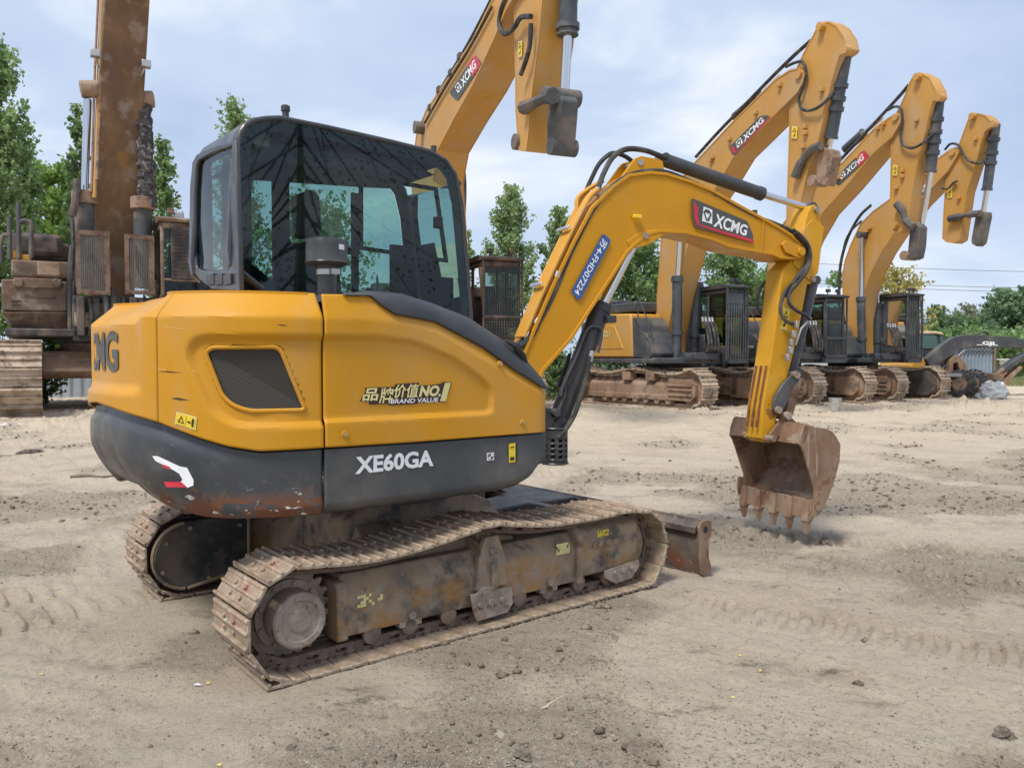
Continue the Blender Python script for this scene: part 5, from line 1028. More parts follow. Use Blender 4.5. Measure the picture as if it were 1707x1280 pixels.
mb = MB(); u = at(F2, 706, 214, Bq0); mb.cyl((u[0], Bq0-.25, u[2]), (u[0], Bq0, u[2]), .16, seg=18); mb.build('pin', M_bfk, X2)
for p in ((735, 150), (770, 95), (755, 122), (720, 180)): mb = MB(); u = at(F2, *p, -.4*s2); mb.box((u[0]-.09, u[1]-.1, u[2]-.07), (u[0]+.09, u[1]+.1, u[2]+.07)); mb.build('hose_clip', M_bfk, b, bevel=.01)
mb = MB(); qd = quadmap(prof(F2, [(866, 96), (873, 95), (873, 68), (866, 70)], -.36*s2)); warn(mb, lambda u, v: tuple(qd(u, v)), lambda x, z, l: (x, -.38*s2-l*2, z), .004, False); mb.build('warning_sticker', WM, a, smooth=0)
# --- first: the huge muddy one at the left, seen from the front
s1 = 1.62
F1o = big_frame(32, 692, 150, s1, (2.1, -1.3)); F1 = Fr(F1o.O[0], F1o.O[1], 150)
X1 = thing('crawler_excavator', 'huge muddy excavator at the left edge with a rusty brown boom', 'excavator', F1, group=GRP)
big_tracks(X1, s1, 0)
def fp(px, py, x): return at(F1, px, py, x, 0)        # point on the cross plane at x
def fbox(mb, x0, x1, pa, pb):
    a, b_ = fp(*pa, x1), fp(*pb, x1); mb.box((x0, min(a[1], b_[1]), min(a[2], b_[2])), (x1, max(a[1], b_[1]), max(a[2], b_[2]))); return mb
yc = fp(206, 500, 1.2)[1]
# boom: box section climbing towards the camera
zc = [(0.9, 2.1), (1.2, 4.2), (1.7, 6.5), (2.5, 9.4), (3.3, 11.5)]
mb = MB(); vs = []
for k, (x_, z_) in enumerate(zc):
    tgt = {0: (180, 248), 1: (178, 246), 2: (168, 240), 3: (176, 247), 4: (186, 252)}[k]
    py_ = 640-(z_-CH+.0)*0
    for xx in (x_-1.0, x_):
        pass
def row_for(x_, z_):                               # picture row of height z at cross plane x
    lo, hi = -900, 700
    for _ in range(40):
        m_ = (lo+hi)/2
        if fp(210, m_, x_)[2] > z_: lo = m_
        else: hi = m_
    return lo
edge = lambda py_: (np.interp(py_, [-300, 0, 150, 320, 480, 560], [190, 174, 165, 157, 152, 150]), np.interp(py_, [-300, 0, 150, 320, 480, 560], [264, 250, 240, 230, 226, 222]))
rings = []
for x_, z_ in zc:
    r_ = row_for(x_, z_); e0, e1 = edge(r_); ya, yb = fp(e0, r_, x_)[1], fp(e1, r_, x_)[1]; rings.append((x_, z_, ya, yb))
for x_, z_, ya, yb in rings: vs += [(x_, ya, z_), (x_, yb, z_), (x_-1.15, yb, z_+.1), (x_-1.15, ya, z_+.1)]
n = len(rings); fs = [(i*4+j, (i+1)*4+j, (i+1)*4+(j+1) % 4, i*4+(j+1) % 4) for i in range(n-1) for j in range(4)]+[(0, 1, 2, 3), (n*4-4, n*4-3, n*4-2, n*4-1)]
mb.add(vs, fs); b1 = mb.build('boom', M_rboom, X1, bevel=.04)
for side_, (pa, pb_) in (('l', (146, 175)), ('r', (236, 250))):
    pass
for (pxs, pys, r_, m_, nm) in (([170, 164, 157], [0, 150, 330], .05, M_byl2, 'oil_pipe'), ([177, 169, 161], [-20, 130, 300], .035, M_bfr, 'oil_pipe'), ([164, 158, 152], [-10, 120, 320], .03, M_bfr, 'oil_pipe')):
    mb = MB(); mb.tube([tuple(fp(a, b_, 1.6+.3*k)) for k, (a, b_) in enumerate(zip(pxs, pys))][::1], r_, 8); mb.build(nm, m_, X1)
# boom cylinders: bare chrome on the left, ragged cover on the right
def fcyl(pa, pb_, r_, m_, name, x=1.9, par=None, rr=None):
    A, B = Vector(fp(*pa, x)), Vector(fp(*pb_, x)); mb = MB(); mb.lathe(A, [(0, r_*.9), ((B-A).length*.98, r_), ((B-A).length, r_*.8)], (B-A).normalized(), 18); return mb.build(name, m_, par or X1)
for (pa, pb_, top_) in (((141, 480), (141, 325), (146, 165)), ((238, 480), (238, 335), (240, 170))):
    c_ = fcyl(pa, pb_, .24, M_bfk, 'cylinder_barrel'); fcyl(pb_, top_, .10, M_chr, 'rod', par=c_)
    u = Vector(fp(pb_[0], pb_[1]+6, 1.9)); mb = MB(); mb.cyl(u-Vector((0, 0, .15)), u+Vector((0, 0, .18)), .31, seg=20); mb.build('cylinder_head', M_bfr, c_, bevel=.03)
A, B = Vector(fp(134, 149, 1.9)), Vector(fp(166, 149, 1.9)); mb = MB(); mb.cyl(A, B, .22, seg=18); mb.build('rod_pin', M_bfr, X1, bevel=.02); mb = MB(); A, B = Vector(fp(234, 166, 1.9)), Vector(fp(256, 166, 1.9)); mb.cyl(A, B, .22, seg=18); mb.build('rod_pin', M_bfr, X1, bevel=.02)
rr_ = random.Random(5); mb = MB(); A, B = Vector(fp(240, 175, 1.95)), Vector(fp(246, 345, 1.95)); N_ = 46; vs = []
for i in range(N_+1):
    t = i/N_; c = A.lerp(B, t)
    for k in range(16): th = 2*math.pi*k/16; r_ = (.17+.07*t+.06*mnoise.noise(Vector((math.cos(th)*1.5, math.sin(th)*1.5, t*14)))+.05*mnoise.noise(Vector((math.cos(th)*4, math.sin(th)*4, t*40)))); vs.append(c+Vector((math.cos(th)*r_, math.sin(th)*r_, 0)))
mb.add(vs, [(i*16+k, i*16+(k+1) % 16, (i+1)*16+(k+1) % 16, (i+1)*16+k) for i in range(N_) for k in range(16)]); mb.build('ragged_cover', M_rag, X1, smooth=20)
for (px_, py_) in ((158, 90), (243, 108)):
    u = fp(px_, py_, 2.6); mb = MB(); mb.box((u[0]-.12, u[1]-.1, u[2]-.08), (u[0]+.1, u[1]+.12, u[2]+.1)); mb.tube([(u[0], u[1], u[2]), (u[0]-.3, u[1]+(.1 if px_ < 200 else -.1), u[2]-.25)], .03, 6); mb.build('work_lamp', M_steel, X1, bevel=.02)
# mesh guards
for (x0_, x1_) in ((126, 184), (207, 258)):
    xg = 2.35; a_, b_ = fp(x0_, 383 if x0_ < 200 else 390, xg), fp(x1_, 492, xg); ya, yb = sorted((a_[1], b_[1])); za, zb = sorted((a_[2], b_[2])); fw = .10
    mb = MB(); mb.box((xg, ya, za), (xg+.05, yb, za+fw)); mb.box((xg, ya, zb-fw*1.2), (xg+.05, yb, zb)); mb.box((xg+.001, ya, za+fw), (xg+.049, ya+fw, zb-fw*1.2)); mb.box((xg+.001, yb-fw*1.3, za+fw), (xg+.049, yb, zb-fw*1.2))
    for yy in np.linspace(ya+.1, yb-.1, 4):
        for zz in (za+.07, zb-.08): mb.cyl((xg+.04, yy, zz), (xg+.08, yy, zz), .045, seg=8)
    g_ = mb.build('mesh_guard', mat('rusty_guard_frame', (.15, .085, .06), .8, var=.25, layers=[(MUD, 3, .5, .1, .6)]), X1)
    mb = MB()
    for yy in np.arange(ya+fw, yb-fw, .042): mb.box((xg+.018, yy-.005, za+fw), (xg+.028, yy+.005, zb-fw))
    for zz in np.arange(za+fw, zb-fw, .042): mb.box((xg+.014, ya+fw, zz-.005), (xg+.024, yb-fw, zz+.005))
    mb.build('wire_mesh', mat('dull_wire', (.22, .21, .19), .6, .3), g_, smooth=0)
    for k in range(2): mb = MB(); mb.tube(crom([(xg-.15, ya+.25, zb-.2), (xg-.1, (ya+yb)/2, (za+zb)/2+.2-.4*k), (xg-.15, yb-.1, za+.3)], 6), .04, 7); mb.build('hose', M_rub, X1)
# pipes and clutter on the machine's front
for k_, (a_, b_, c_, d_) in enumerate(((150, 498, 150, 560), (172, 470, 178, 560), (186, 480, 190, 545), (205, 495, 206, 560), (236, 500, 238, 556), (128, 300, 120, 360), (120, 360, 118, 470))):
    mb = MB(); mb.tube(crom([tuple(fp(a_, b_, 2.2)), tuple(fp((a_+c_)/2+3, (b_+d_)/2, 2.3)), tuple(fp(c_, d_, 2.2))], 5), .05+.02*(k_ % 3), 8); mb.build('hose', [M_rub, M_bfk, M_mudk][k_ % 3], X1)
for k_, (a_, b_, c_, d_) in enumerate(((62, 436, 100, 460), (124, 520, 150, 545), (160, 505, 186, 530), (196, 520, 214, 548))):
    mb = MB(); fbox(mb, 1.9, 2.12, (a_, b_), (c_, d_)); mb.build('bracket', M_mudm if k_ % 2 else M_bfr, X1, bevel=.02)
# lower front plates, the superstructure, hood and rails
mb = MB(); fbox(mb, 0., 2.0, (120, 492), (262, 570)); mb.box((-3., fp(10, 500, 1)[1]-.0, 1.9), (2.0, fp(330, 500, 1)[1], 2.1)); mb.build('platform', M_mudk, X1, bevel=.04)
for x_ in (134, 160, 195, 222): mb = MB(); fbox(mb, 2.0, 2.25, (x_-6, 495), (x_+8, 560)); mb.build('boom_bracket', M_mudk, X1, bevel=.03)
mb = MB(); fbox(mb, -2.5, 1.6, (2, 465), (113, 520)); p1 = mb.build('front_box', M_mudm, X1, bevel=.04)
mb = MB(); fbox(mb, -2.4, 1.3, (18, 432), (115, 466)); mb.build('step_box', M_mudm, X1, bevel=.05)
mb = MB(); fbox(mb, 1.6, 1.68, (22, 462), (103, 482)); 
for px_ in (30, 94): u = fp(px_, 472, 1.7); mb.cyl((u[0]-.03, u[1], u[2]), (u[0]+.06, u[1], u[2]), .12, seg=12)
mb.build('step_plate', M_mudm, p1, bevel=.03)
mb = MB(); fbox(mb, 1.6, 1.66, (42, 492), (92, 497)); fbox(mb, 1.6, 1.63, (18, 500), (35, 503)); fbox(mb, 1.6, 1.63, (18, 507), (35, 509)); mb.build('grip_ledge', M_mudk, p1, bevel=.01)
mb = MB(); a_, b_ = fp(0, 520, 1.65), fp(113, 520, 1.65); c_, d_ = fp(113, 552, 1.2), fp(26, 558, .9)
vs = [(1.62, a_[1], a_[2]), (1.62, b_[1], b_[2]), (1.45, c_[1], c_[2]), (.9, d_[1], d_[2]), (-2.5, a_[1], a_[2]), (-2.5, b_[1], b_[2]), (-2.5, c_[1], c_[2]), (-2.5, d_[1], d_[2])]
mb.add(vs, [(0, 1, 2, 3), (4, 5, 6, 7), (0, 1, 5, 4), (1, 2, 6, 5), (2, 3, 7, 6), (3, 0, 4, 7)]); mb.build('dented_skirt', M_mudm, X1, bevel=.05)
mb = MB(); fbox(mb, -3, .3, (20, 386), (104, 428)); fbox(mb, -3.2, 0.1, (24, 400), (118, 436)); 
hd_ = mb.build('engine_hood', M_mudk, X1, bevel=.12)
mb = MB()
for r_ in (398, 403, 408, 425, 430): fbox(mb, .3, .32, (94 if r_ < 420 else 88, r_), (104, r_+2))
mb.build('air_slot', M_dark, hd_)
mb = MB()
for pl in ([(31, 432), (31, 338)], [(31, 372), (38, 368), (48, 370), (52, 378), (52, 430)], [(16, 432), (16, 362)], [(0, 440), (3, 398), (10, 392), (16, 394)]): mb.tube(crom([tuple(fp(a, b_, 1.1)) for a, b_ in pl], 4), .06, 8)
mb.build('handrail', M_bfk, X1)
mb = MB(); fbox(mb, .6, 1.1, (36, 424), (52, 434)); mb.cyl(tuple(fp(24, 432, 1.0)), tuple(fp(24, 418, 1.0)), .1); mb.build('filler_cap', M_byl, X1, bevel=.02)
for (a_, b_, c_) in ((118, 440, 560), (124, 400, 560)):
    mb = MB(); mb.tube(crom([tuple(fp(a_+3, b_-30, 1.7)), tuple(fp(a_, b_, 1.8)), tuple(fp(a_-1, (b_+c_)/2, 1.8)), tuple(fp(a_, c_, 1.8))], 5), .07, 8); mb.build('hose', M_bfk, X1)
u0, u1 = fp(268, 440, 2.6), fp(346, 440, 2.6); ya, yb = sorted((u0[1], u1[1])); zb_1 = fp(300, 478, 2.6)[2]; zt_1 = fp(300, 372, 2.6)[2]
big_cab(X1, 1.35, .7, 2.6, ya, yb, zb_1-.6, zt_1, M_mudm, None)
mb = MB(); fr_o = [(fp(a, b_, 2.66)[1], fp(a, b_, 2.66)[2]) for a, b_ in ((284, 378), (318, 378), (322, 384), (322, 466), (286, 466))]
mb.prism(fr_o, 2.62, 2.66, ax=0); mb.build('window_shutter', M_mudk, X1, bevel=.02)
mb = MB()
for k in range(14): b_ = 384+k*6; fbox(mb, 2.66, 2.685, (288, b_), (320, b_+2))
mb.build('shutter_slat', M_bfk, X1)
mb = MB(); u = fp(298, 362, 2.4); mb.box((u[0]-.15, u[1]-.12, u[2]-.1), (u[0]+.12, u[1]+.12, u[2]+.12)); mb.build('work_lamp', M_steel, X1, bevel=.02)

# ------------------------------------------------------------------ far right: cream-roofed machine, wheeled digger, bits
FX = Fr(*ground_at(1585, 668)[:2], 120)
XA = thing('excavator', 'yellow digger with a cream-roofed round-cornered cab and black curved boom at the right edge', 'excavator', FX)
DM = ground_at(1600, 668)[1]
def zp(px, py, D): r_ = ray(px, py); t = D/r_[1]; return CC+t*r_
def flat(name, pts, D, th, m, parent=None, bevel=.02, D2=None):
    """solid cut in a plane facing the yard at depth D, in the frame of its thing"""
    P = [zp(a, b_, D) for a, b_ in pts]; O = parent
    return P
WF = Fr(0, 0, 90)                                   # frame whose x runs to the right, y away: used for things square to the row
def sq(X_, fr, name, pts, D0, D1, m, bevel=.03, par=None):
    """prism between depths D0 and D1 (distance from the camera's line), parented to a thing whose frame is fr"""
    pr = [(zp(a, b_, D0)[0], zp(a, b_, D0)[2]) for a, b_ in pts]; n = len(pr); vs = []
    for D in (D0, D1): vs += [tuple(fr.loc(np.array([a, D, b_]))) for a, b_ in pr]
    mb = MB(); mb.add(vs, [(i, (i+1) % n, (i+1) % n+n, i+n) for i in range(n)]+[tuple(range(n)), tuple(range(n, 2*n))[::-1]])
    return mb.build(name, m, par or X_, bevel=bevel, smooth=30)
def fpt(fr, px, py, D): return tuple(fr.loc(zp(px, py, D)))
D = 30.
cab5 = sq(XA, FX, 'cab', [(1524, 620), (1524, 556), (1530, 553), (1556, 553), (1570, 555), (1575, 565), (1579, 585), (1581, 620)], D, D+1.5, M_bgr, .05)
sq(XA, FX, 'cab_roof', [(1522, 556), (1526, 552), (1560, 552), (1571, 554), (1575, 559), (1562, 557), (1526, 557)], D-.08, D+1.6, mat('cream_roof', (.62, .50, .30), .5), .03, cab5)
sq(XA, FX, 'window', [(1530, 581), (1530, 557), (1556, 557), (1561, 561), (1565, 581)], D-.03, D+.0, mat('reflective_green_window', (.10, .17, .16), .12, var=0, rvar=0), .0, cab5)
sq(XA, FX, 'window', [(1566, 559), (1571, 559), (1576, 580), (1570, 582)], D-.03, D+.0, MATS['reflective_green_window'], 0, cab5)
sq(XA, FX, 'engine_cover', [(1488, 614), (1492, 608), (1520, 608), (1524, 600), (1522, 596), (1532, 592), (1540, 596), (1544, 606), (1543, 615)], D-1.2, D+1.2, M_byl, .05)
sq(XA, FX, 'deck', [(1480, 616), (1600, 616), (1600, 628), (1480, 628)], D-1.2, D+1.4, M_bgr)
sq(XA, FX, 'lower_body', [(1530, 626), (1596, 624), (1598, 640), (1530, 640)], D-.2, D+1.0, M_mudk)
for px_ in (1540, 1572):
    c = fpt(FX, px_, 645, D-.6); ax = Vector(FX.loc(np.array([0, 1, 0])+FX.O)); mb = MB(); mb.lathe(c, [(0, .30), (.02, .46), (.3, .46), (.33, .3)], ax, 24); w_ = mb.build('wheel', M_rub, XA); mb = MB(); mb.lathe(Vector(c)-ax*.02, [(0, .2), (.1, .24)], ax, 16); mb.build('rim', M_bfr, w_)
b_ = sq(XA, FX, 'boom', [(1545, 598), (1553, 590), (1570, 575), (1590, 562), (1600, 560), (1608, 558), (1640, 559), (1680, 561), (1707, 566), (1740, 573), (1738, 584), (1700, 580), (1668, 580), (1620, 578), (1606, 581), (1596, 588), (1575, 600), (1562, 610), (1550, 614)], D-1.3, D-1.0, M_bgr, .02)
mb = MB(); mb.tube([fpt(FX, 1653, 563, D-1.15), fpt(FX, 1694, 568, D-1.15)], .07, 8); cb = mb.build('cylinder_barrel', M_bcyl, b_); mb = MB(); mb.tube([fpt(FX, 1694, 568, D-1.15), fpt(FX, 1720, 571, D-1.15)], .035, 8); mb.build('rod', M_chr, cb)
mb = MB(); mb.tube([fpt(FX, 1565, 618, D-1.15), fpt(FX, 1592, 596, D-1.15)], .07, 8); cb = mb.build('cylinder_barrel', M_bcyl, b_); mb = MB(); mb.tube([fpt(FX, 1592, 596, D-1.15), fpt(FX, 1608, 583, D-1.15)], .035, 8); mb.build('rod', M_chr, cb)
mb = MB(); mb.tube(crom([fpt(FX, 1630, 560, D-1.15), fpt(FX, 1637, 553, D-1.15), fpt(FX, 1643, 553, D-1.15), fpt(FX, 1650, 561, D-1.15)], 6), .03, 6); mb.build('hose', M_rub, b_)
v, f = text2d('_GJL', 0, .05); mb = MB(); cs = [np.array(zp(a, c_, D-1.31)) for a, c_ in ((1628, 576), (1663, 578), (1663, 570), (1628, 568))]
mb.add([tuple(FX.loc((cs[0]*(1-u)+cs[1]*u)*(1-v_)+(cs[3]*(1-u)+cs[2]*u)*v_)) for u, v_ in v], f); mb.build('lettering', M_white, b_, smooth=0)
sq(XA, FX, 'arm', [(1738, 574), (1746, 580), (1730, 600), (1700, 604), (1676, 622), (1662, 640), (1655, 636), (1668, 618), (1692, 600), (1712, 588)], D-1.35, D-.95, M_bgr, .02)
sq(XA, FX, 'link', [(1700, 610), (1706, 612), (1680, 640), (1670, 646), (1666, 640)], D-1.3, D-1.0, M_bfr, .02)
# loose digging bucket, wheels of a cart, plastic-wrapped bucket
def loosebox(name, label, cat, px, py, build, group=None):
    g = ground_at(px, py); fr = Fr(g[0], g[1], 90); X_ = thing(name, label, cat, fr, group=group); build(X_, fr, g[1]); return X_
def _b(X_, fr, D):
    D = 28.6; o = sq(X_, fr, 'shell', [(1580, 627), (1584, 600), (1590, 594), (1598, 592), (1606, 600), (1613, 612), (1614, 622), (1604, 626), (1600, 616), (1596, 604), (1590, 606), (1588, 628)], D, D+.8, M_bkt, .02)
    sq(X_, fr, 'side_plate', [(1580, 627), (1584, 600), (1590, 594), (1598, 592), (1613, 612), (1614, 622), (1604, 626)], D+.8, D+.84, M_bkt, .01)
loosebox('digging_bucket', 'rusty brown excavator bucket hung up behind the black curved boom at the right', 'bucket', 1597, 662, _b)
def _c(X_, fr, D):
    sq(X_, fr, 'bed', [(1582, 622), (1614, 623), (1616, 629), (1580, 628)], D-.5, D+.9, mat('grey_trailer_bed', (.30, .30, .30), .7), .02)
    ax = Vector((-.62, -.78, 0)); a2 = Vector(fr.loc(fr.O+np.array(ax)))
    for px_, dy in ((1601, -.3), (1622, .35)):
        c = Vector(fpt(fr, px_, 647, D+dy)); c.z = .47; mb = MB(); mb.lathe(c-a2*.2, [(0, .26), (.01, .40), (.05, .46), (.35, .46), (.39, .40), (.40, .26)], a2, 30); side_ = a2.cross(Vector((0, 0, 1)))
        for k in range(22):
            t = 2*math.pi*k/22; o = side_*math.cos(t)+Vector((0, 0, 1))*math.sin(t); p = c+o*.465
            for q, sk in ((-.09, .03), (.09, -.03)): tt = o.cross(a2)*(.03); b0 = p+a2*q; mb.add([tuple(b0+a2*u+tt*v+o*w_) for u, v, w_ in ((-.09, -1, -.03), (.09, -1, -.03), (.09, 1, -.03), (-.09, 1, -.03), (-.09, -1, .035), (.09, -1, .035), (.09, 1, .035), (-.09, 1, .035))], [(0, 3, 2, 1), (4, 5, 6, 7), (0, 1, 5, 4), (1, 2, 6, 5), (2, 3, 7, 6), (3, 0, 4, 7)])
        w_ = mb.build('wheel', M_rub, X_, smooth=30); mb = MB(); mb.lathe(c+a2*.17, [(0, .25), (.05, .22), (.06, .08)], a2, 20); mb.build('rim', M_bfr, w_)
loosebox('cart', 'low grey cart on chunky black wheels right of the last tracks', 'cart', 1608, 662, _c)
def _w(X_, fr, D):
    rr = random.Random(2); mb = MB(); N1, N2 = 40, 20; vs = []
    for i in range(N1):
        for j in range(N2+1):
            th = 2*math.pi*i/N1; t = j/N2; x_ = math.cos(th); y_ = math.sin(th); r_ = (1-t**2.2)**.6 if t < 1 else 0
            nz = mnoise.noise(Vector((x_*3, y_*3, t*5)))*.22+mnoise.noise(Vector((x_*8, y_*8, t*14)))*.1
            vs.append((x_*r_*.46*(1+nz)+.12*t, y_*r_*.4*(1+nz), t*.66*(1+nz*.4)))
    mb.add(vs, [(i*(N2+1)+j, ((i+1) % N1)*(N2+1)+j, ((i+1) % N1)*(N2+1)+j+1, i*(N2+1)+j+1) for i in range(N1) for j in range(N2)]); mb.build('plastic_wrap', mat('clear_grey_plastic', (.42, .44, .45), .25, var=.2, vscale=4, layers=[((.2, .2, .2), 4, .56, .06, .6)]), X_, smooth=25)
    mb = MB(); mb.box((-.05, -.2, .62), (.3, .2, .82)); mb.tube([(.1, 0, .75), (.4, 0, 1.0)], .07); mb.build('coupler', M_bfr, X_, bevel=.02)
loosebox('wrapped_bucket', 'bucket bundled in crumpled clear plastic sheet lying on the ground at the right', 'bucket', 1652, 664, _w)
def _s(X_, fr, D):
    P0, P1 = zp(1588, 600, D), zp(1655, 600, D); n = 44; vs = []; zt_ = zp(1600, 579, D)[2]
    x0, x1 = P0[0], P1[0]
    for i in range(n+1):
        t = i/n; q = .03*math.sin(i*math.pi/2+.3)
        vs += [tuple(fr.loc(np.array([x0+(x1-x0)*t, D+q, 0.]))), tuple(fr.loc(np.array([x0+(x1-x0)*t, D+q, zt_])))]
    mb = MB(); mb.add(vs, [(i*2, i*2+2, i*2+3, i*2+1) for i in range(n)]); o = mb.build('corrugated_sheet', mat('blue_grey_sheet', (.30, .37, .44), .5, .2, var=.12, vscale=1.2, layers=[((.2, .16, .12), 1.5, .62, .1, .6)]), X_, smooth=0)
    mo = o.modifiers.new('t', 'SOLIDIFY'); mo.thickness = .01
    mb = MB()
    for zz in (.75, 1.6, zt_): a_, b_ = fr.loc(np.array([x0, D-.05, zz])), fr.loc(np.array([x1, D-.05, zz])); mb.tube([tuple(a_), tuple(b_)], .025, 6)
    mb.build('rail', M_bgr, X_)
    mb = MB(); a_ = fr.loc(np.array([x1+.05, D, 0])); mb.box((a_[0]-.05, a_[1]-.05, 0), (a_[0]+.05, a_[1]+.05, zt_)); mb.build('post', mat('weathered_wood', (.20, .15, .10), .8), X_)
loosebox('sheet_wall', 'blue-grey corrugated sheet wall standing behind the curved black boom', 'wall', 1620, 655, _s)
def _o(X_, fr, D):
    mb = MB(); z_ = zp(1672, 598, D)[2]; mb.cyl((0, 0, 0), (0, 0, z_-.25), .13, seg=16); mb.build('post', mat('orange_post_paint', (.62, .22, .02), .5), X_)
    mb = MB(); mb.cyl((0, 0, z_-.25), (0, 0, z_-.05), .15, seg=16); mb.cyl((0, 0, z_-.05), (0, 0, z_), .28, seg=16); mb.build('cap', mat('white_cap', (.6, .6, .58), .6), X_)
loosebox('bollard', 'orange post with a white cap at the far right in front of the trees', 'post', 1672, 650, _o)
# white pail by the tracks
g = ground_at(1392, 684); PL = thing('pail', 'dirty white plastic pail standing on the dirt beside the far tracks', 'pail', loc=(g[0], g[1], 0))
mb = MB(); mb.lathe((0, 0, 0), [(0, .01), (.001, .13), (.30, .155), (.31, .163), (.32, .155), (.319, .14), (.05, .125), (.049, .01)], (0, 0, 1), 28); mb.build('body', mat('dirty_white_plastic', (.52, .50, .45), .6, var=.15, vscale=8, layers=[(MUD, 5, .58, .08, .7)]), PL)
mb = MB(); mb.tube([(.16*math.cos(t), .16*math.sin(t)*.3-.12, .30+.0-.12*math.sin(t)) for t in np.linspace(0, math.pi, 14)], .004, 6); mb.build('handle', M_steel, PL)
# ------------------------------------------------------------------ ground
def vnoise(x, y, seed=0):
    xi = np.floor(x).astype(np.int64); yi = np.floor(y).astype(np.int64); xf = x-xi; yf = y-yi
    def h(a, b):
        n = (a*374761393+b*668265263+seed*1442695041) & 0x7fffffff; n = (n ^ (n >> 13))*1274126177 & 0x7fffffff; return ((n ^ (n >> 16)) & 0xffff)/65535.
    u = xf*xf*xf*(xf*(xf*6-15)+10); v = yf*yf*yf*(yf*(yf*6-15)+10)
    return (h(xi, yi)*(1-u)+h(xi+1, yi)*u)*(1-v)+(h(xi, yi+1)*(1-u)+h(xi+1, yi+1)*u)*v-.5
def fbm(x, y, s, o=5, seed=0, g=.5):
    t = 0; a = 1
    for k in range(o): t = t+a*vnoise(x*s+17.3*k, y*s+9.1*k, seed+k); s *= 2.03; a *= g
    return t
def ruts(x, y, ang, w, seed, wob=.5):
    c, s = math.cos(ang), math.sin(ang); u = x*c+y*s; v = -x*s+y*c+wob*vnoise(u*.25, v_*0+seed, seed) if False else -x*s+y*c
    v = v+wob*vnoise(u*.22, np.zeros_like(u)+seed*3.1, seed); return vnoise(v/w, np.zeros_like(v)+seed*1.7, seed+5)*sstep((vnoise(u*.3, v*.3, seed+9)+.3)*2), u, v
def gz(x, y):
    d = np.hypot(x, y); m = ME
    lx = (x-m.O[0])*m.F[0]+(y-m.O[1])*m.F[1]; ly = (x-m.O[0])*m.L[0]+(y-m.O[1])*m.L[1]
    z = .035*fbm(x, y, .3, 2, 1)+.008*fbm(x, y, 1.7, 3, 2, .55)+.013*fbm(x, y, 6, 6, 3, .66)
    rough = sstep((fbm(x, y, .8, 3, 30)+.12)*4)
    z = z+(.25+.75*rough)*(.024*np.abs(fbm(x, y, 14, 3, 4, .6))+.016*np.abs(fbm(x, y, 34, 2, 6, .6)))
    for a_, w_, sd, am in ((-.35, .10, 11, .016), (-.62, .05, 12, .012), (.15, .12, 13, .016), (.42, .04, 15, .010), (-.5, .025, 16, .007), (2.2, .09, 14, .008)):
        r_, u, v = ruts(x, y, a_, w_, sd); z = z+1.5*am*r_
    # prints of track shoes
    for (cx, cy, an, L_, W_) in ((-2.15, 4.45, 38.9, 1.9, .40), (-3.1, 4.3, 38, 2.2, .40), (1.7, 4.0, -30, 2.6, .36), (3.3, 4.6, -34, 3.0, .42), (2.6, 5.9, -20, 3.2, .4), (5.0, 7.5, -10, 4.5, .5), (-.6, 2.25, 20, 1.4, .36), (4.9, 5.2, -38, 2.5, .42), (.2, 9.5, 4, 5, .5), (6.5, 10, 0, 5, .5)):
        a_ = R(an); u = (x-cx)*math.cos(a_)+(y-cy)*math.sin(a_); v = -(x-cx)*math.sin(a_)+(y-cy)*math.cos(a_)
        k = sstep((L_/2-np.abs(u))/.15)*sstep((W_/2-np.abs(v))/.04)*sstep((fbm(x, y, 2.1, 2, 44)+.5)*3)
        uu = u+.10*v*v/(W_*W_)*4*.25; z = z+k*(-.014+.014*np.clip(np.sin(uu*2*math.pi/.115)*3., -1, 1))
    flat = sstep((1.75-np.abs(lx))/.4)*sstep((1.45-np.abs(ly))/.3)
    wear = 0; z = z*(1-.75*flat)+.024*flat
    # churned spoil in front of the parked row and under the left machine
    far = sstep((y-11)/4)
    b = sstep((y-16)/3)*sstep((24-y)/3); z = z+far*.04*fbm(x, y, 1.8, 5, 21, .7)+b*.15*np.clip(fbm(x, y, 1.5, 6, 23, .74)+.02, 0, 1)
    z = z-.035*sstep((d-6)/8)*0
    hump = np.exp(-(((x+7.5)/2.2)**2+((y-16.2)/1.3)**2)); z = z+hump*(.16+.35*np.clip(fbm(x, y, 2.4, 5, 8, .72), -.2, 1))
    h2 = np.exp(-(((x-13.0)/3.0)**2+((y-22.3)/1.0)**2)); z = z+h2*(.04+.30*np.clip(fbm(x, y, 2.2, 5, 9, .75), -.1, 1))
    z = np.where(d > 60, z*np.clip(1-(d-60)/60, 0, 1), z)
    return z-.02
nr, na = 820, 1000
rad = np.concatenate([np.linspace(.15, 1.2, 14)[:-1], 1.2*(1200/1.2)**(np.linspace(0, 1, nr)**1.0)])
dense = np.linspace(R(-52), R(52), na); rest = np.linspace(R(52), R(308), 60)[1:-1]; ang = np.concatenate([dense, rest])
# rings spaced evenly in the picture up to 40 m, then stretched
inv = np.linspace(1/1.2, 1/42., nr-60); rad = np.concatenate([np.linspace(.15, 1.2, 12)[:-1], 1/inv, np.geomspace(42.6, 1500, 60)])
RR, AA = np.meshgrid(rad, ang, indexing='ij'); GX = RR*np.sin(AA); GY = RR*np.cos(AA); GZ = gz(GX, GY)
nR, nA_ = RR.shape; co = np.stack([GX, GY, GZ], -1).reshape(-1, 3)
ii, jj = np.meshgrid(np.arange(nR-1), np.arange(nA_), indexing='ij'); j2 = (jj+1) % nA_
fq = np.stack([ii*nA_+jj, ii*nA_+j2, (ii+1)*nA_+j2, (ii+1)*nA_+jj], -1).reshape(-1, 4)[:, ::-1]
me = bpy.data.meshes.new('ground'); me.vertices.add(len(co)+1); me.vertices.foreach_set('co', np.vstack([co, [[0, 0, GZ[0].mean()]]]).ravel())
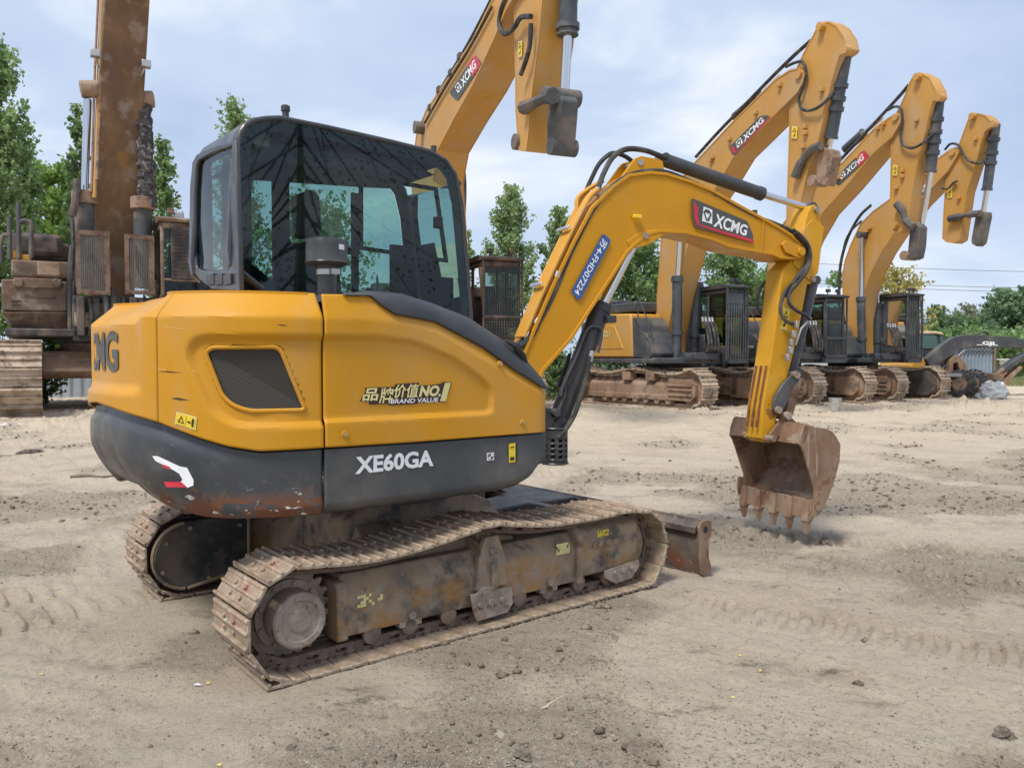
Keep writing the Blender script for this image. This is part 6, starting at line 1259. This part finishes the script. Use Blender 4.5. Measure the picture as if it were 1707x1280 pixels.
cap = np.array([[len(co), j, (j+1) % nA_] for j in range(nA_)])
nf = len(fq)*4+len(cap)*3; me.loops.add(nf); me.loops.foreach_set('vertex_index', np.concatenate([fq.ravel(), cap.ravel()]).astype(np.int32))
me.polygons.add(len(fq)+len(cap)); me.polygons.foreach_set('loop_start', np.concatenate([np.arange(len(fq))*4, len(fq)*4+np.arange(len(cap))*3]).astype(np.int32)); me.update(); me.validate()
me.polygons.foreach_set('use_smooth', [True]*len(me.polygons))
G = bpy.data.objects.new('ground', me); sc.collection.objects.link(G); G['kind'] = 'structure'
def ground_mat():
    m = bpy.data.materials.new('packed_dirt'); m.use_nodes = True; N, L = m.node_tree.nodes, m.node_tree.links; B = N['Principled BSDF']; B.inputs['Roughness'].default_value = .95; B.inputs['Specular IOR Level'].default_value = .15
    t = N.new('ShaderNodeTexCoord').outputs['Object']
    def noise(s, d=6, r=.6, st=None, rot=0, dist=0):
        n = N.new('ShaderNodeTexNoise'); n.inputs['Scale'].default_value = s; n.inputs['Detail'].default_value = d; n.inputs['Roughness'].default_value = r; n.inputs['Distortion'].default_value = dist
        q = N.new('ShaderNodeMapping'); q.inputs['Scale'].default_value = st or (1, 1, 1); q.inputs['Rotation'].default_value = (0, 0, R(rot)); L.new(t, q.inputs[0]); L.new(q.outputs[0], n.inputs['Vector']); return n.outputs[0]
    def rmp(s, a, b, v0=0., v1=1.):
        r = N.new('ShaderNodeMapRange'); r.interpolation_type = 'SMOOTHSTEP'
        for i, v in enumerate((a, b, v0, v1)): r.inputs[1+i].default_value = v
        L.new(s, r.inputs[0]); return r.outputs[0]
    def mix(f, a, b):
        q = N.new('ShaderNodeMix'); q.data_type = 'RGBA'; L.new(f, q.inputs[0])
        for i, v in ((6, a), (7, b)):
            if isinstance(v, tuple): q.inputs[i].default_value = (*v, 1)
            else: L.new(v, q.inputs[i])
        return q.outputs[2]
    c = mix(rmp(noise(.35, 5), .35, .65), (.59, .485, .375), (.72, .60, .47))
    c = mix(rmp(noise(1.3, 6, .65), .45, .7), c, (.45, .36, .27))
    c = mix(rmp(noise(.5, 5, .6, (1, 4.5, 1), 24, .4), .52, .68), c, (.70, .605, .465))
    c = mix(rmp(noise(.9, 6, .7, (1, 3.5, 1), -28, .6), .60, .74), c, (.56, .50, .41))
    c = mix(rmp(noise(3.2, 7, .7), .62, .76), c, (.55, .49, .40))
    c = mix(rmp(noise(2.2, 8, .78, (1, 2, 1), 10), .55, .68), c, (.20, .165, .12))
    c = mix(rmp(noise(24, 6, .75), .57, .70), c, (.17, .14, .105))
    c = mix(rmp(noise(60, 4, .7), .30, .42, 1., 0.), c, (.45, .40, .33))
    pa = N.new('ShaderNodeAttribute'); pa.attribute_name = 'packed'; lo = N.new('ShaderNodeAttribute'); lo.attribute_name = 'loose'
    c = mix(rmp(pa.outputs['Fac'], .45, .85, 0, .65), c, (.68, .59, .46)); c = mix(rmp(lo.outputs['Fac'], .3, .9, 0, .45), c, (.25, .21, .16))
    def cells(sc_, lo_, hi_, keep):
        v = N.new('ShaderNodeTexVoronoi'); v.inputs['Scale'].default_value = sc_; L.new(t, v.inputs['Vector']); sp = N.new('ShaderNodeSeparateColor'); L.new(v.outputs['Color'], sp.inputs[0])
        q = N.new('ShaderNodeMath'); q.operation = 'LESS_THAN'; L.new(v.outputs['Distance'], q.inputs[0]); q.inputs[1].default_value = .42
        k = N.new('ShaderNodeMath'); k.operation = 'LESS_THAN'; L.new(sp.outputs[0], k.inputs[0]); k.inputs[1].default_value = keep
        mm = N.new('ShaderNodeMath'); mm.operation = 'MULTIPLY'; L.new(q.outputs[0], mm.inputs[0]); L.new(k.outputs[0], mm.inputs[1])
        m2 = N.new('ShaderNodeMix'); m2.data_type = 'RGBA'; L.new(sp.outputs[1], m2.inputs[0]); m2.inputs[6].default_value = (*lo_, 1); m2.inputs[7].default_value = (*hi_, 1); return mm.outputs[0], m2.outputs[2]
    st1, st2 = noise(9, 7, .7, (1, 14, 1), 26, .15), noise(7, 7, .7, (1, 12, 1), -30, .15)
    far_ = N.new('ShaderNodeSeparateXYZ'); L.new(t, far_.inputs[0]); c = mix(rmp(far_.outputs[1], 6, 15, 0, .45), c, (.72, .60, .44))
    c = mix(rmp(st1, .56, .68, 0, .5), c, (.74, .66, .53)); c = mix(rmp(st2, .56, .70, 0, .5), c, (.30, .245, .18)); c = mix(rmp(st2, .30, .42, .45, 0), c, (.70, .61, .48))
    c = mix(rmp(noise(38, 5, .8), .52, .66, 0, .55), c, (.30, .24, .18)); c = mix(rmp(noise(33, 5, .8), .30, .44, .5, 0), c, (.74, .66, .53))
    lm = rmp(lo.outputs['Fac'], .1, .8, .25, 1.)
    for sc_, kp in ((55, .12), (120, .18), (22, .03)):
        f_, cc_ = cells(sc_, (.20, .165, .125), (.66, .60, .50), kp); fm = N.new('ShaderNodeMath'); fm.operation = 'MULTIPLY'; L.new(f_, fm.inputs[0]); L.new(lm, fm.inputs[1]); c = mix(fm.outputs[0], c, cc_)
    L.new(c, B.inputs['Base Color'])
    h = N.new('ShaderNodeMath'); h.operation = 'ADD'; L.new(noise(45, 9, .82), h.inputs[0]); L.new(rmp(noise(170, 4, .7), .3, .7, 0, .35), h.inputs[1])
    bp2 = N.new('ShaderNodeBump'); bp2.inputs['Strength'].default_value = .9; bp2.inputs['Distance'].default_value = .02; L.new(h.outputs[0], bp2.inputs['Height']); L.new(bp2.outputs[0], B.inputs['Normal'])
    return m
rr_, uu_, vv_ = ruts(GX, GY, -.62, .30, 51, .9); r2_, _, _ = ruts(GX, GY, .12, .38, 52, .9)
pk = np.clip(.5+1.6*np.maximum(rr_, r2_)+.5*fbm(GX, GY, .5, 3, 61), 0, 1); ro = sstep((fbm(GX, GY, .8, 3, 30)+.10)*3)
for nm_, ar in (('packed', pk*(1-.6*ro)), ('loose', ro)):
    A_ = me.attributes.new(nm_, 'FLOAT', 'POINT'); A_.data.foreach_set('value', np.append(ar.ravel(), .5).astype(np.float32))
me.materials.append(ground_mat())
# loose stones and clods: nobody could count them
def scatter(name, n, rng_, size, m, mask, label):
    xs, ys, ss = [], [], []
    while len(xs) < n:
        k = 4000; r_ = rng_[0]*(rng_[1]/rng_[0])**rng.random(k); a_ = rng.uniform(R(-40), R(40), k); x, y = r_*np.sin(a_), r_*np.cos(a_)
        ok = rng.random(k) < mask(x, y); xs += list(x[ok]); ys += list(y[ok])
    xs, ys = np.array(xs[:n]), np.array(ys[:n]); zs = gz(xs, ys); s = size[0]*(size[1]/size[0])**(rng.random(n)**2.2)
    ico = np.array([(0, 0, 1), (.9, 0, .1), (.28, .85, .0), (-.72, .52, .05), (-.72, -.52, -.05), (.28, -.85, .1), (0, 0, -.8)]); F_ = np.array([(0, 1, 2), (0, 2, 3), (0, 3, 4), (0, 4, 5), (0, 5, 1), (6, 2, 1), (6, 3, 2), (6, 4, 3), (6, 5, 4), (6, 1, 5)])
    th = rng.uniform(0, 6.28, n); c, s_ = np.cos(th), np.sin(th); V = np.repeat(ico[None], n, 0)*rng.uniform(.6, 1.4, (n, 7, 3)); V[..., 2] *= rng.uniform(.4, .8, (n, 1))
    X_ = V[..., 0]*c[:, None]-V[..., 1]*s_[:, None]; Y_ = V[..., 0]*s_[:, None]+V[..., 1]*c[:, None]
    P = np.stack([X_*s[:, None]+xs[:, None], Y_*s[:, None]+ys[:, None], V[..., 2]*s[:, None]+zs[:, None]+s[:, None]*.15], -1).reshape(-1, 3)
    FF = (F_[None]+np.arange(n)[:, None, None]*7).reshape(-1, 3); me_ = bpy.data.meshes.new(name); me_.vertices.add(len(P)); me_.vertices.foreach_set('co', P.ravel()); me_.loops.add(len(FF)*3); me_.loops.foreach_set('vertex_index', FF.ravel().astype(np.int32)); me_.polygons.add(len(FF)); me_.polygons.foreach_set('loop_start', (np.arange(len(FF))*3).astype(np.int32)); me_.update(); me_.validate(); me_.materials.append(m)
    o = bpy.data.objects.new(name, me_); sc.collection.objects.link(o); return tag(o, label, name.replace('_', ' '), kind='stuff')
M_stone = mat('gravel_stone', (.25, .21, .165), .95, var=.4, vscale=25, layers=[((.42, .38, .32), 6, .58, .06, .8)], spec=.2)
def msk(x, y):
    p = np.clip((fbm(x, y, .8, 3, 30)+.05)*3, .03, 1); d = np.hypot(x-.75, y-2.1); p = np.maximum(p, np.exp(-(d/.8)**2)); lx = (x-ME.O[0])*ME.F[0]+(y-ME.O[1])*ME.F[1]; ly = (x-ME.O[0])*ME.L[0]+(y-ME.O[1])*ME.L[1]
    return p*(1-(np.abs(lx) < 1.4)*(np.abs(ly) < 1.0))
scatter('gravel', 70000, (1.4, 15), (.0022, .008), M_stone, msk, 'loose gravel and crumbs of earth scattered over the yard')
scatter('dirt_clods', 9500, (2.6, 28), (.008, .035), mat('earth_clod', (.21, .165, .125), .95, var=.35, vscale=9, spec=.2), lambda x, y: np.clip((fbm(x, y, .8, 3, 30)-.05)*3, .01, 1)*np.clip(.12+(y-6)/7, .05, 1), 'clods of churned earth lying across the yard')
# a few things big enough to single out
def lump(name, label, cat, px, py, r_, m, squash=.65, seed=0):
    g = ground_at(px, py); zg = float(gz(np.array([g[0]]), np.array([g[1]]))[0]); bm = bmesh.new(); bmesh.ops.create_icosphere(bm, subdivisions=4, radius=1)
    for v in bm.verts:
        n_ = mnoise.noise(v.co*1.3+Vector((seed, 0, 0)))*.5+mnoise.noise(v.co*3.1+Vector((seed, 3, 0)))*.3+mnoise.noise(v.co*8+Vector((seed, 3, 5)))*.12; v.co *= 1+n_; v.co = Vector((v.co.x*r_*1.2, v.co.y*r_, v.co.z*r_*squash))
    me_ = bpy.data.meshes.new(name); bm.to_mesh(me_); bm.free(); me_.materials.append(m); o = bpy.data.objects.new(name, me_); sc.collection.objects.link(o); o.location = (g[0], g[1], zg+r_*squash*.35); o.rotation_euler = (0, 0, seed); return tag(o, label, cat)
M_clod = mat('dark_clod', (.15, .125, .10), .95, var=.35, vscale=30, bump=(60, .5, .006), spec=.2)
lump('dirt_clod', 'fist-sized dark lump of earth at the bottom right corner', 'clod', 1675, 1220, .032, M_clod, .7, 1)
lump('stone', 'flat round dark stone at the bottom edge beside the broken stick', 'stone', 872, 1258, .028, M_clod, .35, 2)
lump('stone', 'larger dark stone in the middle distance beside the bucket\'s right', 'stone', 1430, 1130, .018, M_clod, .6, 3)
lump('dirt_heap', 'dark crumbled heap of earth at the far left below the muddy tracks', 'heap', 52, 752, .13, M_clod, .35, 4)
lump('dirt_clod', 'brown lump of earth lying right of the hanging bucket', 'clod', 1377, 902, .035, M_clod, .6, 5)
def stick(name, label, cat, a, b, r_, m):
    A, B = ground_at(*a), ground_at(*b); c = (A+B)/2; X_ = MB(); n = 8; pts = []
    for i in range(n): t = i/(n-1); p = A+(B-A)*t-c; z = float(gz(np.array([p[0]+c[0]]), np.array([p[1]+c[1]]))[0]); pts.append((p[0]+.01*math.sin(i*2.), p[1], z+r_*.6+.004*math.sin(i)))
    X_.tube(pts, [r_*(1.1-.4*i/n) for i in range(n)], 7); o = X_.build(name, m); o.location = (c[0], c[1], 0); return tag(o, label, cat)
M_wood = mat('grey_brown_wood', (.17, .13, .10), .9, var=.3, vscale=30, bump=(60, .4, .004))
stick('stick', 'thick broken stick half buried at the bottom edge', 'stick', (1040, 1238), (1092, 1272), .016, M_wood)
stick('wooden_strip', 'weathered wooden strip lying on the dirt left of the grey counterweight', 'strip', (118, 796), (190, 795), .018, M_wood)
stick('twig', 'thin pale twig on the gravel near the bottom centre', 'twig', (903, 1182), (936, 1158), .004, mat('pale_twig', (.5, .42, .3), .8))
M_leafy = mat('fallen_leaf', (.62, .48, .12), .7, var=.2)
def litter(name, label, cat, px, py, sx, sy, m, seed, group=None):
    g = ground_at(px, py); rr = random.Random(seed); mb = MB(); zg = float(gz(np.array([g[0]]), np.array([g[1]]))[0]); n = 9; vs = [(0, 0, .008)]
    for i in range(n): t = 2*math.pi*i/n; q = rr.uniform(.6, 1.1); vs.append((math.cos(t)*sx*q, math.sin(t)*sy*q, rr.uniform(.001, .3*min(sx, sy))))
    mb.add(vs, [(0, 1+i, 1+(i+1) % n) for i in range(n)]); o = mb.build(name, m, smooth=0); o.location = (g[0], g[1], zg+.004); so_ = o.modifiers.new('t', 'SOLIDIFY'); so_.thickness = .0006; return tag(o, label, cat, group)
LG = 'yellow leaves fallen on the dirt'
for k, (px, py) in enumerate(((366, 1268), (1268, 1110), (1634, 1240), (1234, 1082), (1222, 1160), (348, 1142), (81, 998), (70, 1120))):
    litter('fallen_leaf', ['small yellow leaf at the bottom edge left of centre', 'yellow leaf on the bare dirt below the dozer blade, right of the pale stain', 'yellow leaf near the bottom right corner beside the dark clod', 'yellow leaf among the gravel lower centre, upper one of two', 'yellow leaf among the gravel lower centre, lower one of two', 'pale leaf beside the rear end of the near track', 'yellow leaf on the dirt at the left edge below the far track', 'orange leaf at the left edge, lowest one there'][k], 'leaf', px, py, .011, .007, M_leafy, k, LG)
M_plas = mat('white_plastic_scrap', (.68, .70, .72), .5)
for k, (px, py, s_) in enumerate(((13, 709, .25), (1108, 678, .3), (330, 1146, .018), (1180, 712, .12), (838, 915, .03))):
    litter('plastic_scrap', ['pale blue-white plastic scrap on the spoil at the left edge', 'white plastic scrap on the dirt before the first right-hand tracks', 'small white scrap near the near track\'s rear end', 'white scrap on the dirt left of the hanging bucket', 'tiny white scrap hidden by the near track'][k], 'scrap', px, py, s_, s_*.6, M_plas, k+20)
# ------------------------------------------------------------------ trees
def leaf_mat(name, c, c2):
    m = bpy.data.materials.new(name); m.use_nodes = True; N, L = m.node_tree.nodes, m.node_tree.links; N.clear(); o = N.new('ShaderNodeOutputMaterial')
    at_ = N.new('ShaderNodeAttribute'); at_.attribute_name = 'tone'; mx_ = N.new('ShaderNodeMix'); mx_.data_type = 'RGBA'; mx_.inputs[6].default_value = (*c, 1); mx_.inputs[7].default_value = (*c2, 1); L.new(at_.outputs['Fac'], mx_.inputs[0])
    d = N.new('ShaderNodeBsdfPrincipled'); d.inputs['Roughness'].default_value = .5; d.inputs['Specular IOR Level'].default_value = .35; tr = N.new('ShaderNodeBsdfTranslucent'); ms = N.new('ShaderNodeMixShader'); ms.inputs[0].default_value = .45
    L.new(mx_.outputs[2], d.inputs['Base Color']); L.new(mx_.outputs[2], tr.inputs[0]); L.new(d.outputs[0], ms.inputs[1]); L.new(tr.outputs[0], ms.inputs[2]); L.new(ms.outputs[0], o.inputs[0]); return m
LM = {'poplar': leaf_mat('poplar_leaf', (.19, .29, .11), (.42, .54, .26)), 'dark': leaf_mat('dark_leaf', (.11, .19, .10), (.27, .39, .19)), 'bright': leaf_mat('bright_leaf', (.15, .26, .05), (.32, .48, .12)), 'yellow': leaf_mat('yellow_leaf', (.28, .27, .07), (.55, .46, .15)), 'mid': leaf_mat('mid_leaf', (.14, .235, .09), (.32, .45, .18)), 'pale': leaf_mat('pale_leaf', (.16, .19, .12), (.34, .36, .25))}
M_bark = mat('grey_bark', (.13, .11, .09), .9, var=.3, vscale=6)
def tree(name, label, x, y, h, wd, kind, n, leaf, shape='poplar', seed=0, group=None, base=0.12, cat='tree'):
    r_ = np.random.default_rng(seed); X_ = thing(name, label, cat, loc=(x, y, float(gz(np.array([x]), np.array([y]))[0])), group=group)
    mb = MB(); lean = r_.uniform(-.02, .02, 2)*h; tk = [(lean[0]*t*t, lean[1]*t*t, h*t*.96) for t in np.linspace(0, 1, 8)]; mb.tube(tk, [max(.012, .02*h*(1-t)**1.0*.8) for t in np.linspace(0, 1, 8)], 8)
    br = []; nb = int(26+h*3)
    for i in range(nb):
        t = base+(1-base)*((i+r_.random())/nb)**.95*.97; az = i*2.4+r_.uniform(-.4, .4)
        env = {'poplar': (math.sin(math.pi*min(1, (t-base)/(1-base)*.93+.07))**.7)*(1-.35*t), 'round': math.sqrt(max(.02, 1-((t-base)/(1-base)*2-1)**2)), 'cone': max(.04, 1-(t-base)/(1-base))**.8, 'willow': math.sqrt(max(.05, 1-((t-base)/(1-base)*1.6-1)**2 if t < .95 else .05))}[shape]
        L_ = wd*.5*env*r_.uniform(.65, 1.15); up_ = {'poplar': 1.5, 'round': .5, 'cone': .25, 'willow': -.9}[shape]*L_*r_.uniform(.6, 1.2)
        p0 = np.array([lean[0]*t*t, lean[1]*t*t, h*t]); p1 = p0+np.array([math.cos(az)*L_, math.sin(az)*L_, min(up_, h*1.0-h*t)]); pm = (p0+p1)/2+np.array([math.cos(az), math.sin(az), -.6])*L_*.12
        mb.tube([tuple(p0), tuple(pm), tuple(p1)], [max(.008, .006*h*(1-t)+.004), .012, .005], 5); br.append((p0, pm, p1, L_))
    mb.build('trunk', M_bark, X_)
    W_ = np.array([b_[3]+.15*wd for b_ in br]); idx = r_.choice(len(br), n, p=W_/W_.sum()); P0, PM, P1 = [np.array([b_[k] for b_ in br])[idx] for k in range(3)]
    t = (r_.random(n)**.6)[:, None]; C_ = (1-t)**2*P0+2*t*(1-t)*PM+t*t*P1
    tw = r_.integers(0, 6, n); off_ = np.random.default_rng(seed+5).normal(0, 1, (len(br), 6, 3))[idx, tw]; C_ += off_*np.array([1, 1, .8])*wd*.055*(.4+t)
    C_ += r_.normal(0, 1, (n, 3))*wd*.035
    nm = r_.normal(0, 1, (n, 3)); nm[:, 2] = np.abs(nm[:, 2])*.6+.1; nm /= np.linalg.norm(nm, axis=1)[:, None]; up_ = r_.normal(0, 1, (n, 3)); a_ = np.cross(nm, up_); a_ /= np.linalg.norm(a_, axis=1)[:, None]; b_ = np.cross(nm, a_); s = leaf*r_.uniform(.55, 1.25, n)[:, None]
    V = np.stack([C_-a_*s*.5, C_-a_*s*.05+b_*s*.42+nm*s*.08, C_+a_*s*.6, C_-a_*s*.05-b_*s*.42+nm*s*.08], 1).reshape(-1, 3)
    me_ = bpy.data.meshes.new('crown'); me_.vertices.add(4*n); me_.vertices.foreach_set('co', V.ravel()); me_.loops.add(4*n); me_.loops.foreach_set('vertex_index', np.arange(4*n, dtype=np.int32)); me_.polygons.add(n); me_.polygons.foreach_set('loop_start', (np.arange(n)*4).astype(np.int32)); me_.update()
    tone = np.clip(r_.random(n)*.6+.4*(off_[:, 0]*.5+.5)*.8, 0, 1); at_ = me_.attributes.new('tone', 'FLOAT', 'FACE'); at_.data.foreach_set('value', tone.astype(np.float32)); me_.materials.append(LM[kind]); me_.validate()
    o = bpy.data.objects.new('crown', me_); sc.collection.objects.link(o); o.parent = X_; return X_
def tree_px(name, label, px, D, ytop, wpx, kind, n, leaf, shape='poplar', seed=0, **k):
    wpx *= .85 if shape == 'poplar' else 1.
    n = int(n*1.15); leaf *= .92
    """tree of the height and width measured at its own distance D"""
    x = (px-853.5)/CF*D; top_ = zp(px, ytop, D)[2]; return tree(name, label, x, D, top_, wpx/CF*D, kind, n, leaf, shape, seed, **k)
TG = 'poplars and bushes behind the machines'
T = [('poplar_tree', 'tall dark poplar cut by the left edge of the picture, nearest one there', -8, 27, 55, 150, 'mid', 12000, .17, 'poplar', 1),
 ('poplar_tree', 'dark poplar leaning in at the left edge beside the tallest one', 48, 30, 205, 95, 'mid', 7000, .17, 'poplar', 2),
 ('leafy_tree', 'bright green bushy tree between the left edge and the rusty boom', 100, 34, 268, 110, 'bright', 9000, .2, 'round', 3),
 ('poplar_tree', 'slender poplar just left of the rusty boom', 128, 30, 168, 62, 'mid', 3600, .17, 'poplar', 4),
 ('poplar_tree', 'poplar between the rusty boom and the small machine\'s cab', 270, 31, 225, 90, 'mid', 5200, .17, 'poplar', 5),
 ('poplar_tree', 'poplar whose tip shows above the small machine\'s cab roof', 398, 30, 168, 110, 'poplar', 6500, .17, 'poplar', 6),
 ('leafy_tree', 'green tree seen through the cab glass', 520, 33, 330, 170, 'mid', 6500, .2, 'round', 16),
 ('poplar_tree', 'pale green poplar just right of the cab and above the brown caged cab', 850, 30, 305, 105, 'poplar', 7500, .15, 'poplar', 7),
 ('poplar_tree', 'thin poplar peeping out right beside the small machine\'s front cab pillar', 783, 33, 380, 40, 'poplar', 1500, .15, 'poplar', 8),
 ('poplar_tree', 'pale poplar directly behind the small machine\'s boom hoses', 930, 31, 345, 85, 'poplar', 6500, .15, 'poplar', 9),
 ('leafy_tree', 'wide green tree under the small machine\'s boom bend', 1050, 33, 392, 130, 'mid', 9500, .18, 'round', 10),
 ('leafy_tree', 'green tree between the first barred cab and the raised logo boom', 1222, 33, 404, 110, 'mid', 9000, .17, 'round', 11),
 ('leafy_tree', 'low green tree right behind the small machine\'s arm', 1285, 36, 440, 70, 'bright', 4500, .17, 'round', 12),
 ('leafy_tree', 'small green tree behind the white roof, partly seen', 1395, 44, 452, 50, 'mid', 2500, .2, 'round', 13),
 ('leafy_tree', 'yellowish sparse tree above the farthest barred cab', 1492, 42, 444, 100, 'yellow', 2600, .2, 'round', 14)]
for (nm, lb, px, D, yt, wp, kd, n, lf, shp, sd) in T: tree_px(nm, lb, px, D, yt, wp, kd, n, lf, shp, sd, group=TG)
T2 = [(1560, 62, 512, 70, 'dark', 5500, 'cone'), (1588, 66, 528, 60, 'dark', 3500, 'round'), (1612, 72, 508, 62, 'pale', 1500, 'round'), (1630, 66, 540, 90, 'mid', 6500, 'round'), (1645, 62, 512, 50, 'mid', 4200, 'cone'), (1665, 58, 482, 74, 'dark', 7500, 'cone'), (1703, 55, 486, 100, 'dark', 9000, 'round'), (1600, 58, 556, 100, 'mid', 5000, 'round'), (1680, 50, 562, 120, 'mid', 7000, 'round'), (1545, 56, 545, 60, 'mid', 3500, 'round'), (1640, 74, 530, 120, 'dark', 6000, 'round')]
LB2 = ['dark pointed tree behind the cream-roofed cab, leftmost of the far wood', 'dark rounded tree in the far wood just right of the pointed one', 'thin pale nearly bare tree rising over the far wood', 'mid green round tree in the far wood behind the black boom', 'narrow pointed green tree left of the tallest one in the far wood', 'tallest dark pointed tree of the far wood', 'big dark round tree cut by the right edge of the picture', 'mid green low tree behind the blue-grey sheet wall', 'bright green low bush behind the orange post', 'low green tree hidden half by the cream-roofed cab', 'broad dark tree filling the back of the far wood']
for k, (px, D, yt, wp, kd, n, shp) in enumerate(T2): tree_px('leafy_tree', LB2[k], px, D, yt, wp, kd, n, .30, shp, 40+k, group='trees of the far wood at the right', base=.05)
for k, (px, D, yt, wp, lb) in enumerate(((76, 24, 566, 70, 'small green bush between the left track and the muddy carbody'), (1010, 27, 578, 120, 'low bush behind the first right-hand undercarriage'), (925, 26, 590, 50, 'tuft of bush left of the first right-hand tracks'))): tree_px('bush', lb, px, D, yt, wp, 'mid', 1500, .13, 'round', 60+k, base=.02, cat='bush', group='low bushes by the fence')
# the willow beside the yard's near side that the cab glass mirrors
tree('willow_tree', 'willow standing beyond the camera, seen only as a reflection in the cab glass', 9.5, -1.2, 9.5, 8.5, 'dark', 3000, .075, 'willow', 90)
# grass tufts at the yard's edge
def grass(name, n, area, label):
    mb = MB(); rr = random.Random(9)
    for i in range(n):
        px, py = area(rr); g = ground_at(px, py); z = 0; h_ = rr.uniform(.10, .38); a_ = rr.uniform(0, 3.14); dx, dy = math.cos(a_)*.012, math.sin(a_)*.012; lx, ly = rr.uniform(-.12, .12), rr.uniform(-.12, .12)
        mb.add([(g[0]-dx, g[1]-dy, z), (g[0]+dx, g[1]+dy, z), (g[0]+lx, g[1]+ly, h_)], [(0, 1, 2)])
    o = mb.build(name, mat('grass_blade', (.20, .21, .09), .7, var=.4, vscale=1.5), smooth=0); return tag(o, label, 'grass', kind='stuff')
grass('grass', 16000, lambda r_: (r_.uniform(870, 1160), r_.uniform(652, 668)) if r_.random() < .45 else (r_.uniform(1500, 1760), r_.uniform(634, 644)), 'rough grass along the back edge of the yard')
# ------------------------------------------------------------------ fence, sheds, power lines
M_sheet = mat('galvanised_sheet', (.36, .41, .46), .45, .3, var=.1, vscale=.6, layers=[((.2, .18, .16), 1.2, .62, .1, .5)])
def sheet_run(name, label, x0, x1, y0, y1, h_):
    X_ = thing(name, label, 'fence', loc=(x0, y0, 0)); L_ = math.hypot(x1-x0, y1-y0); ux, uy = (x1-x0)/L_, (y1-y0)/L_; n = int(L_/.09); vs = []
    for i in range(n+1): t = L_*i/n; q = .028 if i % 4 in (0, 1) else -.028; vs += [(ux*t-uy*q, uy*t+ux*q, -.1), (ux*t-uy*q, uy*t+ux*q, h_)]
    mb = MB(); mb.add(vs, [(2*i, 2*i+2, 2*i+3, 2*i+1) for i in range(n)]); mb.build('sheeting', M_sheet, X_, smooth=0)
    for k in range(int(L_/3)+1): t = k*3.; mb = MB(); mb.box((ux*t-.04, uy*t+.06, -.1), (ux*t+.04, uy*t+.14, h_)); mb.build('post', M_bgr, X_)
    return X_
sheet_run('sheet_fence', 'grey corrugated sheet fence behind the machines, running from the left edge to the right-hand row', -22, 10.5, 27, 29, 1.25+.1)
fr_ = Fr(0, 0, 90)
D = 40; P0, P1 = zp(1340, 500, D), zp(1402, 500, D)
SB = thing('shed', 'long white-roofed shed glimpsed between the booms over the mesh-fronted cab', 'shed', loc=(P0[0], D, 0))
w_ = P1[0]-P0[0]; zt_ = zp(1360, 470, D)[2]; ze = zp(1360, 497, D)[2]
mb = MB(); mb.box((-1.5, 0, 0), (w_+1.5, 8, ze-.5)); mb.build('wall', mat('shed_wall', (.42, .45, .47), .7), SB)
mb = MB(); n = 60; vs = []
for i in range(n+1): x_ = -1.8+(w_+3.4)*i/n; q = .05 if i % 4 < 2 else 0; vs += [(x_, -.4, ze-.5+q), (x_, 3.6, zt_+q), (x_, 8.2, ze-.5+q)]
mb.add(vs, [(3*i+j, 3*i+3+j, 3*i+4+j, 3*i+1+j) for i in range(n) for j in (0, 1)]); mb.build('roof', mat('white_sheet_roof', (.62, .66, .70), .5, .1, var=.08, vscale=.5), SB, smooth=0)
def wire(label, pa, pb, D0, D1):
    A, B = zp(*pa, D0), zp(*pb, D1); mb = MB(); pts = []
    for i in range(25): t = i/24; p = A+(B-A)*t-A; pts.append((p[0], p[1], p[2]-1.1*4*t*(1-t)*.35)); 
    mb.tube(pts, .022, 5); o = mb.build('power_line', mat('grey_cable', (.16, .17, .19), .6)); o.location = tuple(A); tag(o, label, 'power line', 'power lines across the sky')
wire('upper power line crossing the sky at the right', (1150, 424), (1900, 455), 70, 60)
wire('middle power line crossing the sky at the right', (1150, 452), (1900, 482), 70, 60)
wire('lowest power line crossing the sky at the right, close under the middle one', (1150, 457), (1900, 490), 71, 61)
